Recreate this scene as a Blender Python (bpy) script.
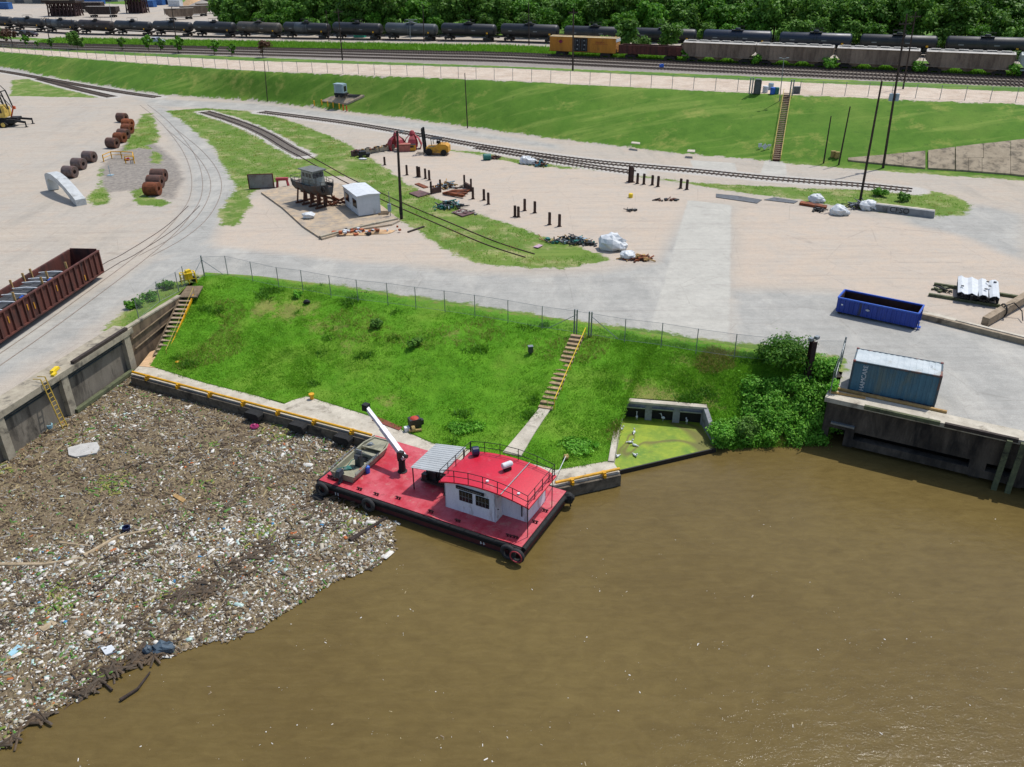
import bpy, math, random
import numpy as np
from mathutils import Vector, Matrix
for o in list(bpy.data.objects): bpy.data.objects.remove(o)
random.seed(7); rng = np.random.default_rng(7)
scene = bpy.context.scene
rad = math.radians
# ---------------------------------------------------------------- camera
CAM_H = 30.4; TH = rad(28.0); ROLL = rad(-0.4); FPX = 828.0
_f = np.array([0, math.cos(TH), -math.sin(TH)]); _u = np.array([0, math.sin(TH), math.cos(TH)]); _x = np.array([1., 0, 0])
_c, _s = math.cos(ROLL), math.sin(ROLL)
CR = np.array([_c*_x+_s*_u, -_s*_x+_c*_u, _f])
cam = bpy.data.cameras.new('camera'); cam_o = bpy.data.objects.new('camera', cam); scene.collection.objects.link(cam_o)
cam.sensor_width = 36; cam.lens = FPX/1024*36; cam.clip_start = 0.5; cam.clip_end = 8000
M4 = Matrix.Identity(4)
for i in range(3):
    M4[i][0] = CR[0][i]; M4[i][1] = CR[1][i]; M4[i][2] = -CR[2][i]
M4[2][3] = CAM_H
cam_o.matrix_world = M4
scene.camera = cam_o
# ---------------------------------------------------------------- light
SUN_EL = 64.0; SUN_DIR = (0.80, 0.60)          # the sun stands high, beyond and to the right
world = bpy.data.worlds.new('World'); scene.world = world; world.use_nodes = True
wn = world.node_tree.nodes; wl = world.node_tree.links
sky = wn.new('ShaderNodeTexSky'); sky.sky_type = 'NISHITA'; sky.sun_disc = False
az = math.atan2(SUN_DIR[0], SUN_DIR[1])
sky.sun_elevation = rad(SUN_EL); sky.sun_rotation = az
sky.air_density = 1.0; sky.dust_density = 1.5
wl.new(sky.outputs[0], wn['Background'].inputs[0]); wn['Background'].inputs[1].default_value = 0.145
sl = bpy.data.lights.new('sun', 'SUN'); sl.energy = 3.6; sl.angle = rad(0.5); sl.color = (1, .965, .91)
so = bpy.data.objects.new('sun', sl); scene.collection.objects.link(so)
h = math.cos(rad(SUN_EL)); sd = Vector((SUN_DIR[0]*h, SUN_DIR[1]*h, math.sin(rad(SUN_EL))))
so.rotation_euler = sd.to_track_quat('Z', 'Y').to_euler(); so.location = (0, 60, 90)
vs = scene.view_settings; vs.view_transform = 'Standard'; vs.look = 'None'; vs.exposure = 0.13; vs.gamma = 1; vs.use_curve_mapping = False

# ---------------------------------------------------------------- places
def P(u, v, z=0.0):
    d = CR.T @ np.array([(u-512)/FPX, (383.5-v)/FPX, 1.0]); t = (z-CAM_H)/d[2]
    return Vector((d[0]*t, d[1]*t, z))
def zplat(X): return 7.0 - 3.6*min(max(-X/150.0, 0), 1)
def PP(u, v):
    z = 6.0
    for _ in range(12): z = zplat(P(u, v, z).x)
    return P(u, v, z)
def ang(a, b): return math.atan2(b.y-a.y, b.x-a.x)
def height(b, v1):                             # height of an upright over base b whose top shows at row v1
    lo, hi = 0, 40
    for _ in range(40):
        m = (lo+hi)/2; q = CR @ (np.array([b.x, b.y, b.z+m])-np.array([0, 0, CAM_H]))
        if 383.5-FPX*q[1]/q[2] > v1: lo = m
        else: hi = m
    return lo

# ---------------------------------------------------------------- mesh helpers
class MB:
    def __init__(s): s.v = []; s.f = []; s.m = []
    def add(s, vs_, fs, mi=0):
        n = len(s.v); s.v += [tuple(p) for p in vs_]; s.f += [tuple(i+n for i in f) for f in fs]; s.m += [mi]*len(fs); return s
    def box(s, c, d, rz=0, mi=0, taper=1.0):
        x, y, z = d[0]/2, d[1]/2, d[2]/2; ca, sa = math.cos(rz), math.sin(rz); vv = []
        for k in (-1, 1):
            t = taper if k > 0 else 1
            for (a, b) in ((-1, -1), (1, -1), (1, 1), (-1, 1)):
                px, py = a*x*t, b*y*t
                vv.append((c[0]+px*ca-py*sa, c[1]+px*sa+py*ca, c[2]+k*z))
        return s.add(vv, [(3, 2, 1, 0), (4, 5, 6, 7), (0, 1, 5, 4), (1, 2, 6, 5), (2, 3, 7, 6), (3, 0, 4, 7)], mi)
    def bar(s, a, b, w, h_, mi=0, up=(0, 0, 1)):
        a = Vector(a); b = Vector(b); d = (b-a)
        if d.length < 1e-6: return s
        d.normalize(); u_ = Vector(up)
        if abs(d.dot(u_)) > .98: u_ = Vector((1, 0, 0))
        r = d.cross(u_).normalized(); t = r.cross(d).normalized(); vv = []
        for p in (a, b):
            for (i, j) in ((-1, -1), (1, -1), (1, 1), (-1, 1)): vv.append(p+r*(i*w/2)+t*(j*h_/2))
        return s.add(vv, [(0, 1, 2, 3), (7, 6, 5, 4), (0, 4, 5, 1), (1, 5, 6, 2), (2, 6, 7, 3), (3, 7, 4, 0)], mi)
    def tube(s, a, b, r0, r1=None, n=8, mi=0):
        r1 = r0 if r1 is None else r1
        a = Vector(a); b = Vector(b); d = b-a
        if d.length < 1e-6: return s
        d.normalize(); u_ = Vector((0, 0, 1)) if abs(d.z) < .95 else Vector((1, 0, 0))
        r = d.cross(u_).normalized(); t = d.cross(r).normalized(); vv = []
        for p, q in ((a, r0), (b, r1)):
            for k in range(n):
                g = 2*math.pi*k/n; vv.append(p+r*(math.cos(g)*q)+t*(math.sin(g)*q))
        fs = [(k, (k+1) % n, n+(k+1) % n, n+k) for k in range(n)]
        fs += [tuple(range(n))[::-1], tuple(range(n, 2*n))]
        return s.add(vv, fs, mi)
    def path(s, pts, r, n=6, mi=0):
        for a, b in zip(pts[:-1], pts[1:]): s.tube(a, b, r, r, n, mi)
        return s
    def prism(s, pts, z0, z1, mi=0):
        n = len(pts)
        a = sum(pts[i][0]*pts[(i+1) % n][1]-pts[(i+1) % n][0]*pts[i][1] for i in range(n))
        if a < 0: pts = pts[::-1]
        vv = [(p[0], p[1], z0) for p in pts]+[(p[0], p[1], z1) for p in pts]
        return s.add(vv, [tuple(range(n))[::-1], tuple(range(n, 2*n))]+[(i, (i+1) % n, n+(i+1) % n, n+i) for i in range(n)], mi)
    def side(s, pts, y0, y1, mi=0):             # profile in x-z swept along y
        n = len(pts); a = sum(pts[i][0]*pts[(i+1) % n][1]-pts[(i+1) % n][0]*pts[i][1] for i in range(n))
        if a < 0: pts = pts[::-1]
        vv = [(p[0], y0, p[1]) for p in pts]+[(p[0], y1, p[1]) for p in pts]
        return s.add(vv, [tuple(range(n)), tuple(range(n, 2*n))[::-1]]+[(i, n+i, n+(i+1) % n, (i+1) % n) for i in range(n)], mi)
    def lathe(s, prof, c=(0, 0, 0), axis='z', n=16, mi=0):   # prof = (radius, along)
        vv = []
        for r, t in prof:
            for k in range(n):
                g = 2*math.pi*k/n; x, y = r*math.cos(g), r*math.sin(g)
                vv.append({'z': (c[0]+x, c[1]+y, c[2]+t), 'x': (c[0]+t, c[1]+x, c[2]+y), 'y': (c[0]+y, c[1]+t, c[2]+x)}[axis])
        fs = []
        for i in range(len(prof)-1):
            for k in range(n): fs.append((i*n+k, i*n+(k+1) % n, (i+1)*n+(k+1) % n, (i+1)*n+k))
        if prof[0][0] > 1e-4: fs.append(tuple(range(n))[::-1])
        if prof[-1][0] > 1e-4: fs.append(tuple(range((len(prof)-1)*n, len(prof)*n)))
        return s.add(vv, fs, mi)
    def torus(s, c, R_, r_, axis='y', n=18, k=8, mi=0):
        vv = []; fs = []
        for i in range(n):
            a = 2*math.pi*i/n
            for j in range(k):
                b = 2*math.pi*j/k; q = R_+r_*math.cos(b); x, y, z = q*math.cos(a), q*math.sin(a), r_*math.sin(b)
                p = {'z': (x, y, z), 'y': (x, z, y), 'x': (z, x, y)}[axis]
                vv.append((c[0]+p[0], c[1]+p[1], c[2]+p[2]))
                fs.append((i*k+j, ((i+1) % n)*k+j, ((i+1) % n)*k+(j+1) % k, i*k+(j+1) % k))
        return s.add(vv, fs, mi)
    def blob(s, c, r, sq=(1, 1, 1), jit=.18, n=9, mi=0, seed=0):
        q = random.Random(seed); vv = []; fs = []; m = max(4, n//2+1)
        for i in range(m+1):
            t = math.pi*i/m
            for k in range(n):
                g = 2*math.pi*k/n; w = 1+q.uniform(-jit, jit) if 0 < i < m else 1
                vv.append((c[0]+r*sq[0]*w*math.sin(t)*math.cos(g), c[1]+r*sq[1]*w*math.sin(t)*math.sin(g), c[2]+r*sq[2]*w*math.cos(t)))
        for i in range(m):
            for k in range(n): fs.append((i*n+k, (i+1)*n+k, (i+1)*n+(k+1) % n, i*n+(k+1) % n))
        return s.add(vv, fs, mi)
    def build(s, name, mats, parent=None, world=False, loc=None, rz=0, smooth=False, org=None):
        me = bpy.data.meshes.new(name)
        off = Vector((0, 0, 0))
        if world and parent is not None:
            off = parent.location
            if parent.parent is not None: off = off+parent.parent.location
        if org is not None: off = Vector(org)
        me.from_pydata([(p[0]-off.x, p[1]-off.y, p[2]-off.z) for p in s.v], [], s.f)
        if not isinstance(mats, (list, tuple)): mats = [mats]
        for m in mats: me.materials.append(m)
        me.polygons.foreach_set('material_index', s.m)
        if smooth: me.polygons.foreach_set('use_smooth', [True]*len(s.f))
        me.update()
        o = bpy.data.objects.new(name, me); scene.collection.objects.link(o)
        if parent is not None: o.parent = parent
        if org is not None: o.location = org
        if loc is not None: o.location = loc
        o.rotation_euler = (0, 0, rz)
        return o
def npmesh(name, V, F, mats, mi=None, smooth=False, attrs=None):
    me = bpy.data.meshes.new(name); F = np.asarray(F, dtype=np.int32); V = np.asarray(V, dtype=np.float32)
    k = F.shape[1]; me.vertices.add(len(V)); me.vertices.foreach_set('co', V.ravel())
    me.loops.add(F.size); me.loops.foreach_set('vertex_index', F.ravel())
    me.polygons.add(len(F)); me.polygons.foreach_set('loop_start', np.arange(0, F.size, k, dtype=np.int32))
    for m in (mats if isinstance(mats, (list, tuple)) else [mats]): me.materials.append(m)
    if mi is not None: me.polygons.foreach_set('material_index', np.asarray(mi, dtype=np.int32))
    me.update(calc_edges=True)
    if smooth: me.polygons.foreach_set('use_smooth', np.ones(len(F), dtype=bool))
    for nm, a in (attrs or {}).items():
        at = me.attributes.new(nm, 'FLOAT', 'POINT'); at.data.foreach_set('value', np.asarray(a, dtype=np.float32))
    o = bpy.data.objects.new(name, me); scene.collection.objects.link(o); return o
def tag(o, label=None, cat=None, group=None, kind=None):
    for k, v in (('label', label), ('category', cat), ('group', group), ('kind', kind)):
        if v: o[k] = v
    return o
def thing(name, label, cat, loc=(0, 0, 0), rz=0, group=None):
    o = bpy.data.objects.new(name, None); scene.collection.objects.link(o); o.empty_display_size = .3
    o.location = loc; o.rotation_euler = (0, 0, rz); return tag(o, label, cat, group)
def copy_thing(root, loc, rz, label=None, scale=None):
    r = root.copy(); scene.collection.objects.link(r); r.location = loc; r.rotation_euler = (0, 0, rz)
    if label: r['label'] = label
    if scale: r.scale = scale if isinstance(scale, tuple) else (scale,)*3
    for ch in list(root.children):
        c = ch.copy(); scene.collection.objects.link(c); c.parent = r
        for g in list(ch.children):
            d = g.copy(); scene.collection.objects.link(d); d.parent = c
    return r

# ---------------------------------------------------------------- materials
def hx(c):                                      # '#rrggbb' given as it would measure on the thing itself
    r = [int(c[i:i+2], 16)/255 for i in (1, 3, 5)]
    return tuple(((x+.055)/1.055)**2.4 if x > .04045 else x/12.92 for x in r)
class NT:
    def __init__(s, name):
        s.mat = bpy.data.materials.new(name); s.mat.use_nodes = True; s.n = s.mat.node_tree.nodes; s.l = s.mat.node_tree.links
        s.b = s.n['Principled BSDF']; s.tc = s.n.new('ShaderNodeTexCoord')
    def noise(s, scale, detail=4, rough=.6, vec=None, stretch=None, dist=0, rot=0):
        v = vec or s.tc.outputs['Object']
        if stretch:
            m = s.n.new('ShaderNodeMapping'); m.inputs['Scale'].default_value = stretch; m.inputs['Rotation'].default_value = (0, 0, rot); s.l.new(v, m.inputs[0]); v = m.outputs[0]
        t = s.n.new('ShaderNodeTexNoise'); t.inputs['Scale'].default_value = scale; t.inputs['Detail'].default_value = detail
        t.inputs['Roughness'].default_value = rough; t.inputs['Distortion'].default_value = dist; s.l.new(v, t.inputs['Vector']); return t.outputs['Fac']
    def rng(s, fac, a, b, c=0., d=1.):
        m = s.n.new('ShaderNodeMapRange'); m.inputs[1].default_value = a; m.inputs[2].default_value = b; m.inputs[3].default_value = c; m.inputs[4].default_value = d
        s.l.new(fac, m.inputs[0]); return m.outputs[0]
    def math(s, op, a, b):
        m = s.n.new('ShaderNodeMath'); m.operation = op
        for i, x in enumerate((a, b)):
            if isinstance(x, (int, float)): m.inputs[i].default_value = x
            else: s.l.new(x, m.inputs[i])
        return m.outputs[0]
    def mix(s, fac, a, b, mode='MIX'):
        m = s.n.new('ShaderNodeMix'); m.data_type = 'RGBA'; m.blend_type = mode
        for i, x in ((0, fac), (6, a), (7, b)):
            if isinstance(x, (int, float)): m.inputs[i].default_value = x
            elif isinstance(x, (tuple, list)): m.inputs[i].default_value = (*x[:3], 1)
            else: s.l.new(x, m.inputs[i])
        return m.outputs[2]
    def attr(s, name):
        a = s.n.new('ShaderNodeAttribute'); a.attribute_name = name; return a.outputs['Fac']
    def bump(s, h_, strength=.3, dist=.05):
        b = s.n.new('ShaderNodeBump'); b.inputs['Strength'].default_value = strength; b.inputs['Distance'].default_value = dist
        s.l.new(h_, b.inputs['Height']); s.l.new(b.outputs[0], s.b.inputs['Normal'])
    def out(s, col, rough=.8, metal=0., spec=None):
        s.l.new(col, s.b.inputs['Base Color']) if not isinstance(col, tuple) else setattr(s.b.inputs['Base Color'], 'default_value', (*col, 1))
        if isinstance(rough, (int, float)): s.b.inputs['Roughness'].default_value = rough
        else: s.l.new(rough, s.b.inputs['Roughness'])
        s.b.inputs['Metallic'].default_value = metal
        if spec is not None: s.b.inputs['Specular IOR Level'].default_value = spec
        return s.mat
_mc = {}
def mat(name, c1, c2=None, scale=1.5, rough=.7, metal=0, dirt=None, dirt_amt=.4, streak=False, fine=.12, bump=0.0, dscale=.8, var=0.0, lo=.35, hi=.7):
    if name in _mc: return _mc[name]
    t = NT(name); c1 = hx(c1); c2 = hx(c2) if c2 else tuple(x*.7 for x in c1)
    n1 = t.noise(scale, 5, .65, stretch=(1, 1, .25) if streak else None)
    col = t.mix(t.rng(n1, lo, hi), c1, c2)
    n2 = t.noise(scale*14, 2)
    col = t.mix(fine*2, col, t.mix(t.rng(n2, .3, .7), (.6,)*3, (1.35,)*3), 'MULTIPLY')
    if dirt:
        n3 = t.noise(dscale, 6, .7, stretch=(1, 1, .3) if streak else None, dist=.4)
        col = t.mix(t.rng(n3, .62-dirt_amt*.35, .66-dirt_amt*.12+.06, 0, 1), col, hx(dirt))
    if var:
        oi = t.n.new('ShaderNodeObjectInfo'); r = t.rng(oi.outputs['Random'], 0, 1, 1-var, 1+var)
        g = t.n.new('ShaderNodeCombineXYZ')
        for i in range(3): t.l.new(r, g.inputs[i])
        col = t.mix(1.0, col, g.outputs[0], 'MULTIPLY')
    if bump: t.bump(n2, bump, .03)
    _mc[name] = t.out(col, t.rng(n1, .3, .7, rough-.08, min(1, rough+.1)), metal)
    return _mc[name]
CONC = mat('old_concrete', '#a69d89', '#887f6e', 1.2, .9, dirt='#4f4a42', dirt_amt=.25, bump=.3)
CONC_L = mat('pale_concrete', '#bdb5a4', '#9d9585', .9, .9, dirt='#756c5e', dirt_amt=.2, bump=.2)
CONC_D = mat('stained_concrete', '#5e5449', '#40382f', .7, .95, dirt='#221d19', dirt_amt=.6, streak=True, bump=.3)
CONC_G = mat('grey_culvert_concrete', '#87898a', '#6d6f70', 1, .9, dirt='#4b4b48', dirt_amt=.2)
CONC_Q = mat('quay_face_concrete', '#7f776a', '#655e53', .7, .95, dirt='#3f3a33', dirt_amt=.3, streak=True, bump=.3)
CONC_PAD = mat('pad_concrete', '#9a8f80', '#80766a', .5, .92, dirt='#b29d80', dirt_amt=.6)
REVET = mat('revetment_concrete', '#978a74', '#7f735f', .4, .95, dirt='#4a4439', dirt_amt=.35, streak=True)
YEL = mat('yellow_paint', '#d9a20c', '#b98306', 2, .5, dirt='#6d5620', dirt_amt=.1)
YEL_B = mat('bright_yellow_paint', '#e3c416', '#c9a50f', 2, .5)
STEEL_D = mat('dark_steel', '#2b2a29', '#1c1b1b', 2, .55, metal=.3)
BLACK = mat('black_rubber', '#161616', '#0d0d0d', 3, .8)
BLACKP = mat('black_paint', '#101113', '#18191b', 2, .75)
RUST = mat('rusted_steel', '#6a3d27', '#42291f', 2.2, .85, dirt='#2a1c17', dirt_amt=.35, bump=.2)
RUST_O = mat('orange_rust', '#8c4a22', '#5f3019', 2.2, .85, dirt='#38221a', dirt_amt=.3, var=.25)
RUST_P = mat('rusty_pile_steel', '#4a3329', '#2f2320', 2.2, .85, dirt='#6b3a20', dirt_amt=.25, var=.2)
COILG = mat('grey_coil_steel', '#6b5a54', '#4b403e', 2.2, .6, dirt='#5b3526', dirt_amt=.4, metal=.2)
GALV = mat('galvanised_steel', '#8b9194', '#73797c', 4, .45, metal=.5)
WHITE = mat('white_paint', '#cfd2d3', '#b9bdbf', 1, .55, dirt='#8d8a84', dirt_amt=.08)
WHITE_W = mat('white_weathered_paint', '#dcdee4', '#c6c8d0', 1.2, .6, dirt='#8f847c', dirt_amt=.16, streak=True)
WHITE_S = mat('bright_white_sheet', '#cccfd0', '#b4b8ba', 1.5, .5)
WOOD = mat('weathered_timber', '#7b6a52', '#5a4c3a', 3, .9, dirt='#3c3228', dirt_amt=.25)
WOODG = mat('mossy_green_timber', '#5f6446', '#474c38', 3, .9, dirt='#2f2f25', dirt_amt=.3)
WOODP = mat('creosoted_pole_timber', '#3a2e27', '#271f1b', 3, .9)
WOODL = mat('pale_new_timber', '#b08e58', '#8e6f43', 3, .8)
TIE = mat('sleeper_timber', '#66594d', '#4b4139', 2, .95)
RAIL = mat('rail_steel', '#5b4c43', '#40352f', 3, .6, metal=.4)
RAILP = mat('worn_flush_rail', '#8a7d70', '#6f6459', 2, .6)
RED_DECK = None
BARN = mat('barge_hull_black', '#17181c', '#22242a', 1.5, .5, dirt='#3a2825', dirt_amt=.2)
GRN_ALGAE = mat('green_moss', '#5a7016', '#3f5010', 1, .8)
GLASSD = mat('dark_window_glass', '#14181b', '#1e2427', 2, .12)
BLUE_D = mat('dumpster_blue', '#0f3c9c', '#0b2f80', 1.2, .45, dirt='#1a2440', dirt_amt=.12, streak=True)
BLUE_P = mat('bright_blue_plastic', '#1c5fc4', '#184f9f', 2, .4)
CONT_B = mat('container_blue', '#436f82', '#375c6c', .8, .55, dirt='#5a6a68', dirt_amt=.3, streak=True)
CONT_T = mat('container_roof_paint', '#b3babb', '#9ca6a9', 1, .7, dirt='#8a8a80', dirt_amt=.15)
GOND = mat('gondola_rust_brown', '#5e2f24', '#43231c', 1.6, .8, dirt='#2c1a17', dirt_amt=.3, streak=True)
MACH_Y = mat('machine_yellow', '#d2b458', '#b39540', 1.5, .5, dirt='#5a4c2a', dirt_amt=.25)
FORK_Y = mat('forklift_yellow', '#c9921c', '#a87714', 1.5, .5, dirt='#4a3c1f', dirt_amt=.2)
RED = mat('faded_red_paint', '#a3343c', '#82262e', 1.5, .6, dirt='#5a2323', dirt_amt=.25)
ORANGE = mat('orange_plastic', '#d2551c', '#a84016', 2, .5)
STEEL_G = mat('flat_grey_steel', '#55585c', '#424548', 1.5, .6, metal=0, dirt='#3b3a3a', dirt_amt=.3)
GREYB = mat('grey_blue_enclosure', '#8fa3ab', '#7d9098', 1.5, .5)
BOXY = mat('boxcar_yellow', '#c4821c', '#ab6e14', .8, .55, dirt='#8c5d1e', dirt_amt=.2, streak=True)
HOPB = mat('hopper_brown_grey', '#8d7a68', '#766554', .35, .7, dirt='#5f4e42', dirt_amt=.35, streak=True)
HOPT = mat('hopper_roof_grey', '#b3b0a8', '#9c988f', .6, .7, dirt='#6a645c', dirt_amt=.2)
HOPW = mat('hopper_pale_grey', '#a9b0aa', '#949c96', .5, .6, dirt='#6f746f', dirt_amt=.2, streak=True)
TANKK = mat('tank_car_black', '#1c1e22', '#26282c', .5, .5, dirt='#33302d', dirt_amt=.25, streak=True)
TANKB = mat('tank_car_navy', '#1d2838', '#172030', .5, .45, dirt='#2f3236', dirt_amt=.15)
TANKG = mat('tank_car_grey', '#4c5154', '#3c4043', .4, .5, dirt='#45484a', dirt_amt=.25, streak=True)
TANKR = mat('tank_car_brown', '#332925', '#28201d', .5, .6, dirt='#2b2523', dirt_amt=.3, streak=True)
TANKS = mat('tank_car_soiled_tan', '#565048', '#403b36', .5, .6, dirt='#3a3632', dirt_amt=.35, streak=True)
SAND = mat('spilled_sand', '#c8a67f', '#a98a66', 1.5, .95)
TEAL = mat('teal_plastic', '#1f6b62', '#19574f', 2, .5)
PURP = mat('faded_purple_steel', '#6b4a47', '#54403f', 2, .8, dirt='#3f302e', dirt_amt=.3)
TWIG = mat('bare_branch_bark', '#4a3a2c', '#342920', 3, .9)
STONE = mat('grey_stone_rubble', '#9a938a', '#7c766e', 3, .95)
BEIGEB = mat('beige_boat_paint', '#96937c', '#827f6a', 2, .6, dirt='#57564a', dirt_amt=.2)
SHIPG = mat('boat_grey_hull', '#4a4a48', '#333333', 1.5, .8, dirt='#4d3325', dirt_amt=.35, streak=True)
SHIPW = mat('boat_weathered_white', '#9a9c92', '#777a70', 1.2, .75, dirt='#4a4238', dirt_amt=.35, streak=True)
def make_red_deck():
    t = NT('barge_red_deck'); n = t.noise(.35, 6, .7); n2 = t.noise(2.5, 5, .7)
    c = t.mix(t.rng(n, .4, .58), hx('#ac1c2e'), hx('#bd545c'))
    c = t.mix(t.rng(n2, .55, .75), c, hx('#8f2a30')); c = t.mix(t.rng(t.noise(.9, 6, .8), .56, .66), c, hx('#b5736b')); c = t.mix(t.rng(t.noise(6, 5, .8), .62, .7, 0, .7), c, hx('#5f2624')); c = t.mix(t.rng(t.noise(1.6, 6, .8, stretch=(1, 3, 1)), .6, .68, 0, .6), c, hx('#7a3a30'))
    return t.out(c, .5)
RED_DECK = make_red_deck()
RED_ROOF = mat('bright_red_roof', '#c2142f', '#b0122c', .6, .45, dirt='#b8484f', dirt_amt=.12)
def leaf_mat(name, a, b, c):
    t = NT(name); n = t.noise(.55, 3); col = t.mix(t.rng(n, .35, .65), hx(a), hx(b))
    g = t.n.new('ShaderNodeNewGeometry'); r = g.outputs['Random Per Island']; col = t.mix(t.rng(r, .3, 1, 0, .75), col, hx(c))
    oi = t.n.new('ShaderNodeObjectInfo'); q = t.rng(oi.outputs['Random'], 0, 1, .8, 1.25); m = t.n.new('ShaderNodeCombineXYZ')
    for i in range(3): t.l.new(q, m.inputs[i])
    col = t.mix(1.0, col, m.outputs[0], 'MULTIPLY')
    t.out(col, .6, 0, .25)
    tr = t.n.new('ShaderNodeBsdfTranslucent'); t.l.new(col, tr.inputs[0]); mx = t.n.new('ShaderNodeMixShader'); mx.inputs[0].default_value = .35
    o = t.n['Material Output']; t.l.new(t.b.outputs[0], mx.inputs[1]); t.l.new(tr.outputs[0], mx.inputs[2]); t.l.new(mx.outputs[0], o.inputs[0])
    return t.mat
LEAF = leaf_mat('wood_leaves', '#3f6522', '#557e2a', '#76a03c')
LEAF2 = leaf_mat('bright_leaves', '#3a6b14', '#4c8020', '#6c9a2a')
LEAF3 = leaf_mat('thicket_leaves', '#4c8c1c', '#60a02a', '#90c848')
LEAFR = leaf_mat('reddish_leaves', '#4a3426', '#5b4030', '#6f5440')
BLADE = leaf_mat('grass_blades', '#588c18', '#6c9f22', '#8ab53a')
BLADE_D = leaf_mat('dry_grass_blades', '#6f7a2c', '#86853c', '#a39a58')
# ================================================================ THE SETTING
def xy(pts, z=0): return [(p.x, p.y) for p in (P(u, v, z) for u, v in pts)]
def xyp(pts): return [(p.x, p.y) for p in (PP(u, v) for u, v in pts)]
def linfun(pts):
    pts = sorted(pts); X = np.array([p[0] for p in pts]); Y = np.array([p[1] for p in pts])
    s0 = (Y[1]-Y[0])/(X[1]-X[0]); s1 = (Y[-1]-Y[0])/(X[-1]-X[0])
    s0 = s1
    def f(x):
        x = np.asarray(x, float); y = np.interp(x, X, Y)
        return np.where(x < X[0], Y[0]+s0*(x-X[0]), np.where(x > X[-1], Y[-1]+s1*(x-X[-1]), y))
    return f
BASE_PX = [(0, 70), (60, 79), (110, 88), (155, 95), (250, 101), (400, 118), (560, 140), (700, 156), (840, 166), (1024, 179)]
TOP_PX = [(0, 52), (120, 62), (240, 71), (380, 76), (520, 82), (640, 88), (780, 95), (900, 99), (1024, 104)]
Yb = linfun(xy(BASE_PX)); Yt = linfun(xyp(TOP_PX))
def sdf(poly, X, Y):                            # positive inside
    d = np.full(X.shape, 1e9); ins = np.zeros(X.shape, bool); n = len(poly)
    for i in range(n):
        ax, ay = poly[i]; bx, by = poly[(i+1) % n]; ex, ey = bx-ax, by-ay; L = ex*ex+ey*ey+1e-12
        t = np.clip(((X-ax)*ex+(Y-ay)*ey)/L, 0, 1); d = np.minimum(d, np.hypot(X-ax-t*ex, Y-ay-t*ey))
        if abs(ey) > 1e-12:
            c = ((ay > Y) != (by > Y)) & (X < (Y-ay)*ex/ey+ax); ins ^= c
    return np.where(ins, d, -d)
def dline(poly, X, Y):
    d = np.full(X.shape, 1e9)
    for (ax, ay), (bx, by) in zip(poly[:-1], poly[1:]):
        ex, ey = bx-ax, by-ay; L = ex*ex+ey*ey+1e-12
        t = np.clip(((X-ax)*ex+(Y-ay)*ey)/L, 0, 1); d = np.minimum(d, np.hypot(X-ax-t*ex, Y-ay-t*ey))
    return d
ZW = -4.0                                       # water level; the yard is 0
QL0, QL1 = P(0, 411), P(127, 330)               # edge of the left quay
QR0, QR1 = P(828, 398), P(1024, 441)            # edge of the right quay
dl = (QL0-QL1).normalized(); dr = (QR1-QR0).normalized()
T_PX = [(196, 283), (205, 276), (260, 280), (303, 286), (330, 289), (380, 297), (475, 312), (560, 324), (620, 333), (640, 337), (660, 340), (700, 346), (724, 350), (760, 356), (790, 361), (815, 367), (834, 373)]
B_PX = [(150, 366, -3), (205, 383, -3), (250, 394, -3), (284, 403, -3), (306, 396, -3), (373, 417, -3), (432, 443, -3), (500, 455, -3), (556, 470, -3), (608.5, 461, -3), (619, 397.5, -2.15), (664, 400, -2.15), (706.5, 404, -2.15), (717, 437, -3.3), (735, 453, -4.2), (782, 450, -4.2), (829, 446, -4.2)]
Tw = [P(u, v) for u, v in T_PX]; Bw = [P(*q) for q in B_PX]
basin = [tuple(QL0+dl*900)[:2], tuple(QL0)[:2], tuple(QL1)[:2], tuple(P(181, 297))[:2]]+[(p.x, p.y) for p in Tw]+[tuple(QR0)[:2], tuple(QR1)[:2], tuple(QR1+dr*900)[:2], (600, -900), (-900, -900)]
# masks on the yard
G_YARD = [
 [(165, 111), (205, 108), (262, 112), (300, 124), (340, 140), (362, 152), (385, 168), (405, 182), (432, 196), (468, 211), (505, 223), (540, 235), (578, 246), (614, 260), (560, 269), (500, 266), (472, 262), (440, 246), (410, 226), (392, 217), (382, 212), (350, 176), (285, 178), (268, 186), (252, 192), (250, 208), (236, 226), (219, 226), (217, 215), (226, 204), (236, 186), (222, 165), (214, 148), (195, 132), (180, 120)],
 [(430, 148), (480, 155), (530, 166), (600, 171), (690, 184), (740, 193), (800, 200), (870, 211), (930, 217), (965, 215), (973, 206), (955, 196), (925, 190), (880, 190), (800, 188), (740, 185), (690, 182), (640, 175), (600, 169), (530, 162), (480, 152)],
 [(122, 152), (134, 128), (142, 114), (152, 113), (160, 137), (158, 143), (146, 145), (165, 158), (160, 164), (150, 163), (152, 150), (140, 148)],
 [(99, 168), (104, 166), (101, 186), (112, 195), (108, 204), (95, 206), (86, 200), (96, 190)],
 [(130, 192), (146, 186), (150, 197), (174, 202), (160, 207), (138, 205)],
 [(12, 80), (40, 78), (60, 84), (92, 94), (108, 98), (60, 97), (10, 96)],
 [(104, 330), (122, 312), (150, 294), (180, 280), (196, 272), (205, 276), (196, 286), (181, 298), (150, 316), (127, 332)],
 [(190, 275), (330, 284), (480, 305), (600, 323), (725, 341), (800, 349), (845, 356), (836, 400), (826, 400), (800, 380), (196, 300)],
 [(780, 157), (860, 160), (1024, 176), (1200, 196), (1200, 200), (1024, 181), (840, 168), (780, 163)],
]
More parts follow.
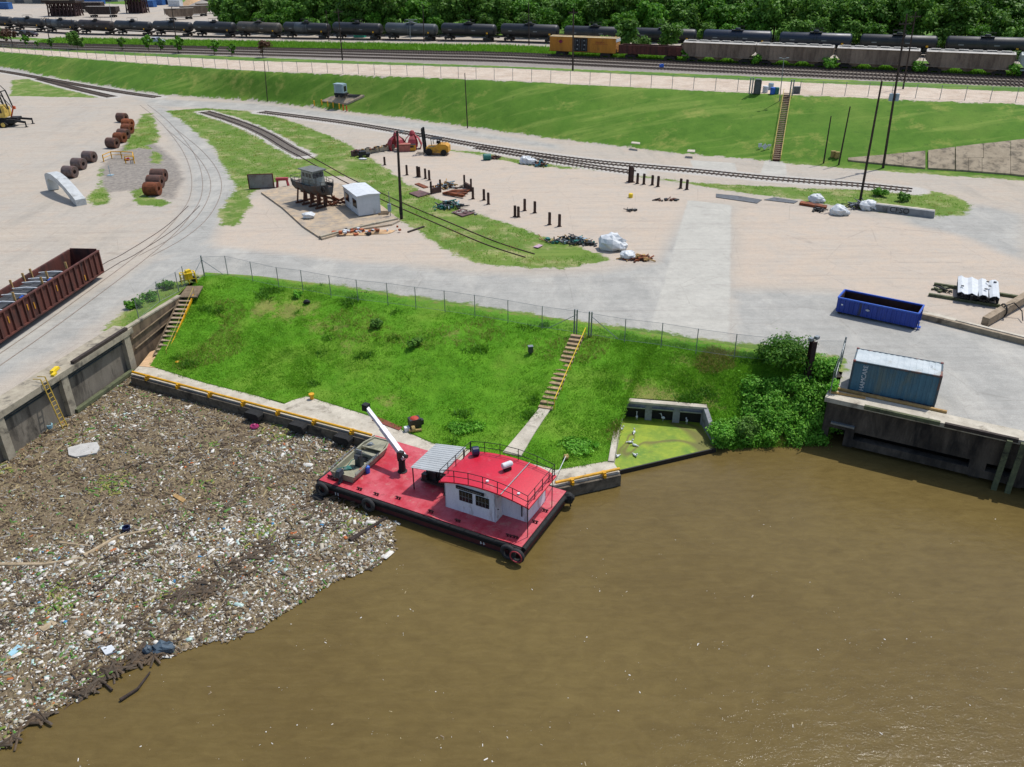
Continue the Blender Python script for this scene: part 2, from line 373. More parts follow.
C_GREY = [
 [(205, 240), (300, 250), (380, 262), (470, 273), (540, 276), (600, 272), (650, 263), (672, 235), (690, 203), (729, 207), (729, 346), (640, 336), (480, 311), (330, 288), (200, 275), (130, 300), (60, 350), (-80, 420), (-80, 380), (60, 310), (150, 262)],
 [(729, 290), (830, 292), (925, 320), (1100, 355), (1100, 470), (826, 400), (834, 372), (729, 348)],
 [(145, 100), (175, 112), (200, 132), (228, 165), (242, 190), (225, 225), (205, 250), (150, 262), (176, 228), (190, 200), (186, 160), (165, 128)],
 [(135, 98), (260, 104), (430, 124), (560, 145), (560, 150), (430, 130), (262, 111), (160, 106)],
 [(900, 215), (980, 205), (1024, 215), (1024, 260), (940, 250)],
]
C_PALE = [[(688, 200), (731, 205), (729, 347), (648, 337)], [(690, 160), (735, 163), (738, 176), (695, 172)], [(765, 160), (785, 161), (787, 176), (760, 175)]]
C_SAND = [[(357, 157), (440, 150), (600, 172), (690, 188), (800, 206), (690, 200), (655, 262), (614, 262), (540, 235), (465, 210), (400, 182)],
 [(225, 205), (262, 196), (300, 236), (390, 222), (420, 232), (470, 262), (360, 262), (215, 246)],
 [(740, 200), (860, 215), (960, 235), (1024, 262), (1100, 300), (1100, 350), (930, 312), (820, 285), (735, 285)]]
C_DARK = [[(100, 168), (140, 130), (150, 140), (175, 160), (184, 180), (172, 200), (130, 190), (104, 193)]]   # worn paving of the island
TRK_A = [(205, 112), (228, 119), (250, 127), (269, 136), (287, 147), (304, 156), (322, 166), (345, 179), (370, 191), (400, 205), (440, 222), (490, 243), (530, 256)]
TRK_B = [(262, 112), (310, 118), (357, 124.5), (427, 136.5), (480, 146), (540, 155), (600, 162.5), (650, 167), (700, 171.5), (760, 177.5), (810, 181.5), (863, 185.5), (912, 190.5)]
TRK_B2 = [(478, 147.5), (540, 158.5), (590, 166.5), (634, 172.5)]
TRK_C = [(-60, 63), (0, 71), (51, 80), (76, 84.5), (108, 90), (130, 93.5), (158, 97.5)]
TRK_C2 = [(40, 79), (76, 88.5), (112, 97)]
TRK_D = [(144, 105), (158, 116), (171, 129), (187, 150), (196, 172), (196, 195), (185, 215), (165, 237), (135, 262), (95, 292), (40, 332), (-30, 380)]
TRK_D2 = [(171, 129), (194, 148), (209, 165), (216, 182), (213, 200), (200, 220), (178, 238), (145, 256)]
# bands of the plateau, by row at columns 0, 256, 512, 768, 1024
def band(a, b):
    us = [-160, 0, 128, 256, 512, 768, 1024, 1200]
    def full(r): return [r[0]-(r[1]-r[0])*.55, r[0], (r[0]+r[1])/2+1.0, r[1], r[2], r[3], r[4], r[4]+(r[4]-r[3])*.6]
    return xyp(list(zip(us, full(a)))+list(zip(us, full(b)))[::-1])
ROADBAND = band((51.5, 71, 81, 94, 104), (47.5, 61, 68.5, 81, 92))
BALLAST = band((45, 57.5, 66.5, 77, 87), (38.5, 46.5, 52, 64, 76))
BACKROAD = band((36, 43.5, 50, 56, 64), (24, 31, 37, 47, 55))
def axis(a, b, st, far):
    c = list(np.arange(a, b+1e-6, st)); s_ = st; x = c[-1]
    while x < far: s_ *= 1.35; x += s_; c.append(x)
    s_ = st; x = c[0]; l = []
    while x > -far: s_ *= 1.35; x -= s_; l.append(x)
    return np.array(l[::-1]+c)
xs = axis(-150, 118, .62, 2600)
ys_ = np.concatenate([-np.array([2600, 1500, 800, 400, 200, 100, 50, 25, 10, 0.])[::1], np.arange(4, 38, 2.), np.arange(38, 122, .62), np.arange(122, 300, .95)])
y = ys_[-1]; st = 1.2; ex = []
while y < 4500: st *= 1.3; y += st; ex.append(y)
ys_ = np.concatenate([ys_, ex])
GX, GY = np.meshgrid(xs, ys_)
yb, yt = Yb(GX), Yt(GX); ZP = 7.0-3.6*np.clip(-GX/150.0, 0, 1)
tt = np.clip((GY-yb)/(yt-yb), 0, 1); wob = .12*np.sin(GX*.21+GY*.13)+.08*np.sin(GX*.47-GY*.31)
GZ = ZP*tt+wob*np.sin(np.pi*tt)
def zground(x, y):
    a, b = float(Yb(x)), float(Yt(x)); t = min(max((y-a)/(b-a), 0), 1); return zplat(x)*t
def PG(u, v):                                   # pixel onto the bank or plateau
    lo, hi = None, 9.0                          # walk down the line of sight until it meets the ground
    for k in range(181):
        z = 9.0-k*.05; p = P(u, v, z)
        if zground(p.x, p.y) >= z: lo = z; break
        hi = z
    if lo is None: return P(u, v, 0)
    for _ in range(30):
        z = (lo+hi)/2; p = P(u, v, z)
        if zground(p.x, p.y) >= z: lo = z
        else: hi = z
    return P(u, v, lo)
S = sdf(basin, GX, GY)
def clip(a, m=3.0): return np.clip(a, -m, m)
gr = np.full(GX.shape, -3.0)
for q in G_YARD: gr = np.maximum(gr, clip(sdf(xy(q), GX, GY)))
gr = np.maximum(gr, clip(np.minimum(GY-yb, 400)))     # bank and beyond
onp = GY > yb-5
for q in (ROADBAND, BALLAST, BACKROAD): gr = np.where(onp, np.minimum(gr, -clip(sdf(q, GX, GY))), gr)
ind = xyp([(-200, 36), (215, 29), (222, 14), (215, 2), (-200, 2)]); gr = np.where(onp, np.minimum(gr, -clip(sdf(ind, GX, GY))), gr)
def tline(px): return dline(xy(px), GX, GY)
gv = np.maximum.reduce([2.3-tline(TRK_B), 2.0-tline(TRK_B2), 2.2-tline(TRK_C), 2.2-tline(TRK_C2), 2.0-tline(TRK_A[:6])])
gv = clip(gv); gr = np.where(GY < yb+6, np.minimum(gr, -gv), gr)
bal = clip(sdf(BALLAST, GX, GY)); pal = np.full(GX.shape, -3.); gy_ = pal.copy(); sa = pal.copy(); dk = pal.copy()
for q in C_GREY: gy_ = np.maximum(gy_, clip(sdf(xy(q), GX, GY)))
for q in C_PALE: pal = np.maximum(pal, clip(sdf(xy(q), GX, GY)))
for q in C_SAND: sa = np.maximum(sa, clip(sdf(xy(q), GX, GY)))
for q in C_DARK: dk = np.maximum(dk, clip(sdf(xy(q), GX, GY)))
nearw = clip(-sdf(ROADBAND, GX, GY)*-1)
ny, nx = GX.shape; idx = np.arange(nx*ny).reshape(ny, nx)
F = np.stack([idx[:-1, :-1], idx[:-1, 1:], idx[1:, 1:], idx[1:, :-1]], -1).reshape(-1, 4)
inside = (S > -0.02).ravel()                      # vertices over the water
big = (GY < 20).ravel()
F = F[~inside[F].any(1)]
def ground_mat():
    t = NT('yard_and_bank_ground'); n_b = t.noise(.06, 6, .6); n_m = t.noise(.35, 6, .7); n_s = t.noise(1.6, 6, .7); n_f = t.noise(9, 3, .7)
    n_st = t.noise(.28, 5, .65, stretch=(1, .25, 1))
    base = t.mix(t.rng(n_b, .35, .65), hx('#aa9f90'), hx('#a49d92'))
    base = t.mix(t.rng(n_m, .5, .72, 0, .7), base, hx('#ae9d8b'))
    base = t.mix(t.rng(n_st, .52, .7, 0, .5), base, hx('#8f8a80'))
    def m(name, w, amp, ns=n_m): return t.rng(t.math('ADD', t.attr(name), t.math('MULTIPLY', t.math('SUBTRACT', ns, .5), amp)), -w, w)
    grey = t.mix(t.rng(n_m, .35, .7), hx('#a19f98'), hx('#8f8e88')); grey = t.mix(t.rng(n_st, .5, .68, 0, .6), grey, hx('#b3afa5'))
    col = t.mix(m('m_grey', 1.2, 4), base, grey)
    sand = t.mix(t.rng(n_m, .35, .65), hx('#b2a392'), hx('#aba194')); sand = t.mix(t.rng(n_s, .55, .75, 0, .6), sand, hx('#a58d75'))
    col = t.mix(m('m_sand', 1.0, 3), col, sand)
    pale = t.mix(t.rng(n_m, .35, .65), hx('#a4a198'), hx('#b0ada3'))
    col = t.mix(m('m_pale', .15, .3), col, pale)
    col = t.mix(m('m_dark', .5, 2), col, t.mix(t.rng(n_s, .4, .6), hx('#77716a'), hx('#8d867c')))
    for an, sc in ((-.45, .5), (.15, .35), (-.9, .45)):
        tr_ = t.noise(sc, 5, .75, stretch=(.12, 2.2, 1), rot=an, dist=.3); col = t.mix(t.rng(tr_, .55, .7, 0, .2), col, hx('#77716a')); col = t.mix(t.rng(tr_, .3, .42, .15, 0), col, hx('#c6beb2'))
    vo = t.n.new('ShaderNodeTexVoronoi'); vo.feature = 'DISTANCE_TO_EDGE'; vo.inputs['Scale'].default_value = .11; vo.inputs['Randomness'].default_value = .6; t.l.new(t.tc.outputs['Object'], vo.inputs['Vector'])
    col = t.mix(t.math('MULTIPLY', t.rng(vo.outputs['Distance'], .002, .007, .22, 0), t.rng(n_m, .4, .55)), col, hx('#6b645b'))
    sp = t.rng(t.noise(2.2, 6, .85), .62, .74, 0, .45); col = t.mix(sp, col, hx('#7d756b'))
    blot = t.rng(t.noise(.12, 6, .75, dist=1.5), .6, .72, 0, .35); col = t.mix(blot, col, hx('#6f6a63'))
    gravel = t.mix(t.rng(n_f, .35, .65), hx('#c4bfb6'), hx('#8f8b84')); col = t.mix(m('m_gravel', .4, 1.6), col, gravel)
    # plateau
    prd = t.mix(t.rng(n_m, .4, .7), hx('#c5b6a4'), hx('#b09c88')); col = t.mix(m('m_road', .6, .8), col, prd)
    balc = t.mix(t.rng(n_s, .35, .65), hx('#948c82'), hx('#77706a')); col = t.mix(m('m_ballast', .8, 2), col, balc)
    g1 = t.mix(t.rng(n_m, .32, .68), hx('#42671a'), hx('#557825'))
    g1 = t.mix(t.rng(t.noise(.045, 4, .6), .5, .68, 0, .55), g1, hx('#74883a'))
    g1 = t.mix(t.rng(n_s, .5, .75, 0, .6), g1, hx('#40611f'))
    mow = t.noise(.14, 4, .6, stretch=(.3, 3.0, 1), rot=.5); g1 = t.mix(t.rng(mow, .54, .66, 0, .5), g1, hx('#7d8f42'))
    dry = t.rng(t.noise(.28, 6, .75), .5, .66, 0, .72); yardg = t.mix(dry, t.mix(.35, g1, hx('#6f7a3c')), hx('#a59a72'))
    g1 = t.mix(t.rng(t.attr('m_bank'), -.5, .5), yardg, g1)
    dry2 = t.math('MULTIPLY', t.rng(t.noise(.16, 6, .75), .55, .68, 0, .55), t.rng(t.attr('m_bank'), -.5, .5)); g1 = t.mix(dry2, g1, hx('#97964f')); g1 = t.mix(t.rng(t.noise(.8, 5, .8), .56, .68, 0, .6), g1, hx('#35561a'))
    gm = t.rng(t.math('ADD', t.attr('m_grass'), t.math('ADD', t.math('MULTIPLY', t.math('SUBTRACT', n_m, .5), 3.2), t.math('MULTIPLY', t.math('SUBTRACT', n_s, .5), 2.2))), -.15, .25)
    col = t.mix(gm, col, g1)
    col = t.mix(.5, col, t.mix(t.rng(n_f, .3, .7), (.72,)*3, (1.25,)*3), 'MULTIPLY'); col = t.mix(.6, col, t.mix(t.rng(n_s, .3, .7), (.85,)*3, (1.13,)*3), 'MULTIPLY')
    t.bump(n_f, .25, .05)
    return t.out(col, .92, 0, .2)
V = np.stack([GX, GY, GZ], -1).reshape(-1, 3)
G0 = npmesh('ground', V, F, ground_mat(), smooth=True, attrs={'m_grass': gr.ravel(), 'm_grey': gy_.ravel(), 'm_pale': pal.ravel(), 'm_sand': sa.ravel(), 'm_dark': dk.ravel(), 'm_gravel': gv.ravel(), 'm_road': np.where(onp, clip(sdf(ROADBAND, GX, GY)), -3).ravel(), 'm_ballast': np.where(onp, bal, -3).ravel(), 'm_bank': clip(GY-yb).ravel()})
tag(G0, kind='structure')

# water
def water_mat():
    t = NT('muddy_river_water'); n = t.noise(.05, 4, .5); w1 = t.noise(.9, 4, .6, stretch=(1.0, 1.8, 1), dist=.6); w2 = t.noise(4.5, 4, .7, stretch=(1.0, 1.6, 1))
    c = t.mix(t.rng(n, .35, .65), hx('#5f502d'), hx('#695a34')); c = t.mix(t.rng(t.noise(.4, 5, .7, stretch=(1, 2, 1)), .5, .75, 0, .5), c, hx('#524526'))
    ad = t.math('ADD', w1, t.math('MULTIPLY', w2, .5)); c = t.mix(t.rng(t.noise(1.3, 4, .65, stretch=(.45, 2.4, 1), rot=-.5, dist=.4), .4, .66, 0, .22), c, hx('#766640')); c = t.mix(t.rng(w1, .35, .65, .0, .35), c, hx('#4f4124')); t.bump(ad, .36, .10)  # streaks and ripple tones put ripple light and shade into the colour
    return t.out(c, .12, 0, .15)
wv = [(-900, -900, ZW), (900, -900, ZW), (900, 140, ZW), (-900, 140, ZW)]
npmesh('water', wv, [(0, 1, 2, 3)], water_mat()); tag(bpy.data.objects['water'], kind='structure')
# the river bed and soil under the land, so nothing is hollow from the side
# ---- grassy slope between the fence and the landing
def resample(pts, n):
    pts = [np.array(p) for p in pts]; k = len(pts)-1; out = []
    for i in range(n):
        s = i/(n-1)*k; j = min(int(s), k-1); f = s-j; out.append(pts[j]*(1-f)+pts[j+1]*f)
    return np.array(out)
NS, NTt = 420, 110
TT = resample(Tw, NS); BB = resample(Bw, NS)
out_dir = (TT-BB); out_dir[:, 2] = 0; out_dir /= np.linalg.norm(out_dir, axis=1)[:, None]
tq = np.linspace(0, 1, NTt)
def vnoise(X, Y, s, seed):
    r = np.random.default_rng(seed); a = 0
    for k in range(7):
        th = r.uniform(0, 6.28); fq = s*r.uniform(.5, 1.8); a = a+np.sin((X*np.cos(th)+Y*np.sin(th))*fq+r.uniform(0, 6.28))
    return a/4
SV = []
for t_ in tq:
    p = TT*(1-t_)+BB*t_; prof = t_+.10*math.sin(math.pi*2*t_)*-.6
    p[:, 2] = TT[:, 2]*(1-prof)+BB[:, 2]*prof
    SV.append(p)
SV = np.array(SV)
amp = np.sin(np.pi*np.clip(tq, 0, 1))[:, None]
SV[:, :, 2] += amp*(.22*vnoise(SV[:, :, 0], SV[:, :, 1], .55, 1)+.10*vnoise(SV[:, :, 0], SV[:, :, 1], 1.8, 2)+.05*vnoise(SV[:, :, 0], SV[:, :, 1], 4.5, 3))+.03
top = np.array([TT+out_dir*1.6+np.array([0, 0, -.25]), TT+out_dir*1.1+np.array([0, 0, .02]), TT+out_dir*.5+np.array([0, 0, .05])])
bot = np.array([BB-out_dir*.05+np.array([0, 0, -1.2])])
SV = np.concatenate([top, SV, bot], 0); NR = SV.shape[0]
ii = np.arange(NR*NS).reshape(NR, NS); SF = np.stack([ii[1:, :-1], ii[1:, 1:], ii[:-1, 1:], ii[:-1, :-1]], -1).reshape(-1, 4)
def slope_mat():
    t = NT('lush_bank_grass'); nm = t.noise(.35, 6, .7); ns = t.noise(1.6, 6, .7); nf = t.noise(8, 4, .75)
    c = t.mix(t.rng(nm, .35, .65), hx('#4a7d16'), hx('#5d8d20')); c = t.mix(t.rng(ns, .5, .72, 0, .7), c, hx('#3d6b12'))
    c = t.mix(t.rng(t.noise(.17, 4, .6), .5, .66, 0, .7), c, hx('#6f8c30')); c = t.mix(t.rng(t.math('ADD', t.attr('m_bare'), t.math('MULTIPLY', t.math('SUBTRACT', ns, .5), 5.5)), -.1, 1.0, 0, .65), c, hx('#85794a'))
    c = t.mix(.5, c, t.mix(t.rng(nf, .3, .7), (.55,)*3, (1.35,)*3), 'MULTIPLY'); t.bump(t.math('ADD', nf, ns), .6, .12)
    return t.out(c, .95, 0, .15)
sx, sy = SV[:, :, 0], SV[:, :, 1]
bare = np.full(sx.shape, -2.0)
for (u, v, z, r) in [(265, 306, -.6, 1.6), (290, 312, -.8, 1.8), (310, 313, -1, 1.2), (318, 330, -1.4, 1.0), (337, 335, -1.8, .8), (387, 403, -2.8, .7), (648, 392, -1.6, 1.8), (668, 394, -1.6, 1.6), (635, 388, -1.7, .9), (705, 398, -2, 1.4), (681, 362, -.8, 1.0), (350, 345, -1.5, .8), (455, 338, -.8, .7), (760, 390, -1.5, .6)]:
    q = P(u, v, z); bare = np.maximum(bare, r-np.hypot((sx-q.x), (sy-q.y)*.8))
bare = np.clip(bare, -2, 2)
edge = np.concatenate([np.full((3, NS), .35), np.zeros((NR-3, NS))-2]); bare = np.maximum(bare, edge)
o = npmesh('grass_slope', SV.reshape(-1, 3), SF, slope_mat(), smooth=True, attrs={'m_bare': bare.ravel()}); tag(o, kind='structure')
def slope_z(x, y):
    d = (SV[3:, :, 0]-x)**2+(SV[3:, :, 1]-y)**2; k = np.unravel_index(np.argmin(d), d.shape); return float(SV[3:][k][2])
def PS(u, v):
    z = -1.5
    for _ in range(25):
        p = P(u, v, z); z = .5*z+.5*slope_z(p.x, p.y)
    return P(u, v, z)
# ================================================================ quays, landing, culvert
def frame(a, d): return math.atan2(d.y, d.x)
def loc2(a, d, p):                               # local x (along d) and y of a world point
    q = p-a; return q.x*d.x+q.y*d.y, -q.x*d.y+q.y*d.x
# left quay: local x runs away along the wall, water at +y
rzl = frame(QL1, dl)
t = thing('quay_wall', 'stained concrete quay wall with pilasters beside the floating debris', 'wall', QL1, rzl)
mb = MB(); mb.box((35, -.75, -.2), (71.0, 1.9, .5)); mb.build('coping', CONC, t)
mb = MB(); mb.box((35, -.55, -2.7), (71.0, .5, 4.5)); mb.build('wall_face', CONC_Q, t)
px = [.4, loc2(QL1, dl, P(62, 372))[0], loc2(QL1, dl, P(2, 411))[0]+.4]; d_ = px[2]-px[1]
px += [px[2]+d_*k for k in (1, 2, 3)]
for x in px:
    mb = MB(); mb.box((x, -.12, -2.55), (.75, .5, 4.2)); mb.build('pilaster', CONC, t)
mb = MB(); mb.tube((0, -.2, -.75), (70, -.2, -.75), .09); mb.tube((0, -.2, -1.0), (70, -.2, -1.0), .06); mb.build('pipe', mat('dark_teal_pipe', '#2e3a3c', '#232c2e'), t)
mb = MB(); x0 = loc2(QL1, dl, P(72, 364))[0]; mb.box((x0/2+.1, .02, .18), (x0, .32, .26)); mb.build('fender_beam', mat('dark_fender_timber', '#3a3029', '#2a231e', 3, .9), t)
mb = MB(); mb.box((px[1]/2+.3, .2, -3.7), (px[1]-.8, .4, .3)); mb.build('waterline_timber', WOODG, t)
# wing wall
W1 = P(181, 297); dw = (W1-QL1).normalized(); Lw = (W1-QL1).length
t = thing('wing_wall', 'brown stained retaining wall sloping beside the landing stairs', 'wall', QL1, frame(QL1, dw))
mb = MB(); mb.add([(0, 0, -4.6), (Lw, 0, -4.6), (Lw, 0, .05), (0, 0, .05), (0, .5, -4.6), (Lw, .5, -4.6), (Lw, .5, .05), (0, .5, .05)], [(0, 1, 2, 3), (5, 4, 7, 6), (3, 2, 6, 7), (1, 5, 6, 2), (4, 0, 3, 7)]); mb.build('wall_face', mat('brown_wall_concrete', '#7d6a53', '#5f5040', .8, .95, dirt='#3f362b', dirt_amt=.35, streak=True), t)
mb = MB(); mb.tube((.3, -.12, -1.0), (Lw, -.12, -.35), .07); mb.tube((.3, -.12, -2.0), (Lw, -.12, -1.2), .07); mb.build('pipe', WOOD, t)
mb = MB(); mb.box((Lw/2, .2, .1), (Lw, .45, .14)); mb.build('coping', CONC, t)
# ladder
lx = loc2(QL1, dl, P(50, 385))[0]
t = thing('ladder', 'yellow steel ladder down the left quay wall into the debris', 'ladder', QL1+dl*lx, rzl)
for s in (-.24, .24):
    mb = MB(); mb.bar((s, .22, .55), (s, .95, -4.0), .06, .08); mb.bar((s, .22, .55), (s, -.5, .5), .05, .05); mb.build('rail', mat('worn_yellow', '#b5973a', '#8f7833', 3, .7), t)
for k in range(12):
    z = .3-k*.36; mb = MB(); yy = .22+(.55-z)*.16; mb.tube((-.24, yy, z), (.24, yy, z), .028); mb.build('rung', mat('worn_yellow', '#b5973a'), t)
t = thing('marker_block', 'small bright yellow block lying on the left quay edge', 'block', P(55, 371, .08), rzl+.2)
mb = MB(); mb.box((0, 0, .12), (1.0, .35, .22), taper=.85); mb.box((.7, .3, .08), (.5, .25, .16)); mb.build('block', YEL_B, t)

# right quay: local x runs along the wall to the right, land at +y
rzr = frame(QR0, dr)
def rx(u, v=None):
    p = P(u, 398+(u-828)*(441-398)/196); return loc2(QR0, dr, p)[0]
t = thing('quay_wall', 'dark stained concrete quay wall with a long slot below the blue container', 'wall', QR0, rzr)
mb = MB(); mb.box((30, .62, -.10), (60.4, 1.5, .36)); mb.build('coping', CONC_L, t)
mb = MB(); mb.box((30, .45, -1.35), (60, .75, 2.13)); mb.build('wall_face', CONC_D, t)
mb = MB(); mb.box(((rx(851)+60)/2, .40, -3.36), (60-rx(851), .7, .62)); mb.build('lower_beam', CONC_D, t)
mb = MB(); mb.box((30, 2.4, -2.4), (60, .3, 4.3)); mb.build('shade_painted_back_wall', mat('cavity_shade_dark', '#1c1915', '#12100e'), t)  # near-black colour paints in the shade of the cavity behind the slot
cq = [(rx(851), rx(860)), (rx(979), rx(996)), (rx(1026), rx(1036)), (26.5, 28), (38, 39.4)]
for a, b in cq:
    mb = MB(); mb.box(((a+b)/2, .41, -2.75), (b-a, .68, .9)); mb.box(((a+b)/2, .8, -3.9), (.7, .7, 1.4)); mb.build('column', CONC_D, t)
mb = MB(); mb.box((1.4, .0, -1.95), (1.7, .35, .14)); mb.build('ledge', GALV, t)
for a, b, m_ in ((2.6, 7.7, WOODG), (8.0, 12.6, mat('dark_fender_timber', '#3a3029')), (13.2, 24, WOODG), (24.3, 40, WOODG)):
    mb = MB(); mb.box(((a+b)/2, -.16, .02), (b-a, .26, .28)); mb.build('fender_beam', m_, t)
for x in (rx(1010), rx(1024), rx(1060)):
    mb = MB(); mb.bar((x, -.35, .0), (x-.05, -.5, -4.6), .35, .35); mb.build('fender_pile', WOODG, t)
mb = MB(); mb.box((4, 1.55, .16), (8, .2, .2)); mb.box((1.2, .9, .16), (2.6, .2, .14), .12); mb.build('kerb_timber', WOODL, t)
# side wall at the end of the quay, behind the thicket
pe = P(836, 372); q = (pe-QR0); mb = MB(); mb.bar(QR0+Vector((.3, .1, -2.1)), pe+Vector((.3, .1, -2.1)), .5, 4.2)
o = mb.build('return_wall', CONC_D, None, org=QR0); tag(o, 'concrete return wall behind the leafy thicket at the quay end', 'wall')

# landing walkway
ZL = -3.0
def px_prism(name, pts, z, th, m, **k):
    mb = MB(); mb.prism([tuple(P(u, v, z))[:2] for u, v in pts], z-th, z); return mb.build(name, m, **k)
o = px_prism('walkway', [(131, 374), (370, 437), (555, 486), (620, 472), (612, 460), (556, 468), (500, 452), (432, 441), (373, 415), (320, 396), (306, 394), (284, 404), (213, 383), (160, 368), (141, 364)], ZL, .5, CONC_L); tag(o, kind='structure')
o = px_prism('walkway', [(139, 366), (160, 368), (178, 352), (170, 344), (150, 352)], ZL+.03, .4, SAND); tag(o, kind='structure')
LW = [P(132, 375, ZL), P(371, 438.5, ZL)]; RW = [P(556, 486.5, ZL), P(620, 472.5, ZL)]
def kerb(name, a, b, label):
    d = (b-a).normalized(); n = Vector((d.y, -d.x, 0)); L = (b-a).length
    t = thing(name, label, 'mooring wall', a, frame(a, d))
    mb = MB(); mb.box((L/2, -.1, -.75), (L, .22, 1.3)); mb.build('facing_board', mat('grey_facing_timber', '#6b6254', '#4c4539', 3, .9, dirt='#2c2822', dirt_amt=.3), t)
    mb = MB(); mb.box((L/2, -.16, -1.25), (L, .2, .5)); mb.build('waterline_beam', WOODP, t); return t
kerb('landing_edge', LW[0], LW[1], 'timber faced edge of the walkway beside the floating debris')
kerb('landing_edge', RW[0], RW[1], 'timber faced edge of the walkway right of the red barge')
def pipe_rail(a, b, label, n):
    d = (b-a).normalized(); L = (b-a).length
    t = thing('pipe_rail', label, 'pipe', a+Vector((0, 0, .25)), frame(a, d), 'yellow pipes along the landing')
    mb = MB(); mb.tube((0, .12, 0), (L, .12, 0), .11, n=10); mb.build('pipe', YEL, t, smooth=False)
    for k in range(n):
        x = L*(k+.5)/n; mb = MB(); mb.box((x, .1, -.2), (.22, .35, .5)); mb.box((x, -.14, -.38), (.16, .12, .6)); mb.build('bracket', YEL, t)
pipe_rail(LW[0], LW[1], 'long yellow pipe along the walkway edge above the debris', 7)
pipe_rail(RW[0], RW[1], 'short yellow pipe along the walkway right of the barge', 2)
for u, v, l in ((258, 412, 'leftmost black rubber fender on the walkway edge'), (302, 423.5, 'middle black rubber fender on the walkway edge'), (347, 435.5, 'black rubber fender nearest the grey skiff')):
    p = P(u, v, ZL-.3); d = (LW[1]-LW[0]).normalized()
    mb = MB(); mb.side([(-.75, -.2), (-.65, -.3), (.65, -.3), (.75, -.2), (.75, .1), (.6, .28), (-.6, .28), (-.75, .1)], -.85, -.1); o = mb.build('dock_fender', BLACK, None, loc=p, rz=frame(p, d)); tag(o, l, 'fender', 'rubber fenders along the landing')
# sheet of rust-red plate, bollard etc. on the landing
o = px_prism('rusty_plate', [(372, 420), (399, 430), (406, 424), (380, 415)], ZL+.06, .05, mat('red_brown_plate', '#7d3f2b', '#643222', 2, .8)); tag(o, 'flat rust red plate lying on the walkway behind the crane', 'steel plate')
mb = MB(); mb.lathe([(.16, 0), (.16, .35), (.24, .4), (.24, .5), (.0, .52)], n=12); o = mb.build('bollard', YEL, None, loc=P(312, 399, ZL)); tag(o, 'small yellow bollard on the pad at the foot of the grass', 'bollard')
mb = MB(); mb.lathe([(.14, 0), (.14, .2), (.2, .25), (.0, .34)], n=10); o = mb.build('bollard', YEL, None, loc=P(178, 364, ZL+.1)); tag(o, 'yellow cap in the grass by the foot of the left stairs', 'bollard')

# path and timber steps
pth = [(503, 453), (521, 457), (537, 430), (550, 411), (539, 410), (522, 432)]
o = None
mb = MB(); PW = [PS(u, v)+Vector((0, 0, .10)) for u, v in pth]; n = len(PW)
L_, R_ = [PW[0], PW[5], PW[4]], [PW[1], PW[2], PW[3]]
for k in range(2):
    a, b, c, d = L_[k], R_[k], R_[k+1], L_[k+1]; z0 = max(a.z, b.z); z1 = max(c.z, d.z)+.02
    V8 = [(a.x, a.y, z0), (b.x, b.y, z0), (c.x, c.y, z1), (d.x, d.y, z1)]
    mb.add(V8+[(p[0], p[1], p[2]-.4) for p in V8], [(0, 1, 2, 3), (7, 6, 5, 4), (0, 4, 5, 1), (1, 5, 6, 2), (2, 6, 7, 3), (3, 7, 4, 0)])
o = mb.build('path', CONC_L); tag(o, kind='structure')
a, b = PS(544.5, 411), PS(578, 337); a.z += .05; b.z = .05
t = thing('timber_steps', 'straight flight of timber steps up the grass to the fence gate', 'steps', a, 0)
d = (b-a); N = 17; hd = Vector((d.x, d.y, 0)); Ls = hd.length; hd.normalize(); yaw = math.atan2(hd.y, hd.x)
for k in range(N):
    p = d*((k+.5)/N); mb = MB(); mb.box((p.x, p.y, p.z+.02), (Ls/N*.62, 1.15, .18), yaw); mb.build('step', mat('sandy_step_timber', '#a58c6c', '#7f6a50', 2, .9, var=.1), t)
mb = MB(); mb.bar((0, 0, -.12), tuple(d*.99+Vector((0, 0, -.12))), 1.0, .12); mb.build('earth_ramp', mat('step_soil', '#5d4b36', '#483a2a', 2, .95), t)
side = Vector((hd.y, -hd.x, 0))*.72
mb = MB(); mb.path([Vector((0, 0, .95))+side+d*.03, side+d*.97+Vector((0, 0, .95))], .035); mb.path([side+d*.03, side+d*.03+Vector((0, 0, .95))], .035)
for f in (.25, .5, .75, .97): mb.path([side+d*f, side+d*f+Vector((0, 0, .95))], .03)
mb.build('handrail', YEL_B, t)
# left stairs with strings and rail
a, b = P(160, 357, ZL+.05), P(187.5, 295, .08)
t = thing('open_stairs', 'steep open stairs with yellow rail at the left end of the grass', 'stairs', a, 0)
d = b-a; N = 14; hd = Vector((d.x, d.y, 0)); Ls = hd.length; hd.normalize(); yaw = math.atan2(hd.y, hd.x); sn = Vector((hd.y, -hd.x, 0))
for k in range(N):
    p = d*((k+.6)/N); mb = MB(); mb.box((p.x, p.y, p.z), (Ls/N*.7, 1.15, .07), yaw); mb.build('step', mat('stair_tread', '#a3917a', '#7f6f5c', 2, .9), t)
for s in (-1, 1):
    mb = MB(); mb.bar(sn*s*.62+Vector((0, 0, .0)), d+sn*s*.62+Vector((0, 0, .0)), .09, .26); mb.build('string', WOOD if s < 0 else YEL, t)
mb = MB(); s = sn*.70; mb.path([s+Vector((0, 0, .75)), s+d+Vector((0, 0, .75))], .025)
for f in (0, .33, .66, 1): mb.path([s+d*f, s+d*f+Vector((0, 0, .75))], .025)
mb.build('handrail', mat('dull_yellow_rail', '#b8a24a', '#97853f', 2, .6), t)
pl = [P(179, 297, .1), P(197, 297, .1), P(203, 286, .1), P(187, 286, .1)]
mb = MB(); mb.prism([tuple(p)[:2] for p in pl], .0, .12); o = mb.build('stair_landing', WOOD); tag(o, 'small timber landing at the head of the left stairs', 'platform')
p0 = P(189, 283, .12)
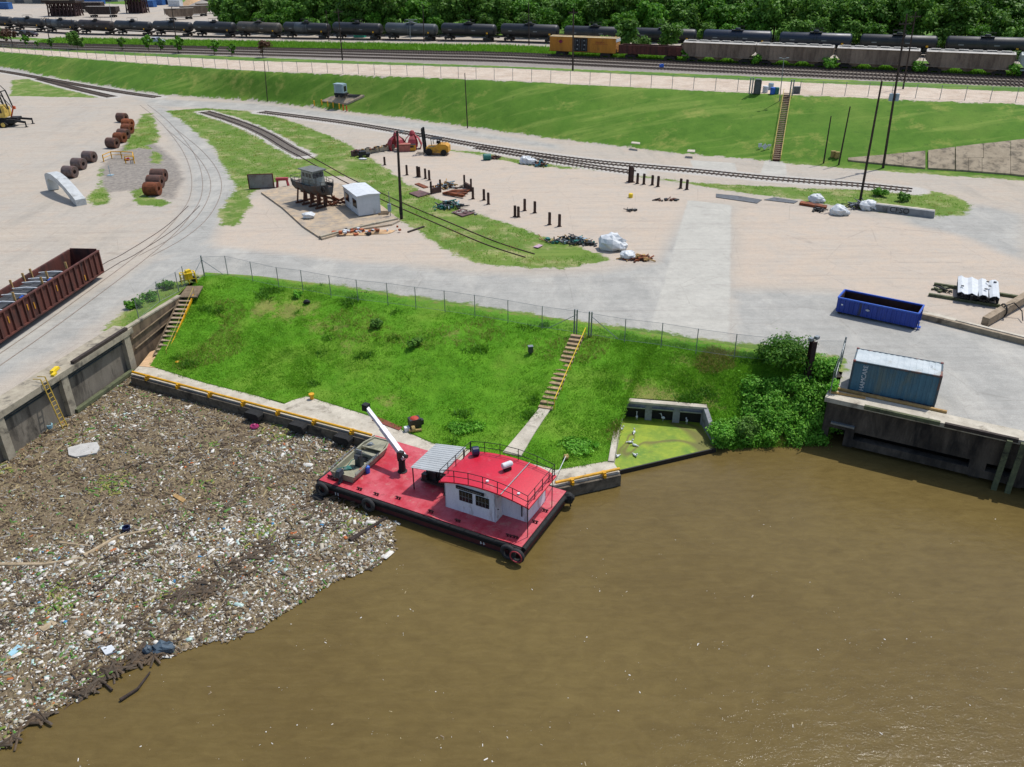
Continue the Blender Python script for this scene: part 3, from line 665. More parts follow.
t = thing('winch_guard', 'bright yellow tubular frame standing at the head of the left stairs', 'barrier', p0, .5)
mb = MB()
for x in (-.7, .0, .7):
    for y in (-.35, .35): mb.tube((x, y, 0), (x, y, 1.1), .05)
for y in (-.35, .35):
    for z in (.5, 1.1): mb.tube((-.7, y, z), (.7, y, z), .05)
for x in (-.7, 0, .7): mb.tube((x, -.35, 1.1), (x, .35, 1.1), .05)
mb.build('frame', YEL_B, t)
mb = MB(); mb.box((0, 0, .8), (.9, .5, .7)); mb.box((.1, 0, 1.25), (.5, .4, .3), .3); mb.build('cover', YEL_B, t)
mb = MB(); mb.blob((.55, 0, .35), .32, seed=3); mb.tube((-.9, 0, .3), (1.1, .2, .4), .06); mb.build('winch', STEEL_D, t)

# culvert
ZH, ZB = -2.2, -3.72
t = thing('culvert_headwall', 'concrete culvert with three dark openings and splayed wing walls', 'culvert', P(663, 403, ZH), 0)
A, B = P(621.5, 401.5, ZH), P(705.5, 408.5, ZH); d = (B-A).normalized(); n = Vector((-d.y, d.x, 0)); L = (B-A).length
def hb(mb, x0, x1, y0, y1, z0, z1, mi=0):
    c = [A+d*x0+n*y0, A+d*x1+n*y0, A+d*x1+n*y1, A+d*x0+n*y1]; mb.prism([tuple(p)[:2] for p in c], z0, z1, mi)
mb = MB(); hb(mb, -.1, L+.1, -.14, .38, ZH-.02, ZH+.16); mb.build('coping', CONC_L, t, world=True)
ow = L/3; mb = MB()
hb(mb, 0, L, 0, .3, ZH-.42, ZH-.02)
for k in range(4):
    w = .55; x = L*k/3; hb(mb, max(0, x-w/2), min(L, x+w/2), 0, .3, -4.6, ZH-.42)
mb.build('headwall', CONC_G, t, world=True)
for k in range(3):
    mb = MB(); x = L*(k+.5)/3; hb(mb, x-ow*.38, x+ow*.38, -.22, 0, ZH-.40, ZH-.30); mb.build('lintel_ledge', GALV, t, world=True)
mb = MB(); hb(mb, .05, L-.05, .32, .40, -4.6, ZH-.2); mb.build('shade_painted_back_wall', mat('culvert_shade_black', '#0c0c0b', '#080807'), t, world=True)  # black panel right behind the openings, painting in their inner shade
def wing(name, p0, p1, z0, z1, th=.3, m=CONC_G):
    dd = (p1-p0).normalized(); nn = Vector((-dd.y, dd.x, 0))*th/2
    V8 = []
    for (p, z) in ((p0, z0), (p1, z1)):
        V8 += [(p.x-nn.x, p.y-nn.y, -4.7), (p.x+nn.x, p.y+nn.y, -4.7), (p.x+nn.x, p.y+nn.y, z), (p.x-nn.x, p.y-nn.y, z)]
    mb = MB(); mb.add(V8, [(0, 1, 2, 3), (7, 6, 5, 4), (0, 3, 7, 4), (1, 5, 6, 2), (3, 2, 6, 7)]); return mb.build(name, m, t, world=True)
wing('wing', A, P(611, 461.5, ZL+.05), ZH+.1, ZL+.1, .42, CONC_L); wing('wing', B, P(715.5, 437, -3.1), ZH+.1, -3.1, .35)
C0, D0 = P(619, 471.5, -3.75), P(716, 449, -3.75)
mb = MB(); mb.bar(C0+Vector((0, 0, -.15)), D0+Vector((0, 0, -.15)), .12, .5)
o = mb.build('baffle_board', mat('wet_black_board', '#1b1714', '#120f0d', 2, .6), None, org=C0); tag(o, 'low black board across the mouth of the culvert pool', 'board')
pool = [P(613, 463, ZB), P(623, 404, ZB), P(706, 411, ZB), P(717, 438, ZB), P(717, 448.5, ZB), P(619.5, 471, ZB)]
def pool_mat():
    t = NT('algae_covered_pool'); n = t.noise(.6, 5, .6, dist=.5); c = t.mix(t.rng(n, .35, .65), hx('#82941a'), hx('#5c7c18'))
    c = t.mix(t.rng(t.noise(2.5, 5, .7), .5, .75, 0, .7), c, hx('#98a228'))
    w = t.noise(.16, 1, .4, dist=1.2); a = t.math('ABSOLUTE', t.math('SUBTRACT', w, .5), 0); c = t.mix(t.rng(a, .006, .03, .75, 0), c, hx('#5d5128'))
    c = t.mix(t.rng(t.noise(1.1, 5, .7), .58, .72, 0, .6), c, hx('#5c6a20'))
    t.bump(t.noise(12, 3), .3, .03); return t.out(c, .7)
mb = MB(); mb.prism([tuple(p)[:2] for p in pool], ZB-.6, ZB); o = mb.build('algae_mat', pool_mat()); tag(o, kind='stuff')
for k, (u, v) in enumerate([(630, 443), (634, 433), (634.5, 446), (617.5, 457), (635, 456), (621, 430), (636.5, 420), (662.8, 421), (686.5, 424)]):
    mb = MB()
    if k < 6:
        mb.blob((0, 0, .1), .13, (1.6, .9, .7), .1, seed=k); mb.blob((.2, .02, .28), .07, seed=k); mb.tube((.12, 0, .15), (.2, .02, .26), .035); mb.tube((-.2, 0, .1), (-.36, 0, .08), .05, .02)
    else:
        mb.blob((0, 0, .32), .12, (1.4, .8, 1), .1, seed=k); mb.tube((.1, 0, .38), (.17, 0, .62), .035); mb.blob((.2, 0, .66), .06, seed=k); mb.tube((0, .04, 0), (0, .04, .3), .012); mb.tube((0, -.04, 0), (0, -.04, .3), .012); mb.tube((.2, 0, .66), (.36, 0, .64), .02, .005)
    o = mb.build('white_bird', WHITE_S, None, loc=P(u, v, ZB), rz=k*1.3, smooth=True)
    lab = 'white bird resting on the green algae of the culvert pool' if k < 6 else ('white egret standing before the left culvert opening', 'white egret standing before the middle culvert opening', 'white egret standing before the right culvert opening')[k-6]
    tag(o, lab, 'bird', 'white birds at the culvert')

# ---------------------------------------------------------------- railway tracks
def wp(px, f=P): return [f(u, v) for u, v in px]
def smooth_line(pts, step=1.0):
    P_ = [np.array(p) for p in pts]; out = []
    for i in range(len(P_)-1):
        p0 = P_[max(i-1, 0)]; p1 = P_[i]; p2 = P_[i+1]; p3 = P_[min(i+2, len(P_)-1)]; L = np.linalg.norm(p2-p1); k = max(1, int(L/step))
        for j in range(k):
            s = j/k; out.append(.5*((2*p1)+(-p0+p2)*s+(2*p0-5*p1+4*p2-p3)*s*s+(-p0+3*p1-3*p2+p3)*s**3))
    out.append(P_[-1]); return [Vector(o) for o in out]
def track(pts, label, ties=True, proud=.16, name='railway_track', follow=None, step=1.5, group='railway tracks', rail_m=RAIL):
    L = smooth_line(pts, step)
    if follow: L = [Vector((p.x, p.y, follow(p.x, p.y))) for p in L]
    org = L[len(L)//2].copy(); t = thing(name, label, 'railway track', org, 0, group)
    N = []
    for i in range(len(L)):
        d = L[min(i+1, len(L)-1)]-L[max(i-1, 0)]; d.z = 0; d.normalize(); N.append(Vector((-d.y, d.x, 0)))
    for s in (-1, 1):
        mb = MB(); w = .045
        for i in range(len(L)-1):
            a, b = L[i]+N[i]*s*.74, L[i+1]+N[i+1]*s*.74; za = proud
            vv = []
            for p, nn in ((a, N[i]), (b, N[i+1])):
                vv += [(p.x-nn.x*w, p.y-nn.y*w, p.z-.03), (p.x+nn.x*w, p.y+nn.y*w, p.z-.03), (p.x+nn.x*w, p.y+nn.y*w, p.z+za), (p.x-nn.x*w, p.y-nn.y*w, p.z+za)]
            mb.add(vv, [(3, 2, 6, 7), (1, 5, 6, 2), (0, 3, 7, 4), (0, 1, 2, 3), (4, 7, 6, 5)])
        mb.build('rail', rail_m, t, world=True)
    if ties:
        mb = MB(); acc = 0
        for i in range(len(L)-1):
            seg = (L[i+1]-L[i]); sl_ = seg.length
            while acc < sl_:
                p = L[i]+seg*(acc/sl_); nn = N[i]; j = random.uniform(-.06, .06); mb.bar(p+nn*(1.3+j)+Vector((0, 0, .02)), p-nn*(1.3-j)+Vector((0, 0, .02)), .24, .1); acc += .72
            acc -= sl_
        o = mb.build('sleepers', TIE, t, world=True); o['kind'] = 'stuff'
    return L
track(wp(TRK_B), 'long curving track with pale gravel in front of the grass embankment')
track(wp(TRK_B2), 'short siding that splits from the curving track behind the posts')
track(wp(TRK_A[:6]), 'straight double-railed siding ending in the grass behind the old boat')
track(wp(TRK_A[5:]), 'bare rails sunk in the grass right of the white hut', ties=False, proud=.10, rail_m=RUST_P)
track(wp(TRK_C), 'main track at the far left foot of the embankment')
track(wp(TRK_C2), 'short spur below the main track at the far left')
track(wp(TRK_D), 'flush rails curving through the concrete down to the gondola', ties=False, proud=.03, rail_m=RAILP)
track(wp(TRK_D2), 'flush rails on the outer side of the paved curve', ties=False, proud=.03, rail_m=RAILP)
def wline(v0s, du=1.0):                          # a line of the rail yard through rows at columns
    return xyp(list(zip([-160, 0, 256, 512, 768, 1024, 1180], v0s)))
def yard_line(rows):
    r0 = rows[0]-(rows[1]-rows[0])*.58; r6 = rows[4]+(rows[4]-rows[3])*.6
    pts = xyp(list(zip([-160, 0, 256, 512, 768, 1024, 1180], [r0]+list(rows)+[r6])))
    x, y = np.array(pts).T; c = np.polyfit(x, y, 2); return c, x.min(), x.max()
def yard_pts(c, x0, x1, n=24): return [Vector((x, np.polyval(c, x), zground(x, float(np.polyval(c, x)))+.12)) for x in np.linspace(x0, x1, n)]
YT = []
for i, (rows, lab) in enumerate([((43.6, 55.3, 64.3, 75.0, 85.6), 'nearest of the three tracks running above the embankment'), ((41.8, 52.2, 61.2, 71.8, 82.4), 'middle of the three tracks running above the embankment'), ((40.2, 49.6, 58.2, 68.7, 79.2), 'farthest of the three empty tracks above the embankment'), ((39.6, 47.7, 56.0, 66.6, 77.2), 'track that carries the yellow boxcar and the hopper cars'), ((26.5, 37.6, 44.3, 51.8, 59.3), 'track that carries the long line of tank cars')]):
    c, x0, x1 = yard_line(rows); YT.append((c, x0, x1)); track(yard_pts(c, x0, x1), lab, step=4)
def on_track(i, u):                           # the place on yard track i seen at column u
    c = YT[i][0]; best = None
    for x in np.linspace(YT[i][1], YT[i][2], 3000):
        y = np.polyval(c, x); q = CR @ (np.array([x, y, zground(x, y)+.28])-np.array([0, 0, CAM_H])); uu = 512+FPX*q[0]/q[2]
        if best is None or abs(uu-u) < best[0]: best = (abs(uu-u), x, y)
    x, y = best[1], best[2]; s = np.polyval(np.polyder(c), x); return Vector((x, y, zground(x, y)+.28)), math.atan(s)
# ---------------------------------------------------------------- chain-link fences
def mesh_mat():
    t = NT('chain_link_mesh'); t.n.remove(t.n['Principled BSDF'])
    o = t.n['Material Output']; tr = t.n.new('ShaderNodeBsdfTransparent'); df = t.n.new('ShaderNodeBsdfDiffuse'); df.inputs[0].default_value = (.28, .3, .3, 1)
    sp = t.n.new('ShaderNodeSeparateXYZ'); t.l.new(t.tc.outputs['Generated'], sp.inputs[0]); uv = t.n.new('ShaderNodeUVMap')
    sx_ = t.n.new('ShaderNodeSeparateXYZ'); t.l.new(uv.outputs[0], sx_.inputs[0])
    def wires(sgn):
        a = t.math('ADD', sx_.outputs[0], t.math('MULTIPLY', sx_.outputs[1], sgn)); return t.math('LESS_THAN', t.math('FRACT', t.math('MULTIPLY', a, 12.0), 0), .06)
    w = t.math('MAXIMUM', wires(1), wires(-1)); mx = t.n.new('ShaderNodeMixShader')
    t.l.new(w, mx.inputs[0]); t.l.new(tr.outputs[0], mx.inputs[1]); t.l.new(df.outputs[0], mx.inputs[2]); t.l.new(mx.outputs[0], o.inputs[0]); return t.mat
LINK = mesh_mat()
def fence(posts, label, h_=2.1, thick=(), brace=(), r=.038, gate=(), m=GALV):
    t = thing('chain_link_fence', label, 'fence', posts[0], 0)
    pts = [Vector(p) for p in posts]
    for i, p in enumerate(pts):
        mb = MB(); k = 1.8 if i in thick else 1; mb.tube(p-Vector((0, 0, .2)), p+Vector((0, 0, h_*(1.06 if i in thick else 1))), r*k, n=6); mb.build('post', m, t, world=True)
    for z in (.08, h_-.03):
        mb = MB(); mb.path([p+Vector((0, 0, z)) for p in pts], .014, 4); mb.build('wire', m, t, world=True)
    for i, j in brace: mb = MB(); mb.tube(pts[i]+Vector((0, 0, h_*.85)), pts[j]+(pts[i]-pts[j])*.2+Vector((0, 0, .1)), .03, n=5); mb.build('brace', m, t, world=True)
    me = bpy.data.meshes.new('chain_mesh'); vv = []; ff = []; uvs = []; s = 0; o0 = t.location
    for i in range(len(pts)-1):
        if i in gate: continue
        a, b = pts[i]-o0, pts[i+1]-o0; L = (b-a).length; n = len(vv)
        vv += [tuple(a+Vector((0, 0, .06))), tuple(b+Vector((0, 0, .06))), tuple(b+Vector((0, 0, h_-.03))), tuple(a+Vector((0, 0, h_-.03)))]; ff.append((n, n+1, n+2, n+3)); uvs += [(s, 0), (s+L, 0), (s+L, h_), (s, h_)]; s += L
    me.from_pydata(vv, [], ff); ul = me.uv_layers.new(name='UVMap')
    for k, q in enumerate(uvs): ul.data[k].uv = q
    me.materials.append(LINK); o = bpy.data.objects.new('chain_mesh', me); scene.collection.objects.link(o); o.parent = t
    return t
fp = [(139, 319), (160, 302), (179, 292), (185.5, 286), (204.5, 276), (228, 275), (253, 281), (279, 287), (303, 290), (331, 295.5), (358, 300), (388, 303.5), (416, 307.5), (445, 311.5), (475, 316), (508, 321.5), (542, 328), (574, 332.5), (576.5, 333), (588.5, 335), (591, 335.3), (624.5, 341), (661, 345.5), (696, 351.5), (734, 357), (770, 361), (806, 364), (840, 364)]
fence([P(u, v, .02) for u, v in fp], 'long chain-link fence along the top of the grass slope', thick=(4, 17, 18, 19, 20), brace=((4, 5), (18, 16), (20, 21), (4, 3)), gate=(18,))
fence([P(841, 363, .03), P(837.5, 374, .03), P(833.5, 385, .03), P(829.5, 396, .03)], 'short chain-link fence between the thicket and the blue container', h_=2.2, thick=(0,), brace=((0, 3),))
# fence along the top of the embankment
us = np.concatenate([np.arange(-60, 0, 14), np.arange(0, 760, 17.6)])
pts = []
for x in np.linspace(P(0, 52, zplat(-130)).x-30, PP(758, 92).x, 62):
    y = float(Yt(x))+1.2; pts.append(Vector((x, y, zground(x, y))))
fence(pts, 'far chain-link fence along the road above the embankment, left of the bank stairs', h_=2.3, r=.05)
pts = []
for x in np.linspace(PP(800, 95).x, PP(1024, 104).x+28, 18):
    y = float(Yt(x))+1.2; pts.append(Vector((x, y, zground(x, y))))
fence(pts, 'far chain-link fence above the embankment, right of the bank stairs', h_=2.3, r=.05)
# ================================================================ the red work barge
BA = P(319, 480, ZL); BBr = P(521, 547, ZL); BD = ZL; db = (BBr-BA).normalized(); BRZ = frame(BA, db); BLn, BWd = 16.1, 6.75
def BL(u, v, z=0.0):                             # pixel onto the barge's own frame, z above its deck
    p = P(u, v, BD+z)-BA; c, s = math.cos(BRZ), math.sin(BRZ); return Vector((p.x*c+p.y*s, -p.x*s+p.y*c, z))
barge = thing('work_barge', 'red decked work barge with a white red-roofed cabin moored by the steps', 'barge', BA, BRZ)
mb = MB(); mb.prism([(0, 0), (BLn, 0), (BLn, BWd), (0, BWd)], -1.6, -.03); mb.build('hull', BARN, barge)
mb = MB(); mb.box((BLn/2, -.012, -.72), (BLn-.3, .03, .34)); mb.box((BLn+.012, BWd/2, -.72), (.03, BWd-.3, .3)); mb.build('boot_stripe', mat('dull_red_hull', '#5a1f20', '#3a1718', 1.5, .7), barge)
mb = MB(); mb.box((BLn/2, BWd/2, -.005), (BLn-.02, BWd-.02, .05)); mb.build('deck', RED_DECK, barge)
mb = MB()
for a, b in (((0, -.12, -.14), (BLn, -.12, -.14)), ((BLn+.12, 0, -.14), (BLn+.12, BWd, -.14)), ((-.1, 0, -.14), (-.1, BWd, -.14))): mb.tube(a, b, .15, n=10)
mb.build('rubbing_pipe', BLACK, barge)
mb = MB()
for a, b in (((0, -.05, -.45), (BLn, -.05, -.45)), ((BLn+.05, 0, -.45), (BLn+.05, BWd, -.45))): mb.bar(a, b, .1, .1)
mb.build('guard_strip', BLACKP, barge)
mb = MB()
for x in (1.55, 1.8, 1.58, 1.83): pass
for x in (1.5, 1.72): mb.box((x, -.14, -.60), (.06, .02, .22)); mb.box((x, -.14, -.9), (.05, .02, .1))
for x in (13.2, 13.42): mb.box((x, -.14, -.60), (.06, .02, .2)); mb.box((x+.03, -.14, -.62), (.14, .02, .05))
mb.build('draft_marks', WHITE, barge)
tm = mat('worn_tyre_rubber', '#1e1e1f', '#343334', 4, .85)
for (x, y, ax, R_) in ((.55, -.42, 'y', .42), (4.55, -.42, 'y', .4), (15.35, -.42, 'y', .42), (BLn-.1, -.5, 'y', .40)):
    mb = MB(); mb.torus((x, y, -.35), R_, .14, ax, n=20, k=8); mb.build('tyre_fender', tm, barge, smooth=True)
mb = MB(); mb.torus((BLn-.1, -.63, -.35), .40, .05, 'y', n=20, k=6); mb.build('red_hoop', RED, barge, smooth=True)
mb = MB(); mb.blob((0, 0, 0), .38, seed=5); mb.tube((0, 0, 0), (.1, .2, -.9), .05); mb.build('mooring_float', BLACK, barge, loc=(BLn+.35, BWd-.35, -.25))
mb = MB(); mb.blob((0, 0, 0), .42, (1.3, 1, .6), seed=6); mb.build('mooring_float', BLACK, barge, loc=(.35, -.75, -.95))
for x, y in ((.5, .6), (1.0, .45), (3.3, .35), (4.7, .38), (6.3, .7), (9.1, .42), (11.2, .38), (14.9, .55), (15.35, .6), (15.75, 2.6), (15.8, 4.0), (8.0, 6.3), (.3, 3.4)):
    mb = MB(); mb.tube((x-.1, y, 0), (x-.1, y, .2), .06); mb.tube((x+.1, y, 0), (x+.1, y, .2), .06); mb.tube((x-.22, y, .16), (x+.22, y, .16), .045); mb.build('mooring_bitt', mat('dark_red_bitts', '#4d1519', '#351013', 2, .6), barge)
# cabin
cx0, cx1, cxm, cy0, cy1, cyb = 9.62, 15.3, 13.45, 1.42, 2.38, 5.0
xm, hf = 12.75, 3.3
def rz_(x): return 2.52-.47*((x-xm)/hf)**2
cab = None
xs_ = np.linspace(cx0, cx1, 13)
mb = MB()
def wallseg(xa, xb, y, flip=1):
    q = [xa+(xb-xa)*i/6 for i in range(7)]
    for a, b in zip(q[:-1], q[1:]): mb.add([(a, y, .02), (b, y, .02), (b, y, rz_(b)), (a, y, rz_(a)), (a, y+.08*flip, .02), (b, y+.08*flip, .02), (b, y+.08*flip, rz_(b)), (a, y+.08*flip, rz_(a))], [(0, 1, 2, 3), (5, 4, 7, 6)])
wallseg(cx0, cxm, cy0); wallseg(cxm, cx1, cy1); wallseg(cx0, cx1, cyb)
mb.box((cx0+.04, (cy0+cyb)/2, rz_(cx0)/2+.01), (.08, cyb-cy0, rz_(cx0)-.02)); mb.box((cx1-.04, (cy1+cyb)/2, rz_(cx1)/2+.01), (.08, cyb-cy1, rz_(cx1)-.02)); mb.box((cxm-.04, (cy0+cy1)/2, rz_(cxm)/2+.01), (.08, cy1-cy0, rz_(cxm)-.02))
cabin = mb.build('cabin', WHITE_W, barge)
mb = MB(); rx0, rx1, ry0, ry1 = 9.35, 16.0, 1.15, 5.25
q = np.linspace(rx0, rx1, 25)
for a, b in zip(q[:-1], q[1:]):
    za, zb = rz_(a)+.02, rz_(b)+.02
    mb.add([(a, ry0, za), (b, ry0, zb), (b, ry1, zb), (a, ry1, za), (a, ry0, za+.10), (b, ry0, zb+.10), (b, ry1, zb+.10), (a, ry1, za+.10)], [(3, 2, 1, 0), (4, 5, 6, 7), (0, 1, 5, 4), (2, 3, 7, 6)])
mb.add([(rx0, ry0, rz_(rx0)+.02), (rx0, ry1, rz_(rx0)+.02), (rx0, ry1, rz_(rx0)+.12), (rx0, ry0, rz_(rx0)+.12)], [(0, 3, 2, 1)]); mb.add([(rx1, ry0, rz_(rx1)+.02), (rx1, ry1, rz_(rx1)+.02), (rx1, ry1, rz_(rx1)+.12), (rx1, ry0, rz_(rx1)+.12)], [(0, 1, 2, 3)])
roof = mb.build('roof', RED_ROOF, barge, smooth=False)
mb = MB(); xx = 14.0; mb.tube((xx, ry0, rz_(xx)+.16), (xx, ry1, rz_(xx)+.16), .035); mb.build('roof_pipe', GALV, roof)
for x in (11.25, 12.5):
    mb = MB(); mb.box((x, cy0-.015, 1.35), (.98, .05, .78)); w = mb.build('window', BLACKP, cabin)
    mb = MB()
    for i in range(4):
        for j in range(2): mb.box((x-.36+.24*i, cy0-.045, 1.17+.36*j), (.20, .02, .32))
    mb.build('pane', GLASSD, w)
    mb = MB()
    for i in range(1, 4): mb.box((x-.48+.24*i, cy0-.06, 1.35), (.025, .02, .76))
    mb.box((x, cy0-.062, 1.35), (.96, .02, .03)); mb.build('frame', GALV, w)
mb = MB(); mb.box((11.6, cy0-.06, 1.98), (2.1, .05, .24)); sg = mb.build('name_board', BLACKP, cabin)
mb = MB(); r = random.Random(4)
for i in range(13): mb.box((10.75+i*.14, cy0-.095, 1.98), (.07+.04*r.random(), .02, .07))
mb.build('lettering', GALV, sg)
mb = MB(); mb.box((cxm+.02, 1.9, .95), (.04, .7, 1.8)); dd_ = mb.build('door', WHITE, cabin); mb = MB(); mb.tube((cxm+.05, 1.65, .95), (cxm+.12, 1.65, .95), .03); mb.build('handle', STEEL_D, dd_)
mb = MB(); mb.box((14.9, cy1-.04, .9), (.06, .06, 1.0)); mb.build('vent_pipe', STEEL_D, cabin)
# railing on the roof
mb = MB(); RP = []
fr = [(x, ry0+.06) for x in np.linspace(9.45, 15.9, 7)]; rt = [(15.9, y) for y in (2.2, 3.3, 4.3, 5.15)]; bk = [(x, 5.15) for x in (14.6, 13.2, 11.8, 10.6, 9.5)]; lf = [(9.45, y) for y in (4.2, 3.2, 2.2, 1.21)]
ring = fr+rt+bk+lf
for (x, y) in ring[:-1]: mb.tube((x, y, rz_(x)+.1), (x, y, rz_(x)+.98), .028, n=6)
for (a, b) in zip(ring[:-1], ring[1:]):
    for hh in (.54, .98): mb.tube((a[0], a[1], rz_(a[0])+hh), (b[0], b[1], rz_(b[0])+hh), .024, n=6)
mb.tube((15.98, 1.05, 0), (15.98, 1.05, rz_(16)+1.0), .03); mb.tube((16.0, 4.6, 0), (16.0, 4.6, rz_(16)+1.0), .03); mb.tube((9.4, 5.2, 0), (9.4, 5.2, 2.9), .03)
mb.build('railing', BLACKP, barge)
p = (13.1, 3.75, rz_(13.1)+.12)
hn = MB(); hn.lathe([(.19, -.38), (.21, -.3), (.21, .28), (.14, .38)], (0, 0, .42), 'y', 14); hn = hn.build('roof_horn', WHITE_S, barge, loc=p, rz=-.5, smooth=False)  # white horn on the cabin roof, not a lamp
mb = MB(); mb.box((0, 0, .1), (.3, .5, .2)); mb.box((0, 0, .22), (.12, .2, .2)); mb.build('bracket', STEEL_D, hn)
mb = MB(); mb.lathe([(.26, -.25), (.33, -.2), (.33, .2), (.26, .25)], (0, 0, .36), 'x', 14); mb.build('hose_reel', mat('navy_plastic', '#141f45', '#101838', 2, .4), barge, loc=(10.1, 4.75, rz_(10.1)+.1), rz=.7)
mb = MB(); mb.lathe([(.0, .1), (.1, .1), (.1, .0)][::-1], n=10); mb.build('roof_vent', WHITE_S, barge, loc=(12.6, 1.95, rz_(12.6)+.12)); mb = MB(); mb.lathe([(.1, .0), (.1, .1), (0, .1)], n=10); mb.build('roof_vent', WHITE_S, barge, loc=(14.9, 1.9, rz_(14.9)+.12))
# canopy over the winch
c4 = [BL(410.5, 467.5, 1.85), BL(443.5, 473, 1.95), BL(466, 447.5, 2.15), BL(436, 444, 2.05)]
ax_ = sum((c for c in c4), Vector())/4
mb = MB(); n = 26
for i in range(n):
    f0, f1 = i/n, (i+1)/n; a, b, c, d = c4[0].lerp(c4[3], f0), c4[1].lerp(c4[2], f0), c4[1].lerp(c4[2], f1), c4[0].lerp(c4[3], f1)
    zz = .018 if i % 2 else 0
    mb.add([(q.x, q.y, q.z+w) for w in (-.02, .02+zz) for q in (a, b, c, d)], [(3, 2, 1, 0), (4, 5, 6, 7), (0, 1, 5, 4), (1, 2, 6, 5), (2, 3, 7, 6), (3, 0, 4, 7)])
cn = mb.build('canopy', mat('grey_corrugated_sheet', '#a9adad', '#969a9a', 1, .55, dirt='#86857f', dirt_amt=.15), barge)
for q in c4:
    mb = MB(); qq = q.lerp(ax_, .07); mb.bar((qq.x, qq.y, 0), (qq.x, qq.y, q.z-.03), .06, .06); mb.build('post', STEEL_D, cn)
mx, my = ax_.x, ax_.y
mb = MB(); mb.box((mx, my-.1, .25), (2.3, 1.3, .14)); mb.box((mx-.5, my, .62), (.8, .8, .6)); mb.lathe([(.34, -.45), (.34, -.4), (.16, -.38), (.16, .38), (.34, .4), (.34, .45)], (mx+.5, my-.1, .68), 'x', 14); mb.tube((mx-.6, my-.3, .9), (mx-.6, my-.3, 1.3), .06)
mb.box((mx-.9, my-.5, .5), (.4, .4, .5)); mb.build('winch', mat('greasy_machinery', '#1f1e1d', '#33302d', 4, .5), barge)
mb = MB(); mb.lathe([(.2, 0), (.2, .55), (.16, .6)], (mx+1.0, my-.75, .0), n=12); mb.build('blue_drum', BLUE_P, barge); mb = MB(); mb.lathe([(.14, 0), (.14, .25), (.1, .3)], (mx+1.15, my-1.1, .0), n=10); mb.build('yellow_can', YEL, barge)
# crane
cb = BL(402.5, 471.5); top = cb+Vector((0, 0, 1.15)); tip = BL(366, 407, 3.6)
cr = MB(); cr.lathe([(.36, 0), (.36, .06), (.26, .1), (.24, .95), (.3, 1.0), (.3, 1.15)], tuple(cb), n=14); crane = cr.build('crane', BLACKP, barge)
dirn = (tip-top).normalized(); st = top+Vector((0, 0, .45)); s2 = st+(tip-st)*.55
mb = MB(); mb.bar(st-dirn*.5, s2, .34, .38); mb.bar(s2, tip, .26, .29); mb.build('boom', mat('white_boom_paint', '#c9cbd0', '#b1b4ba', 2, .45), crane)
mb = MB(); mb.box(tuple(top+Vector((0, 0, .2))), (.42, .5, .5), BRZ); mb.box(tuple(top+Vector((.15, -.2, .5))), (.35, .3, .4)); mb.tube(top+Vector((0, -.1, .15)), st+dirn*1.7+Vector((0, 0, -.12)), .08); mb.lathe([(.15, -.2), (.15, .2)], tuple(st-dirn*.45+Vector((.05, 0, .15))), 'x', 10); mb.build('slewing_head', mat('greasy_machinery', '#1f1e1d'), crane)
mb = MB(); mb.box(tuple(tip), (.44, .44, .5)); mb.lathe([(.2, -.08), (.2, .08)], tuple(tip+Vector((0, 0, .05))), 'x', 12); mb.build('boom_head', BLACKP, crane)
# the skiff lying on the deck
s0, s1, s2_, s3 = BL(331, 468, .5), BL(353.5, 483, .5), BL(391, 444, .5), BL(374, 436, .5)
so_ = (s0+s1)/2; sb = (s2_+s3)/2; dv = (sb-so_); Ls = dv.length; srz = math.atan2(dv.y, dv.x); wpos = Matrix.Rotation(BRZ, 3, 'Z') @ Vector((so_.x, so_.y, 0))+BA
W_ = 2.05
sk = thing('skiff', 'flat beige work skiff with an outboard motor lying on the barge deck', 'boat', (wpos.x, wpos.y, BD+.05), BRZ+srz)
mb = MB(); o_ = [(0, -W_/2), (Ls*.82, -W_/2), (Ls, -W_*.34), (Ls, W_*.34), (Ls*.82, W_/2), (0, W_/2)]; i_ = [(x*.965+.07, y*.88) for x, y in o_]; n = 6
b_ = [(x*.92+.05, y*.8) for x, y in o_]
V_ = [(x, y, .02+(.18 if x > Ls*.9 else 0)) for x, y in b_]+[(x, y, .55+.06*(x/Ls)) for x, y in o_]+[(x, y, .55+.06*(x/Ls)) for x, y in i_]+[(x*.97+.04, y*.95, .14+(.1 if x > Ls*.9 else 0)) for x, y in i_]
Fs = [tuple(range(6))[::-1]]
for L0 in (0, 6, 12):
    for k in range(6): Fs.append((L0+k, L0+(k+1) % 6, L0+6+(k+1) % 6, L0+6+k))
Fs.append(tuple(range(18, 24))); mb.add(V_, Fs); mb.build('hull', BEIGEB, sk)
mb = MB(); mb.prism([(Ls*.72, -.86), (Ls*.97, -.58), (Ls*.97, .58), (Ls*.72, .86)], .46, .53); mb.build('deck', BEIGEB, sk)
mb = MB(); mb.box((Ls*.6, 0, .32), (.35, 1.45, .3)); mb.build('bench', BEIGEB, sk)
mb = MB(); mb.box((Ls*.38, -.1, .55), (.45, .5, .8), taper=.8); mb.box((Ls*.38-.1, -.1, 1.0), (.3, .42, .18)); mb.tube((Ls*.38-.3, -.1, .95), (Ls*.38-.34, -.1, .98), .17); mb.build('console', mat('dark_console', '#2a2c2e', '#3d4042', 3, .5), sk)
mb = MB(); mb.box((Ls*.38+.1, -.1, 1.25), (.08, .45, .3)); mb.build('windscreen', GALV, sk)
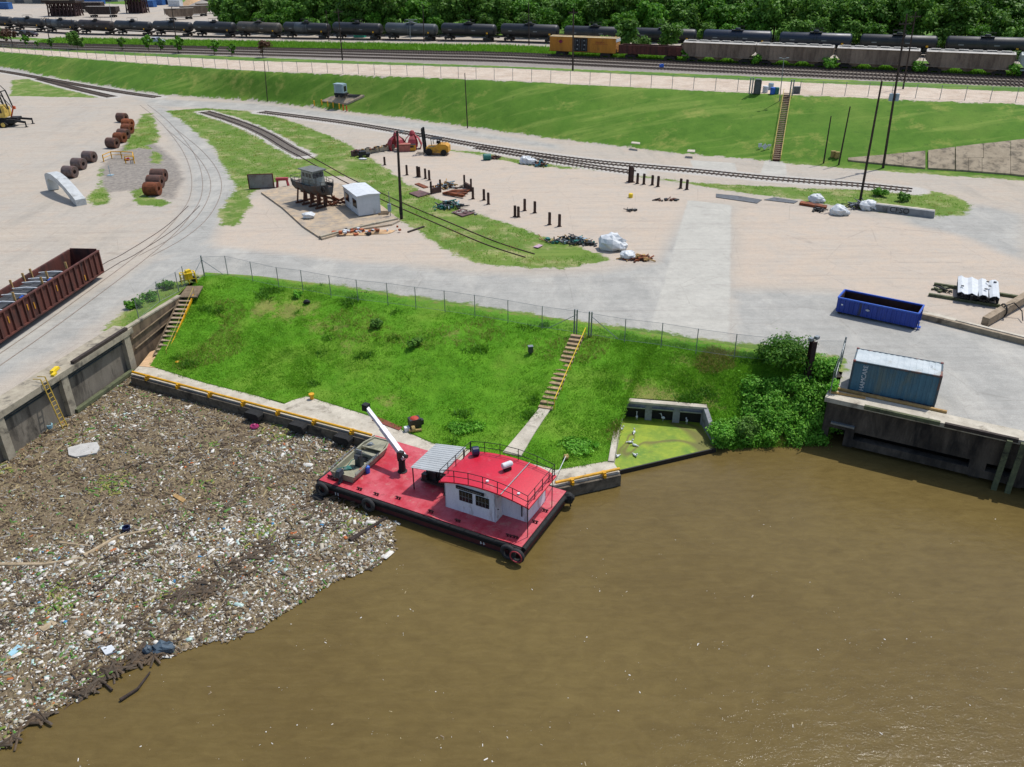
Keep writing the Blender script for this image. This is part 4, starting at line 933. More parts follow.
mb = MB(); mb.box((-.25, 0, .85), (.6, .38, .42), taper=.75); mb.box((-.2, 0, .45), (.22, .2, .8)); mb.box((-.28, 0, .08), (.3, .12, .14)); mb.lathe([(.12, -.03), (.12, .03)], (-.42, 0, .08), 'x', 8); mb.tube((.0, 0, .75), (.6, .05, .8), .03); mb.build('outboard_motor', mat('grey_outboard', '#3c424c', '#2b3038', 3, .4), sk)
mb = MB(); mb.path([(.3, .7, .62), (1.4, .6, .2), (2.2, .75, .2), (3.0, .4, .2)], .025); mb.torus((1.5, .25, .2), .22, .03, 'z', 14, 5); mb.build('rope', TEAL, sk)
mb = MB(); mb.path([(.2, -W_/2, .75), (Ls*.6, -W_/2, .78)], .03); mb.path([(.2, W_/2, .75), (Ls*.6, W_/2, .78)], .03)
for x in (.2, Ls*.3, Ls*.6):
    for s in (-1, 1): mb.tube((x, s*W_/2, .5), (x, s*W_/2, .77), .025)
mb.build('side_rail', GALV, sk)
for cx_, cy_, cz_, m_, nm_, sz in ((Ls*.24, .45, .2, TEAL, 'net_heap', .28), (Ls*.5, .1, .2, STEEL_D, 'tool_heap', .3), (Ls*.8, .35, .58, GALV, 'anchor_box', .2), (Ls*.3, -.6, .2, ORANGE, 'life_vest', .16)):
    mb = MB(); mb.blob((0, 0, 0), sz, (1.3, 1, .5), .3, 9, seed=int(sz*100)); w_ = Matrix.Rotation(BRZ+srz, 3, 'Z') @ Vector((cx_, cy_, 0)); o = mb.build(nm_, m_, None, loc=(wpos.x+w_.x, wpos.y+w_.y, BD+.05+cz_)); tag(o, {'net_heap': 'teal net bundled in the stern of the skiff', 'tool_heap': 'dark tool bag lying amidships in the skiff', 'anchor_box': 'small grey box on the bow deck of the skiff', 'life_vest': 'orange vest lying beside the skiff console'}[nm_], {'net_heap': 'net', 'tool_heap': 'bag', 'anchor_box': 'box', 'life_vest': 'life vest'}[nm_])
q = BL(368, 473); w = Matrix.Rotation(BRZ, 3, 'Z') @ q+BA
mb = MB(); mb.lathe([(.16, 0), (.18, .5), (.12, .56), (.05, .6)], n=12); o = mb.build('canister', BLUE_P, None, loc=(w.x, w.y, BD+.03)); tag(o, 'bright blue plastic canister on the red deck beside the skiff', 'canister')
mb = MB(); q = BL(428, 473.5)
q = P(415, 428, ZL)
t = thing('engine_set', 'small red topped engine with pipes lying at the grass edge behind the barge', 'machine', q, .4)
mb = MB(); mb.box((0, 0, .5), (.9, .7, .8)); mb.box((.5, .2, .3), (.5, .4, .5)); mb.build('engine_block', mat('greasy_machinery', '#1f1e1d'), t)
mb = MB(); mb.lathe([(.34, 0), (.34, .1), (.24, .18), (.0, .22)], (0, 0, .8), n=12); mb.build('cover', mat('orange_red_paint', '#b8361f', '#8f2a19', 2, .6), t)
mb = MB(); mb.tube((-.6, -.5, .15), (.3, -.8, .2), .12); mb.lathe([(.25, -.12), (.25, .12)], (-.3, -.55, .3), 'x', 12); mb.build('hose_drum', mat('tan_parts', '#a08a4e', '#7d6c3f', 2, .7), t); mb = MB(); mb.box((-.7, -.2, .2), (.4, .35, .35)); mb.build('white_box', WHITE, t)
mb = MB(); mb.path([P(566, 496, -3.4), P(572, 475, -2.9)], .04)
# mooring line from the barge to a buoy on the grass
bb = PS(566, 459)
mb = MB(); mb.blob((0, 0, .2), .22, seed=2); mb.tube((0, 0, 0), (0, 0, .3), .05); o = mb.build('mooring_stake', mat('tan_parts', '#a08a4e'), None, loc=bb); tag(o, 'small tan mooring buoy on the grass right of the barge', 'buoy')
w0 = Matrix.Rotation(BRZ, 3, 'Z') @ Vector((16.0, 4.6, 2.6))+BA
mb = MB(); mb.path([w0, w0.lerp(bb, .5)-Vector((0, 0, .25)), bb+Vector((0, 0, .3))], .025); o = mb.build('mooring_line', WHITE, None, org=bb); tag(o, 'thin mooring rope from the barge railing to the tan buoy', 'rope')

# ================================================================ the floating debris
raft_px = [(-60, 462), (0, 461), (60, 414), (131, 371), (200, 393), (371, 440), (395, 452), (330, 486), (322, 494), (360, 512), (402, 522), (398, 542), (385, 558), (350, 578), (325, 592), (300, 606), (270, 622), (235, 634), (205, 645), (182, 655), (160, 662), (140, 660), (118, 672), (100, 690), (70, 704), (40, 722), (15, 742), (0, 752), (-60, 800), (-180, 900), (-400, 900), (-400, 640)]
raft = xy(raft_px, ZW); rp = np.array(raft)
rx_, ry_ = np.meshgrid(np.arange(rp[:, 0].min()-1, rp[:, 0].max()+1, .25), np.arange(rp[:, 1].min()-1, rp[:, 1].max()+1, .25))
rs = sdf(raft, rx_, ry_)+.45*vnoise(rx_, ry_, 1.1, 21)+.25*vnoise(rx_, ry_, 3.2, 22)
rh = ZW+.03+.05*np.clip(rs, 0, 1)+.04*vnoise(rx_, ry_, 2.5, 23)
k = np.arange(rx_.size).reshape(rx_.shape); RF = np.stack([k[:-1, :-1], k[:-1, 1:], k[1:, 1:], k[1:, :-1]], -1).reshape(-1, 4); RF = RF[(rs.ravel()[RF] > 0).all(1)]
def raft_mat():
    t = NT('matted_floating_debris'); a = t.noise(.5, 6, .75); b = t.noise(3.5, 6, .8); c0 = t.noise(12, 4, .8)
    c = t.mix(t.rng(b, .35, .65), hx('#8a7a5c'), hx('#5f503a')); c = t.mix(t.rng(a, .5, .7, 0, .5), c, hx('#948668')); c = t.mix(t.rng(t.noise(1.2, 6, .8), .62, .7, 0, .6), c, hx('#5d6a2a'))
    c = t.mix(t.rng(c0, .55, .7, 0, .6), c, hx('#9a9180')); t.bump(t.math('ADD', b, c0), .8, .15); return t.out(c, .95)
RV = np.stack([rx_, ry_, rh], -1).reshape(-1, 3)
o = npmesh('debris_mat', RV, RF, raft_mat(), smooth=True); tag(o, kind='stuff')
def pcol(name, c, r=.7): return mat(name, c, None, 3, r, fine=.05)
PM = [pcol('litter_dark_brown', '#483b2b'), pcol('litter_brown', '#57452f'), pcol('litter_tan', '#84735a'), pcol('litter_grey', '#8f8b83'), pcol('litter_white', '#d6d2c8'), pcol('litter_offwhite', '#b3aa97'), pcol('litter_green', '#4c7a2a'), pcol('litter_blue', '#3d7fa8'), pcol('litter_orange', '#b5652c'), pcol('litter_bottle', '#a9c0b8', .25), pcol('litter_reed', '#9a8a62')]
def scatter(name, X, Y, Z, size, el, yaw, mi, mats, flat=.45, tilt=.5, seed=1):
    r = np.random.default_rng(seed); n = len(X); c, s = np.cos(yaw), np.sin(yaw); t = r.normal(0, tilt, n)*.4
    base = np.array([(-1, -1, 0), (1, -1, 0), (1, 1, 0), (-1, 1, 0), (-.8, -.8, 1), (.8, -.8, 1), (.8, .8, 1), (-.8, .8, 1)], float)
    lx = base[None, :, 0]*(size*el)[:, None]/2; ly = base[None, :, 1]*size[:, None]/2; lz = base[None, :, 2]*(size*flat)[:, None]+lx*t[:, None]
    V = np.stack([X[:, None]+lx*c[:, None]-ly*s[:, None], Y[:, None]+lx*s[:, None]+ly*c[:, None], Z[:, None]+lz], -1).reshape(-1, 3)
    f = np.array([(4, 5, 6, 7), (0, 1, 5, 4), (1, 2, 6, 5), (2, 3, 7, 6), (3, 0, 4, 7)]); F = (f[None]+(np.arange(n)*8)[:, None, None]).reshape(-1, 4)
    return npmesh(name, V, F, mats, np.repeat(mi, 5))
def raft_pts(n, seed, dens=None):
    r = np.random.default_rng(seed); lo, hi = np.array([-46, 3]), rp.max(0); X = r.uniform(lo[0], hi[0], n*4); Y = r.uniform(max(lo[1], rp[:, 1].min()), hi[1], n*4)
    s_ = sdf(raft, X, Y)+.45*vnoise(X, Y, 1.1, 21)+.25*vnoise(X, Y, 3.2, 22); w = np.ones_like(X) if dens is None else dens(X, Y, s_)
    k = (s_ > .05) & (r.uniform(0, 1, len(X)) < w); X, Y, s_ = X[k][:n], Y[k][:n], s_[k][:n]; return X, Y, s_, r
# whitest towards the open edge, browner towards the walkway
far_a, far_b = np.array(tuple(P(180, 640, ZW))[:2]), np.array(tuple(P(400, 535, ZW))[:2])
def edge_d(X, Y):
    L0 = [tuple(P(u, v, ZW))[:2] for u, v in ((-100, 800), (0, 740), (150, 650), (300, 595), (402, 530))]; return dline(L0, X, Y)
def dens_w(X, Y, s_):
    e = edge_d(X, Y); nz = vnoise(X, Y, .55, 31)+.7*vnoise(X, Y, 1.7, 32)
    band_ = np.exp(-((e-5.0)/6.5)**2); fil = vnoise((X*.83+Y*.56)*.22, (-X*.56+Y*.83)*1.3, 1.8, 35); return np.clip(.05+.80*band_+.22*nz+.24*fil, .02, 1)
X, Y, s_, r = raft_pts(34000, 5); n = len(X)
Z = ZW+.03+.05*np.clip(s_, 0, 1); mi = r.choice([0, 1, 2, 3, 10, 6], n, p=[.22, .27, .24, .11, .12, .04])
o = scatter('floating_twigs', X, Y, Z, r.uniform(.03, .10, n), r.choice([1.2, 2.5, 5, 9], n, p=[.4, .3, .2, .1]), r.vonmises(-.55, .8, n), mi, PM, .8, .6, 6); tag(o, kind='stuff')
X, Y, s_, r = raft_pts(40000, 8, dens_w); n = len(X); Z = ZW+.06+.05*np.clip(s_, 0, 1)
mi = r.choice([4, 5, 9, 3, 2, 7, 8, 6], n, p=[.30, .30, .06, .14, .13, .01, .02, .04])
o = scatter('floating_litter', X, Y, Z, r.gamma(2.0, .026, n).clip(.02, .36), r.choice([1, 1.5, 2.6], n, p=[.4, .35, .25]), r.uniform(0, 3.14, n), mi, PM, .32, .4, 9); tag(o, kind='stuff')
# dark soaked drift along the outer edge
X = []; Y = []
r = np.random.default_rng(12)
for u, v, sp, k in ((110, 672, 8, 60), (85, 692, 9, 50), (140, 659, 8, 70), (165, 652, 8, 45), (40, 720, 6, 20), (10, 744, 5, 12), (200, 590, 16, 80), (250, 560, 20, 90), (330, 500, 16, 60)):
    q = r.normal(0, 1, (k, 2)); 
    for a in q: p = P(u+a[0]*sp, v+a[1]*sp*.35-a[0]*sp*.42, ZW); X.append(p.x); Y.append(p.y)
X, Y = np.array(X), np.array(Y); n = len(X)
o = scatter('soaked_driftwood_tangle', X, Y, np.full(n, ZW+.04)+r.uniform(0, .16, n), r.uniform(.05, .13, n), r.choice([3, 6, 12], n), r.vonmises(.3, .7, n), r.choice([0, 1], n, p=[.75, .25]), PM, .6, .3, 4); tag(o, kind='stuff')
X = []; Y = []                                  # dark sodden lines drifting inside the mat
for line in (((150, 655), (205, 600), (260, 562), (330, 520), (362, 503)), ((60, 690), (120, 640), (175, 600), (215, 590)), ((-20, 640), (60, 590), (130, 560), (230, 500), (300, 470)), ((120, 470), (200, 455), (280, 440))):
    for (a, b), (c_, d_) in zip(line[:-1], line[1:]):
        for k in range(34): f = r.uniform(); p = P(a+(c_-a)*f+r.normal(0, 7), b+(d_-b)*f+r.normal(0, 4.5), ZW); X.append(p.x); Y.append(p.y)
X, Y = np.array(X), np.array(Y); n = len(X)
o = scatter('sodden_twig_lines', X, Y, np.full(n, ZW+.10)+r.uniform(0, .1, n), r.uniform(.04, .10, n), r.choice([4, 8, 12], n), r.vonmises(.6, 3, n), r.choice([0, 1], n, p=[.7, .3]), PM, .7, .3, 14); tag(o, kind='stuff')
X, Y, s_, r = raft_pts(9000, 61, lambda X, Y, s: np.clip(vnoise(X, Y, .7, 62)*1.2-.55, 0, 1)); n = len(X)
o = scatter('floating_water_weed', X, Y, ZW+.08+.05*np.clip(s_, 0, 1), r.uniform(.05, .12, n), r.choice([1.5, 3, 6], n), r.uniform(0, 3.1, n), r.choice([0, 1, 2], n, p=[.4, .3, .3]), [mat('weed_olive', '#6b7a2c', '#566422', 3, .8), mat('weed_yellow', '#8f8a42', '#7a7636', 3, .8), mat('weed_green', '#4f7a24', '#40661d', 3, .8)], .4, .4, 63); tag(o, kind='stuff')
# pale flecks on the open water: foam and litter, some painted-in glints
def water_flecks(n, seed):
    r = np.random.default_rng(seed); u = r.uniform(0, 1024, n*3); v = 450+317*np.sqrt(r.uniform(0, 1, n*3)); out = []
    for a, b in zip(u, v):
        p = P(a, b, ZW)
        if sdf(raft, np.array([p.x]), np.array([p.y]))[0] < .6 and sdf(basin, np.array([p.x]), np.array([p.y]))[0] > 1 and not (300 < a < 580 and 430 < b < 560): out.append((p.x, p.y))
        if len(out) >= n: break
    return np.array(out), r
W, r = water_flecks(120, 3); c = W[r.integers(0, len(W), 240)]+r.normal(0, .35, (240, 2)); W = np.concatenate([W, c]); n = len(W)
o = scatter('foam_litter_glint_flecks', W[:, 0], W[:, 1], np.full(n, ZW+.01), r.gamma(2.0, .011, n).clip(.012, .06), r.choice([1, 2, 4], n), r.uniform(0, 3, n), r.choice([4, 5, 2, 10], n, p=[.35, .25, .2, .2]), PM, .3, .2, 5); tag(o, kind='stuff')
# large floating pieces, each its own thing
def log(u0, v0, u1, v1, r_, label, m=WOODP, name='floating_log', lift=.12, bend=0):
    a, b = P(u0, v0, ZW+lift), P(u1, v1, ZW+lift); mid = (a+b)/2+Vector((bend, -bend, 0)); mb = MB(); pts = [a, a.lerp(mid, .5), mid, mid.lerp(b, .5), b]
    for i in range(4): mb.tube(pts[i], pts[i+1], r_*(1-.13*i), r_*(1-.13*(i+1)), 8)
    if r_ > .1: mb.tube(pts[2], pts[2]+Vector((.5, .4, .12)), r_*.4, r_*.15, 6)
    o = mb.build(name, m, None, org=a, smooth=False); tag(o, label, 'log')
DRY = mat('bleached_driftwood', '#b09d80', '#8a7a60', 3, .9)
log(350, 541, 386, 518, .2, 'thick brown log lying beside the barge in the white litter')
log(0, 565, 82, 558, .17, 'long bleached driftwood trunk at the left edge of the raft', DRY, 'driftwood_trunk', bend=.3)
log(84, 556, 158, 528, .15, 'curved bleached trunk continuing right across the debris', DRY, 'driftwood_trunk', bend=-.5)
log(60, 543, 90, 546, .11, 'short bleached stick above the long driftwood trunk', DRY, 'driftwood_trunk')
log(96, 592, 134, 560, .08, 'dark slanting branch in the middle left of the debris', WOODP, 'driftwood_trunk')
log(120, 700, 150, 672, .09, 'black sodden branch poking into the river at the raft edge', WOODP, 'driftwood_trunk', bend=.2)
log(112, 690, 92, 672, .07, 'short black branch upright to the raft edge', WOODP, 'driftwood_trunk')
log(100, 560, 130, 548, .06, 'thin dark branch below the bleached trunk', WOODP, 'driftwood_trunk')
def slab(name, pts, th, m, label, cat, z=ZW+.1, tilt=0):
    mb = MB(); c = P(*pts[0], z); w = [P(u, v, z) for u, v in pts]; mb.prism([tuple(p)[:2] for p in w], z, z+th); o = mb.build(name, m, None, org=c); tag(o, label, cat)
slab('foam_board', [(68, 449), (82, 445), (97, 443), (100, 448), (97, 454), (76, 458), (69, 456)], .12, mat('grey_white_foam', '#b5b3ad', '#a19f99', 2, .8), 'large pale grey foam board floating near the ladder', 'board')
slab('plank', [(172, 496), (176, 494), (186, 500), (183, 503)], .06, WOODL, 'small tan plank floating in the middle of the debris', 'plank')
slab('foam_sheet', [(101, 649), (112, 646), (117, 652), (106, 656)], .1, WHITE_S, 'small white sheet at the outer edge of the debris', 'sheet')
slab('plank', [(38, 628), (52, 621), (58, 624), (44, 632)], .06, DRY, 'tan board floating in the lower left debris', 'plank')
slab('blue_sheet', [(8, 654), (18, 645), (23, 648), (12, 657)], .05, mat('pale_blue_plastic', '#9cc3cf', '#86adb9', 2, .4), 'pale blue plastic sheet at the lower left of the debris', 'sheet')
p = P(254.5, 427, ZW+.12); mb = MB(); mb.torus((0, 0, .05), .26, .12, 'z', 12, 6); mb.blob((0, 0, .1), .2, seed=1)
o = mb.build('pink_buoy', mat('magenta_plastic', '#a02a62', '#7c1f4c', 2, .5), None, loc=p); tag(o, 'magenta plastic ring floating below the walkway', 'buoy')
for u, v, l, m in ((127, 531, 'small dark blue tub floating by the bleached trunk', mat('navy_plastic', '#141f45')), (50, 428, 'pale tangle of plastic at the foot of the ladder', mat('pale_blue_plastic', '#9cc3cf'))):
    mb = MB(); mb.lathe([(.22, 0), (.27, .3), (.27, .34), (.2, .34), (.18, .1), (0, .1)], n=12); o = mb.build('tub', m, None, loc=P(u, v, ZW+.08)); tag(o, l, 'tub')
mb = MB(); q = P(163, 650, ZW+.05); mb.blob((0, 0, .2), .55, (1.4, .8, .5), .35, 10, seed=8); mb.blob((-.7, -.2, .2), .3, seed=9); o = mb.build('tarpaulin', mat('grey_blue_tarp', '#4a5a66', '#333c44', 3, .5), None, loc=q); tag(o, 'crumpled grey blue tarpaulin in dark drift at the raft tip', 'tarpaulin')
# ================================================================ near vegetation
def tufts(name, X, Y, Z, hgt, m, blades=7, w=.035, spread=.16, seed=1, lean=.5):
    r = np.random.default_rng(seed); n = len(X); k = n*blades
    bx = np.repeat(X, blades)+r.normal(0, spread, k); by = np.repeat(Y, blades)+r.normal(0, spread, k); bz = np.repeat(Z, blades); hh = np.repeat(hgt, blades)*r.uniform(.55, 1.2, k)
    a = r.uniform(0, 6.28, k); tx, ty = np.cos(a), np.sin(a); lx, ly = r.normal(0, lean, k)*hh, r.normal(0, lean, k)*hh; ww = w*(.5+hh)
    V = np.stack([np.stack([bx-tx*ww, by-ty*ww, bz], -1), np.stack([bx+tx*ww, by+ty*ww, bz], -1), np.stack([bx+lx, by+ly, bz+hh], -1)], 1).reshape(-1, 3)
    return npmesh(name, V, np.arange(k*3).reshape(-1, 3), m)
r = np.random.default_rng(44)
def slope_samples(n, seed, wfun=None):
    r = np.random.default_rng(seed); i = r.uniform(2, NR-2.01, n); j = r.uniform(0, NS-1.01, n); i0 = i.astype(int); j0 = j.astype(int); fi = (i-i0)[:, None]; fj = (j-j0)[:, None]
    p = SV[i0, j0]*(1-fi)*(1-fj)+SV[i0+1, j0]*fi*(1-fj)+SV[i0, j0+1]*(1-fi)*fj+SV[i0+1, j0+1]*fi*fj; b = bare[i0, j0]
    k = b < r.uniform(-.6, 1.5, n); return p[k], r
# area weighting: the slope is wider where the quads are wider
p, r = slope_samples(52000, 3); nz = vnoise(p[:, 0], p[:, 1], .8, 41)+.6*vnoise(p[:, 0], p[:, 1], 2.6, 42)
hh = np.clip(.11+.05*nz+r.uniform(-.03, .06, len(p)), .05, .4)
o = tufts('bank_grass', p[:, 0], p[:, 1], p[:, 2]-.03, hh, BLADE, 6, .05, .14, 5); tag(o, kind='stuff')
k = (nz > 1.0); pk = p[k]; o = tufts('tall_weeds', pk[:, 0], pk[:, 1], pk[:, 2]-.03, np.full(len(pk), .30), LEAF2, 5, .07, .2, 6, .7); tag(o, kind='stuff')
k = (vnoise(p[:, 0], p[:, 1], .5, 48) > .5) & (r.uniform(0, 1, len(p)) < .5); pk = p[k]; o = tufts('dry_grass', pk[:, 0], pk[:, 1], pk[:, 2]-.03, np.full(len(pk), .26), BLADE_D, 4, .035, .18, 7, .7); tag(o, kind='stuff')
# tufts on the yard's grass
n = 60000; r = np.random.default_rng(9); X = r.uniform(-75, 80, n); Y = r.uniform(60, 200, n)
g = np.full(n, -3.)
for q in G_YARD[:7]: g = np.maximum(g, sdf(xy(q), X, Y))
gv_ = np.maximum.reduce([2.1-dline(xy(TRK_B), X, Y), 1.8-dline(xy(TRK_A[:6]), X, Y)])
k = (g > .3) & (gv_ < 0) & (vnoise(X, Y, .35, 51) > -.45); X, Y = X[k], Y[k]
sp2 = vnoise(X, Y, .9, 57) > .2
o = tufts('yard_grass', X[~sp2], Y[~sp2], np.zeros((~sp2).sum()), r.uniform(.06, .26, (~sp2).sum()), BLADE, 5, .05, .3, 8, .7); tag(o, kind='stuff')
o = tufts('dry_yard_grass', X[sp2], Y[sp2], np.zeros(sp2.sum()), r.uniform(.06, .3, sp2.sum()), BLADE_D, 4, .05, .3, 58, .7); tag(o, kind='stuff')
def leaf_cloud(C, rad_, n, size, seed, flat=1.0, fuzz=.22):   # C: list of (x,y,z,r) lobes
    r = np.random.default_rng(seed); C = np.array(C); w = C[:, 3]**2; i = r.choice(len(C), n, p=w/w.sum())
    d = r.normal(0, 1, (n, 3)); d /= np.linalg.norm(d, axis=1)[:, None]; q = C[i, :3]+d*(C[i, 3]*np.abs(r.uniform(.5, 1.05, n)**.6+r.normal(0, fuzz, n)))[:, None]*np.array([1, 1, flat])
    nrm = d+r.normal(0, .55, (n, 3)); nrm /= np.linalg.norm(nrm, axis=1)[:, None]; nrm[:, 2] += .5; nrm /= np.linalg.norm(nrm, axis=1)[:, None]; a = np.cross(nrm, r.normal(0, 1, (n, 3))); a /= np.linalg.norm(a, axis=1)[:, None]; b = np.cross(nrm, a)
    s = (size*r.uniform(.6, 1.5, n))[:, None]; V = np.stack([q-a*s-b*s*.5, q+a*s*.2-b*s*.7, q+a*s+b*s*.4, q-a*s*.1+b*s*.8], 1).reshape(-1, 3); return V, np.arange(n*4).reshape(-1, 4)
def shrub(name, label, cat, loc, R_, H_, n, size, m, seed, group=None, lobes=9, stems=5):
    t = thing(name, label, cat, loc, 0, group); q = random.Random(seed); C = []
    for i in range(lobes):
        a = q.uniform(0, 6.28); d = R_*math.sqrt(q.random())*.75; C.append((d*math.cos(a), d*math.sin(a), H_*q.uniform(.35, .8), R_*q.uniform(.25, .5)))
    V, F = leaf_cloud(C, R_, n, size, seed, min(1, H_/R_*.8)); V[:, 2] = np.maximum(V[:, 2], .0); o = npmesh('foliage', V, F, m); o.parent = t
    mb = MB()
    for i in range(stems):
        c = C[i % lobes]; mb.tube((c[0]*.15, c[1]*.15, -.1), (c[0]*.8, c[1]*.8, c[2]), .05*R_**.5, .02)
    mb.build('stems', TWIG, t); return t
# thicket spilling over the quay corner
q = random.Random(3); C = []
t = thing('vine_thicket', 'bright green vine thicket spilling down to the water beside the quay', 'thicket', PS(780, 420), 0)
for i in range(230):
    u = q.uniform(712, 834); lo_ = 385 if u > 745 else 425; v = q.uniform(lo_, 446)
    if u > 822: v = q.uniform(375, 432)
    p = PS(min(u, 828), v) if u < 829 else P(u, v, -1); p = PS(u, v); rr = q.uniform(.22, .62) if u > 745 else q.uniform(.2, .45); C.append((p.x-t.location.x, p.y-t.location.y, p.z-t.location.z+rr*q.uniform(.2, 1.6), rr))
V, F = leaf_cloud(C, 1, 50000, .085, 77, .7, .45); wl_ = V[:, 2]+t.location.z; V[:, 2] = np.where(wl_ < ZW+.03, ZW+.03-t.location.z, V[:, 2]); o = npmesh('foliage', V, F, LEAF3); o.parent = t
mb = MB()
for i in range(40): c = C[i]; mb.tube((c[0], c[1], c[2]-.8), (c[0]+q.uniform(-.6, .6), c[1]+q.uniform(-.4, .4), c[2]+.3), .03, .01, 5)
mb.build('stems', TWIG, t)
shrub('shrub', 'dark round shrub at the water edge between culvert and thicket', 'shrub', PS(746, 437)+Vector((0, 0, .1)), 1.0, 1.3, 2600, .09, LEAF, 5)
shrub('shrub', 'leafy shrub growing against the right wing of the culvert', 'shrub', PS(720, 441)+Vector((0, 0, .1)), .9, 1.1, 2200, .09, LEAF3, 6)
shrub('shrub', 'open branching bush by the fence left of the rusty pile', 'bush', P(784, 366, .0), 2.3, 2.3, 5200, .09, LEAF2, 7, lobes=16, stems=14)
shrub('shrub', 'low bush at the fence corner behind the rusty pile', 'bush', P(823, 374, -.2), 1.5, 1.5, 2600, .09, LEAF3, 17, lobes=9)
shrub('shrub', 'small bushy weed in the grass at the foot of the short fence', 'weed', P(833, 395, -.3), .6, 1.2, 800, .08, LEAF3, 18, lobes=6)
shrub('shrub', 'dark green bush alone on the upper grass slope', 'bush', PS(376, 328), .62, .85, 900, .09, LEAF, 8)
shrub('shrub', 'second dark bush lower on the slope, nearer the steps', 'bush', PS(416, 346), .7, .7, 900, .09, LEAF, 9)
shrub('shrub', 'low bush near the top left of the grass slope', 'bush', PS(298, 297), .5, .6, 600, .08, LEAF3, 19)
shrub('shrub', 'leafy clump on the grass below the end of the timber steps', 'bush', PS(580, 445), 1.5, .32, 1700, .08, LEAF3, 10, lobes=14)
shrub('shrub', 'leafy clump on the grass above the barge canopy', 'bush', PS(465, 428), 1.3, .3, 1200, .08, LEAF3, 11, lobes=14)
for i, (u, v, l) in enumerate(((136, 307, 'leftmost pale weed on the strip behind the wing wall'), (150, 299, 'middle tall weed on the strip behind the wing wall'), (166, 288, 'rightmost weed clump near the head of the left stairs'))):
    shrub('weed_clump', l, 'weeds', P(u, v, 0), .9, .7, 900, .09, LEAF2, 30+i, 'weeds behind the wing wall')
shrub('shrub', 'small dark bush on the grass end of the curving track', 'bush', P(903, 201, 0), .9, 1.2, 900, .12, LEAF, 33)
shrub('shrub', 'low green bush beside the leaning pole near the track end', 'bush', P(880, 196, 0), 1.1, .9, 900, .12, LEAF2, 34)
# little junction box, cans and stones on the slope
t = thing('valve_box', 'small dark metal box standing alone on the grass left of the steps', 'utility box', PS(530.5, 354), .2)
mb = MB(); mb.box((0, 0, .45), (.38, .32, .55)); mb.box((0, 0, .1), (.16, .16, .3)); mb.build('box', mat('dark_olive_box', '#3a4030', '#2b3026', 3, .7), t); mb = MB(); mb.box((0, 0, .75), (.44, .38, .05)); mb.build('lid', GALV, t)
mb = MB(); mb.blob((0, 0, .25), .3, (1.2, .8, .8), .2, seed=4); o = mb.build('dark_bucket', STEEL_D, None, loc=PS(307, 304)); tag(o, 'dark round lump of scrap in the upper slope grass', 'scrap')
# ================================================================ things on the yard
# ---- blue container
cz = Vector((25.62, 55.55, .02)); cyaw = -.462
t = thing('shipping_container', 'weathered blue shipping container with pale roof on the right quay', 'container', cz, cyaw)
L, W, H = 6.06, 2.44, 2.59
mb = MB(); n = 28
for s, y in ((-1, .04), (1, W-.04)):
    for i in range(n):
        x0 = .12+(L-.24)*i/n; x1 = .12+(L-.24)*(i+1)/n; d = .035 if i % 2 else 0; yy = y-s*d*-1 if s < 0 else y-d
        mb.box(((x0+x1)/2, y+(d if s < 0 else -d), H/2), (x1-x0, .04, H-.2))
for i in range(10): mb.box((.05+(.03 if i % 2 else 0), W*(i+.5)/10, H/2), (.04, W/10, H-.2))
mb.build('walls', CONT_B, t)
mb = MB()
for i in range(n): mb.box((.1+(L-.2)*(i+.5)/n, W/2, H-.03-(.02 if i % 2 else 0)), ((L-.2)/n, W-.1, .03))
mb.build('roof', CONT_T, t)
mb = MB()
for x in (.06, L-.06):
    for y in (.06, W-.06): mb.box((x, y, H/2), (.14, .14, H))
for z in (.08, H-.06):
    for y in (.05, W-.05): mb.box((L/2, y, z), (L-.26, .11, .13))
    for x in (.05, L-.05): mb.box((x, W/2, z), (.11, W-.26, .13))
mb.build('frame', mat('container_frame_blue', '#2c4654', '#3d4a4c', 2, .6, dirt='#7a4a30', dirt_amt=.3), t)
for y in (W*.26, W*.74):
    mb = MB(); mb.box((L-.04, y, H/2), (.06, W*.46, H-.3)); d = mb.build('door', mat('container_door', '#6d5a4a', '#3d4f58', 1.5, .6, dirt='#7a4a30', dirt_amt=.35), t)
    mb = MB()
    for k in (-.3, .3): mb.tube((L+.03, y+k, .15), (L+.03, y+k, H-.15), .025, n=6)
    mb.build('lock_bar', GALV, d)
for x in (.06, L-.06):
    for y in (.06, W-.06): pass
mb = MB(); [mb.box((x, y, H+.005), (.18, .18, .1)) for x in (.08, L-.08) for y in (.08, W-.08)]
for (x, y) in ((.08, .08), (.08, W-.08), (L-.08, .08), (L-.08, W-.08)):
    m_ = MB(); m_.box((x, y, H-.02), (.19, .19, .13)); m_.build('corner_casting', mat('corner_rust_red', '#7a3a34', '#57332c', 3, .7), t)
mb = MB(); mb.box((1.55, .018, .14), (.35, .03, .12)); mb.build('fork_pocket', BLACK, t); mb = MB(); mb.box((3.75, .018, .14), (.35, .03, .12)); mb.build('fork_pocket', BLACK, t)
def text(name, body, size, m, parent=None, loc=(0, 0, 0), rot=(0, 0, 0), ext=.008):
    cu = bpy.data.curves.new(name, 'FONT'); cu.body = body; cu.size = size; cu.extrude = ext; cu.align_x = 'CENTER'; cu.align_y = 'CENTER'
    o = bpy.data.objects.new(name, cu); scene.collection.objects.link(o); bpy.context.view_layer.update()
    me = bpy.data.meshes.new_from_object(o.evaluated_get(bpy.context.evaluated_depsgraph_get())); bpy.data.objects.remove(o)
    o = bpy.data.objects.new(name, me); scene.collection.objects.link(o); me.materials.clear(); me.materials.append(m); o.parent = parent; o.location = loc; o.rotation_euler = rot; return o
text('lettering', 'HAMCARE', .46, WHITE, t, (.95, -.012, 1.32), (math.pi/2, -math.pi/2, 0))
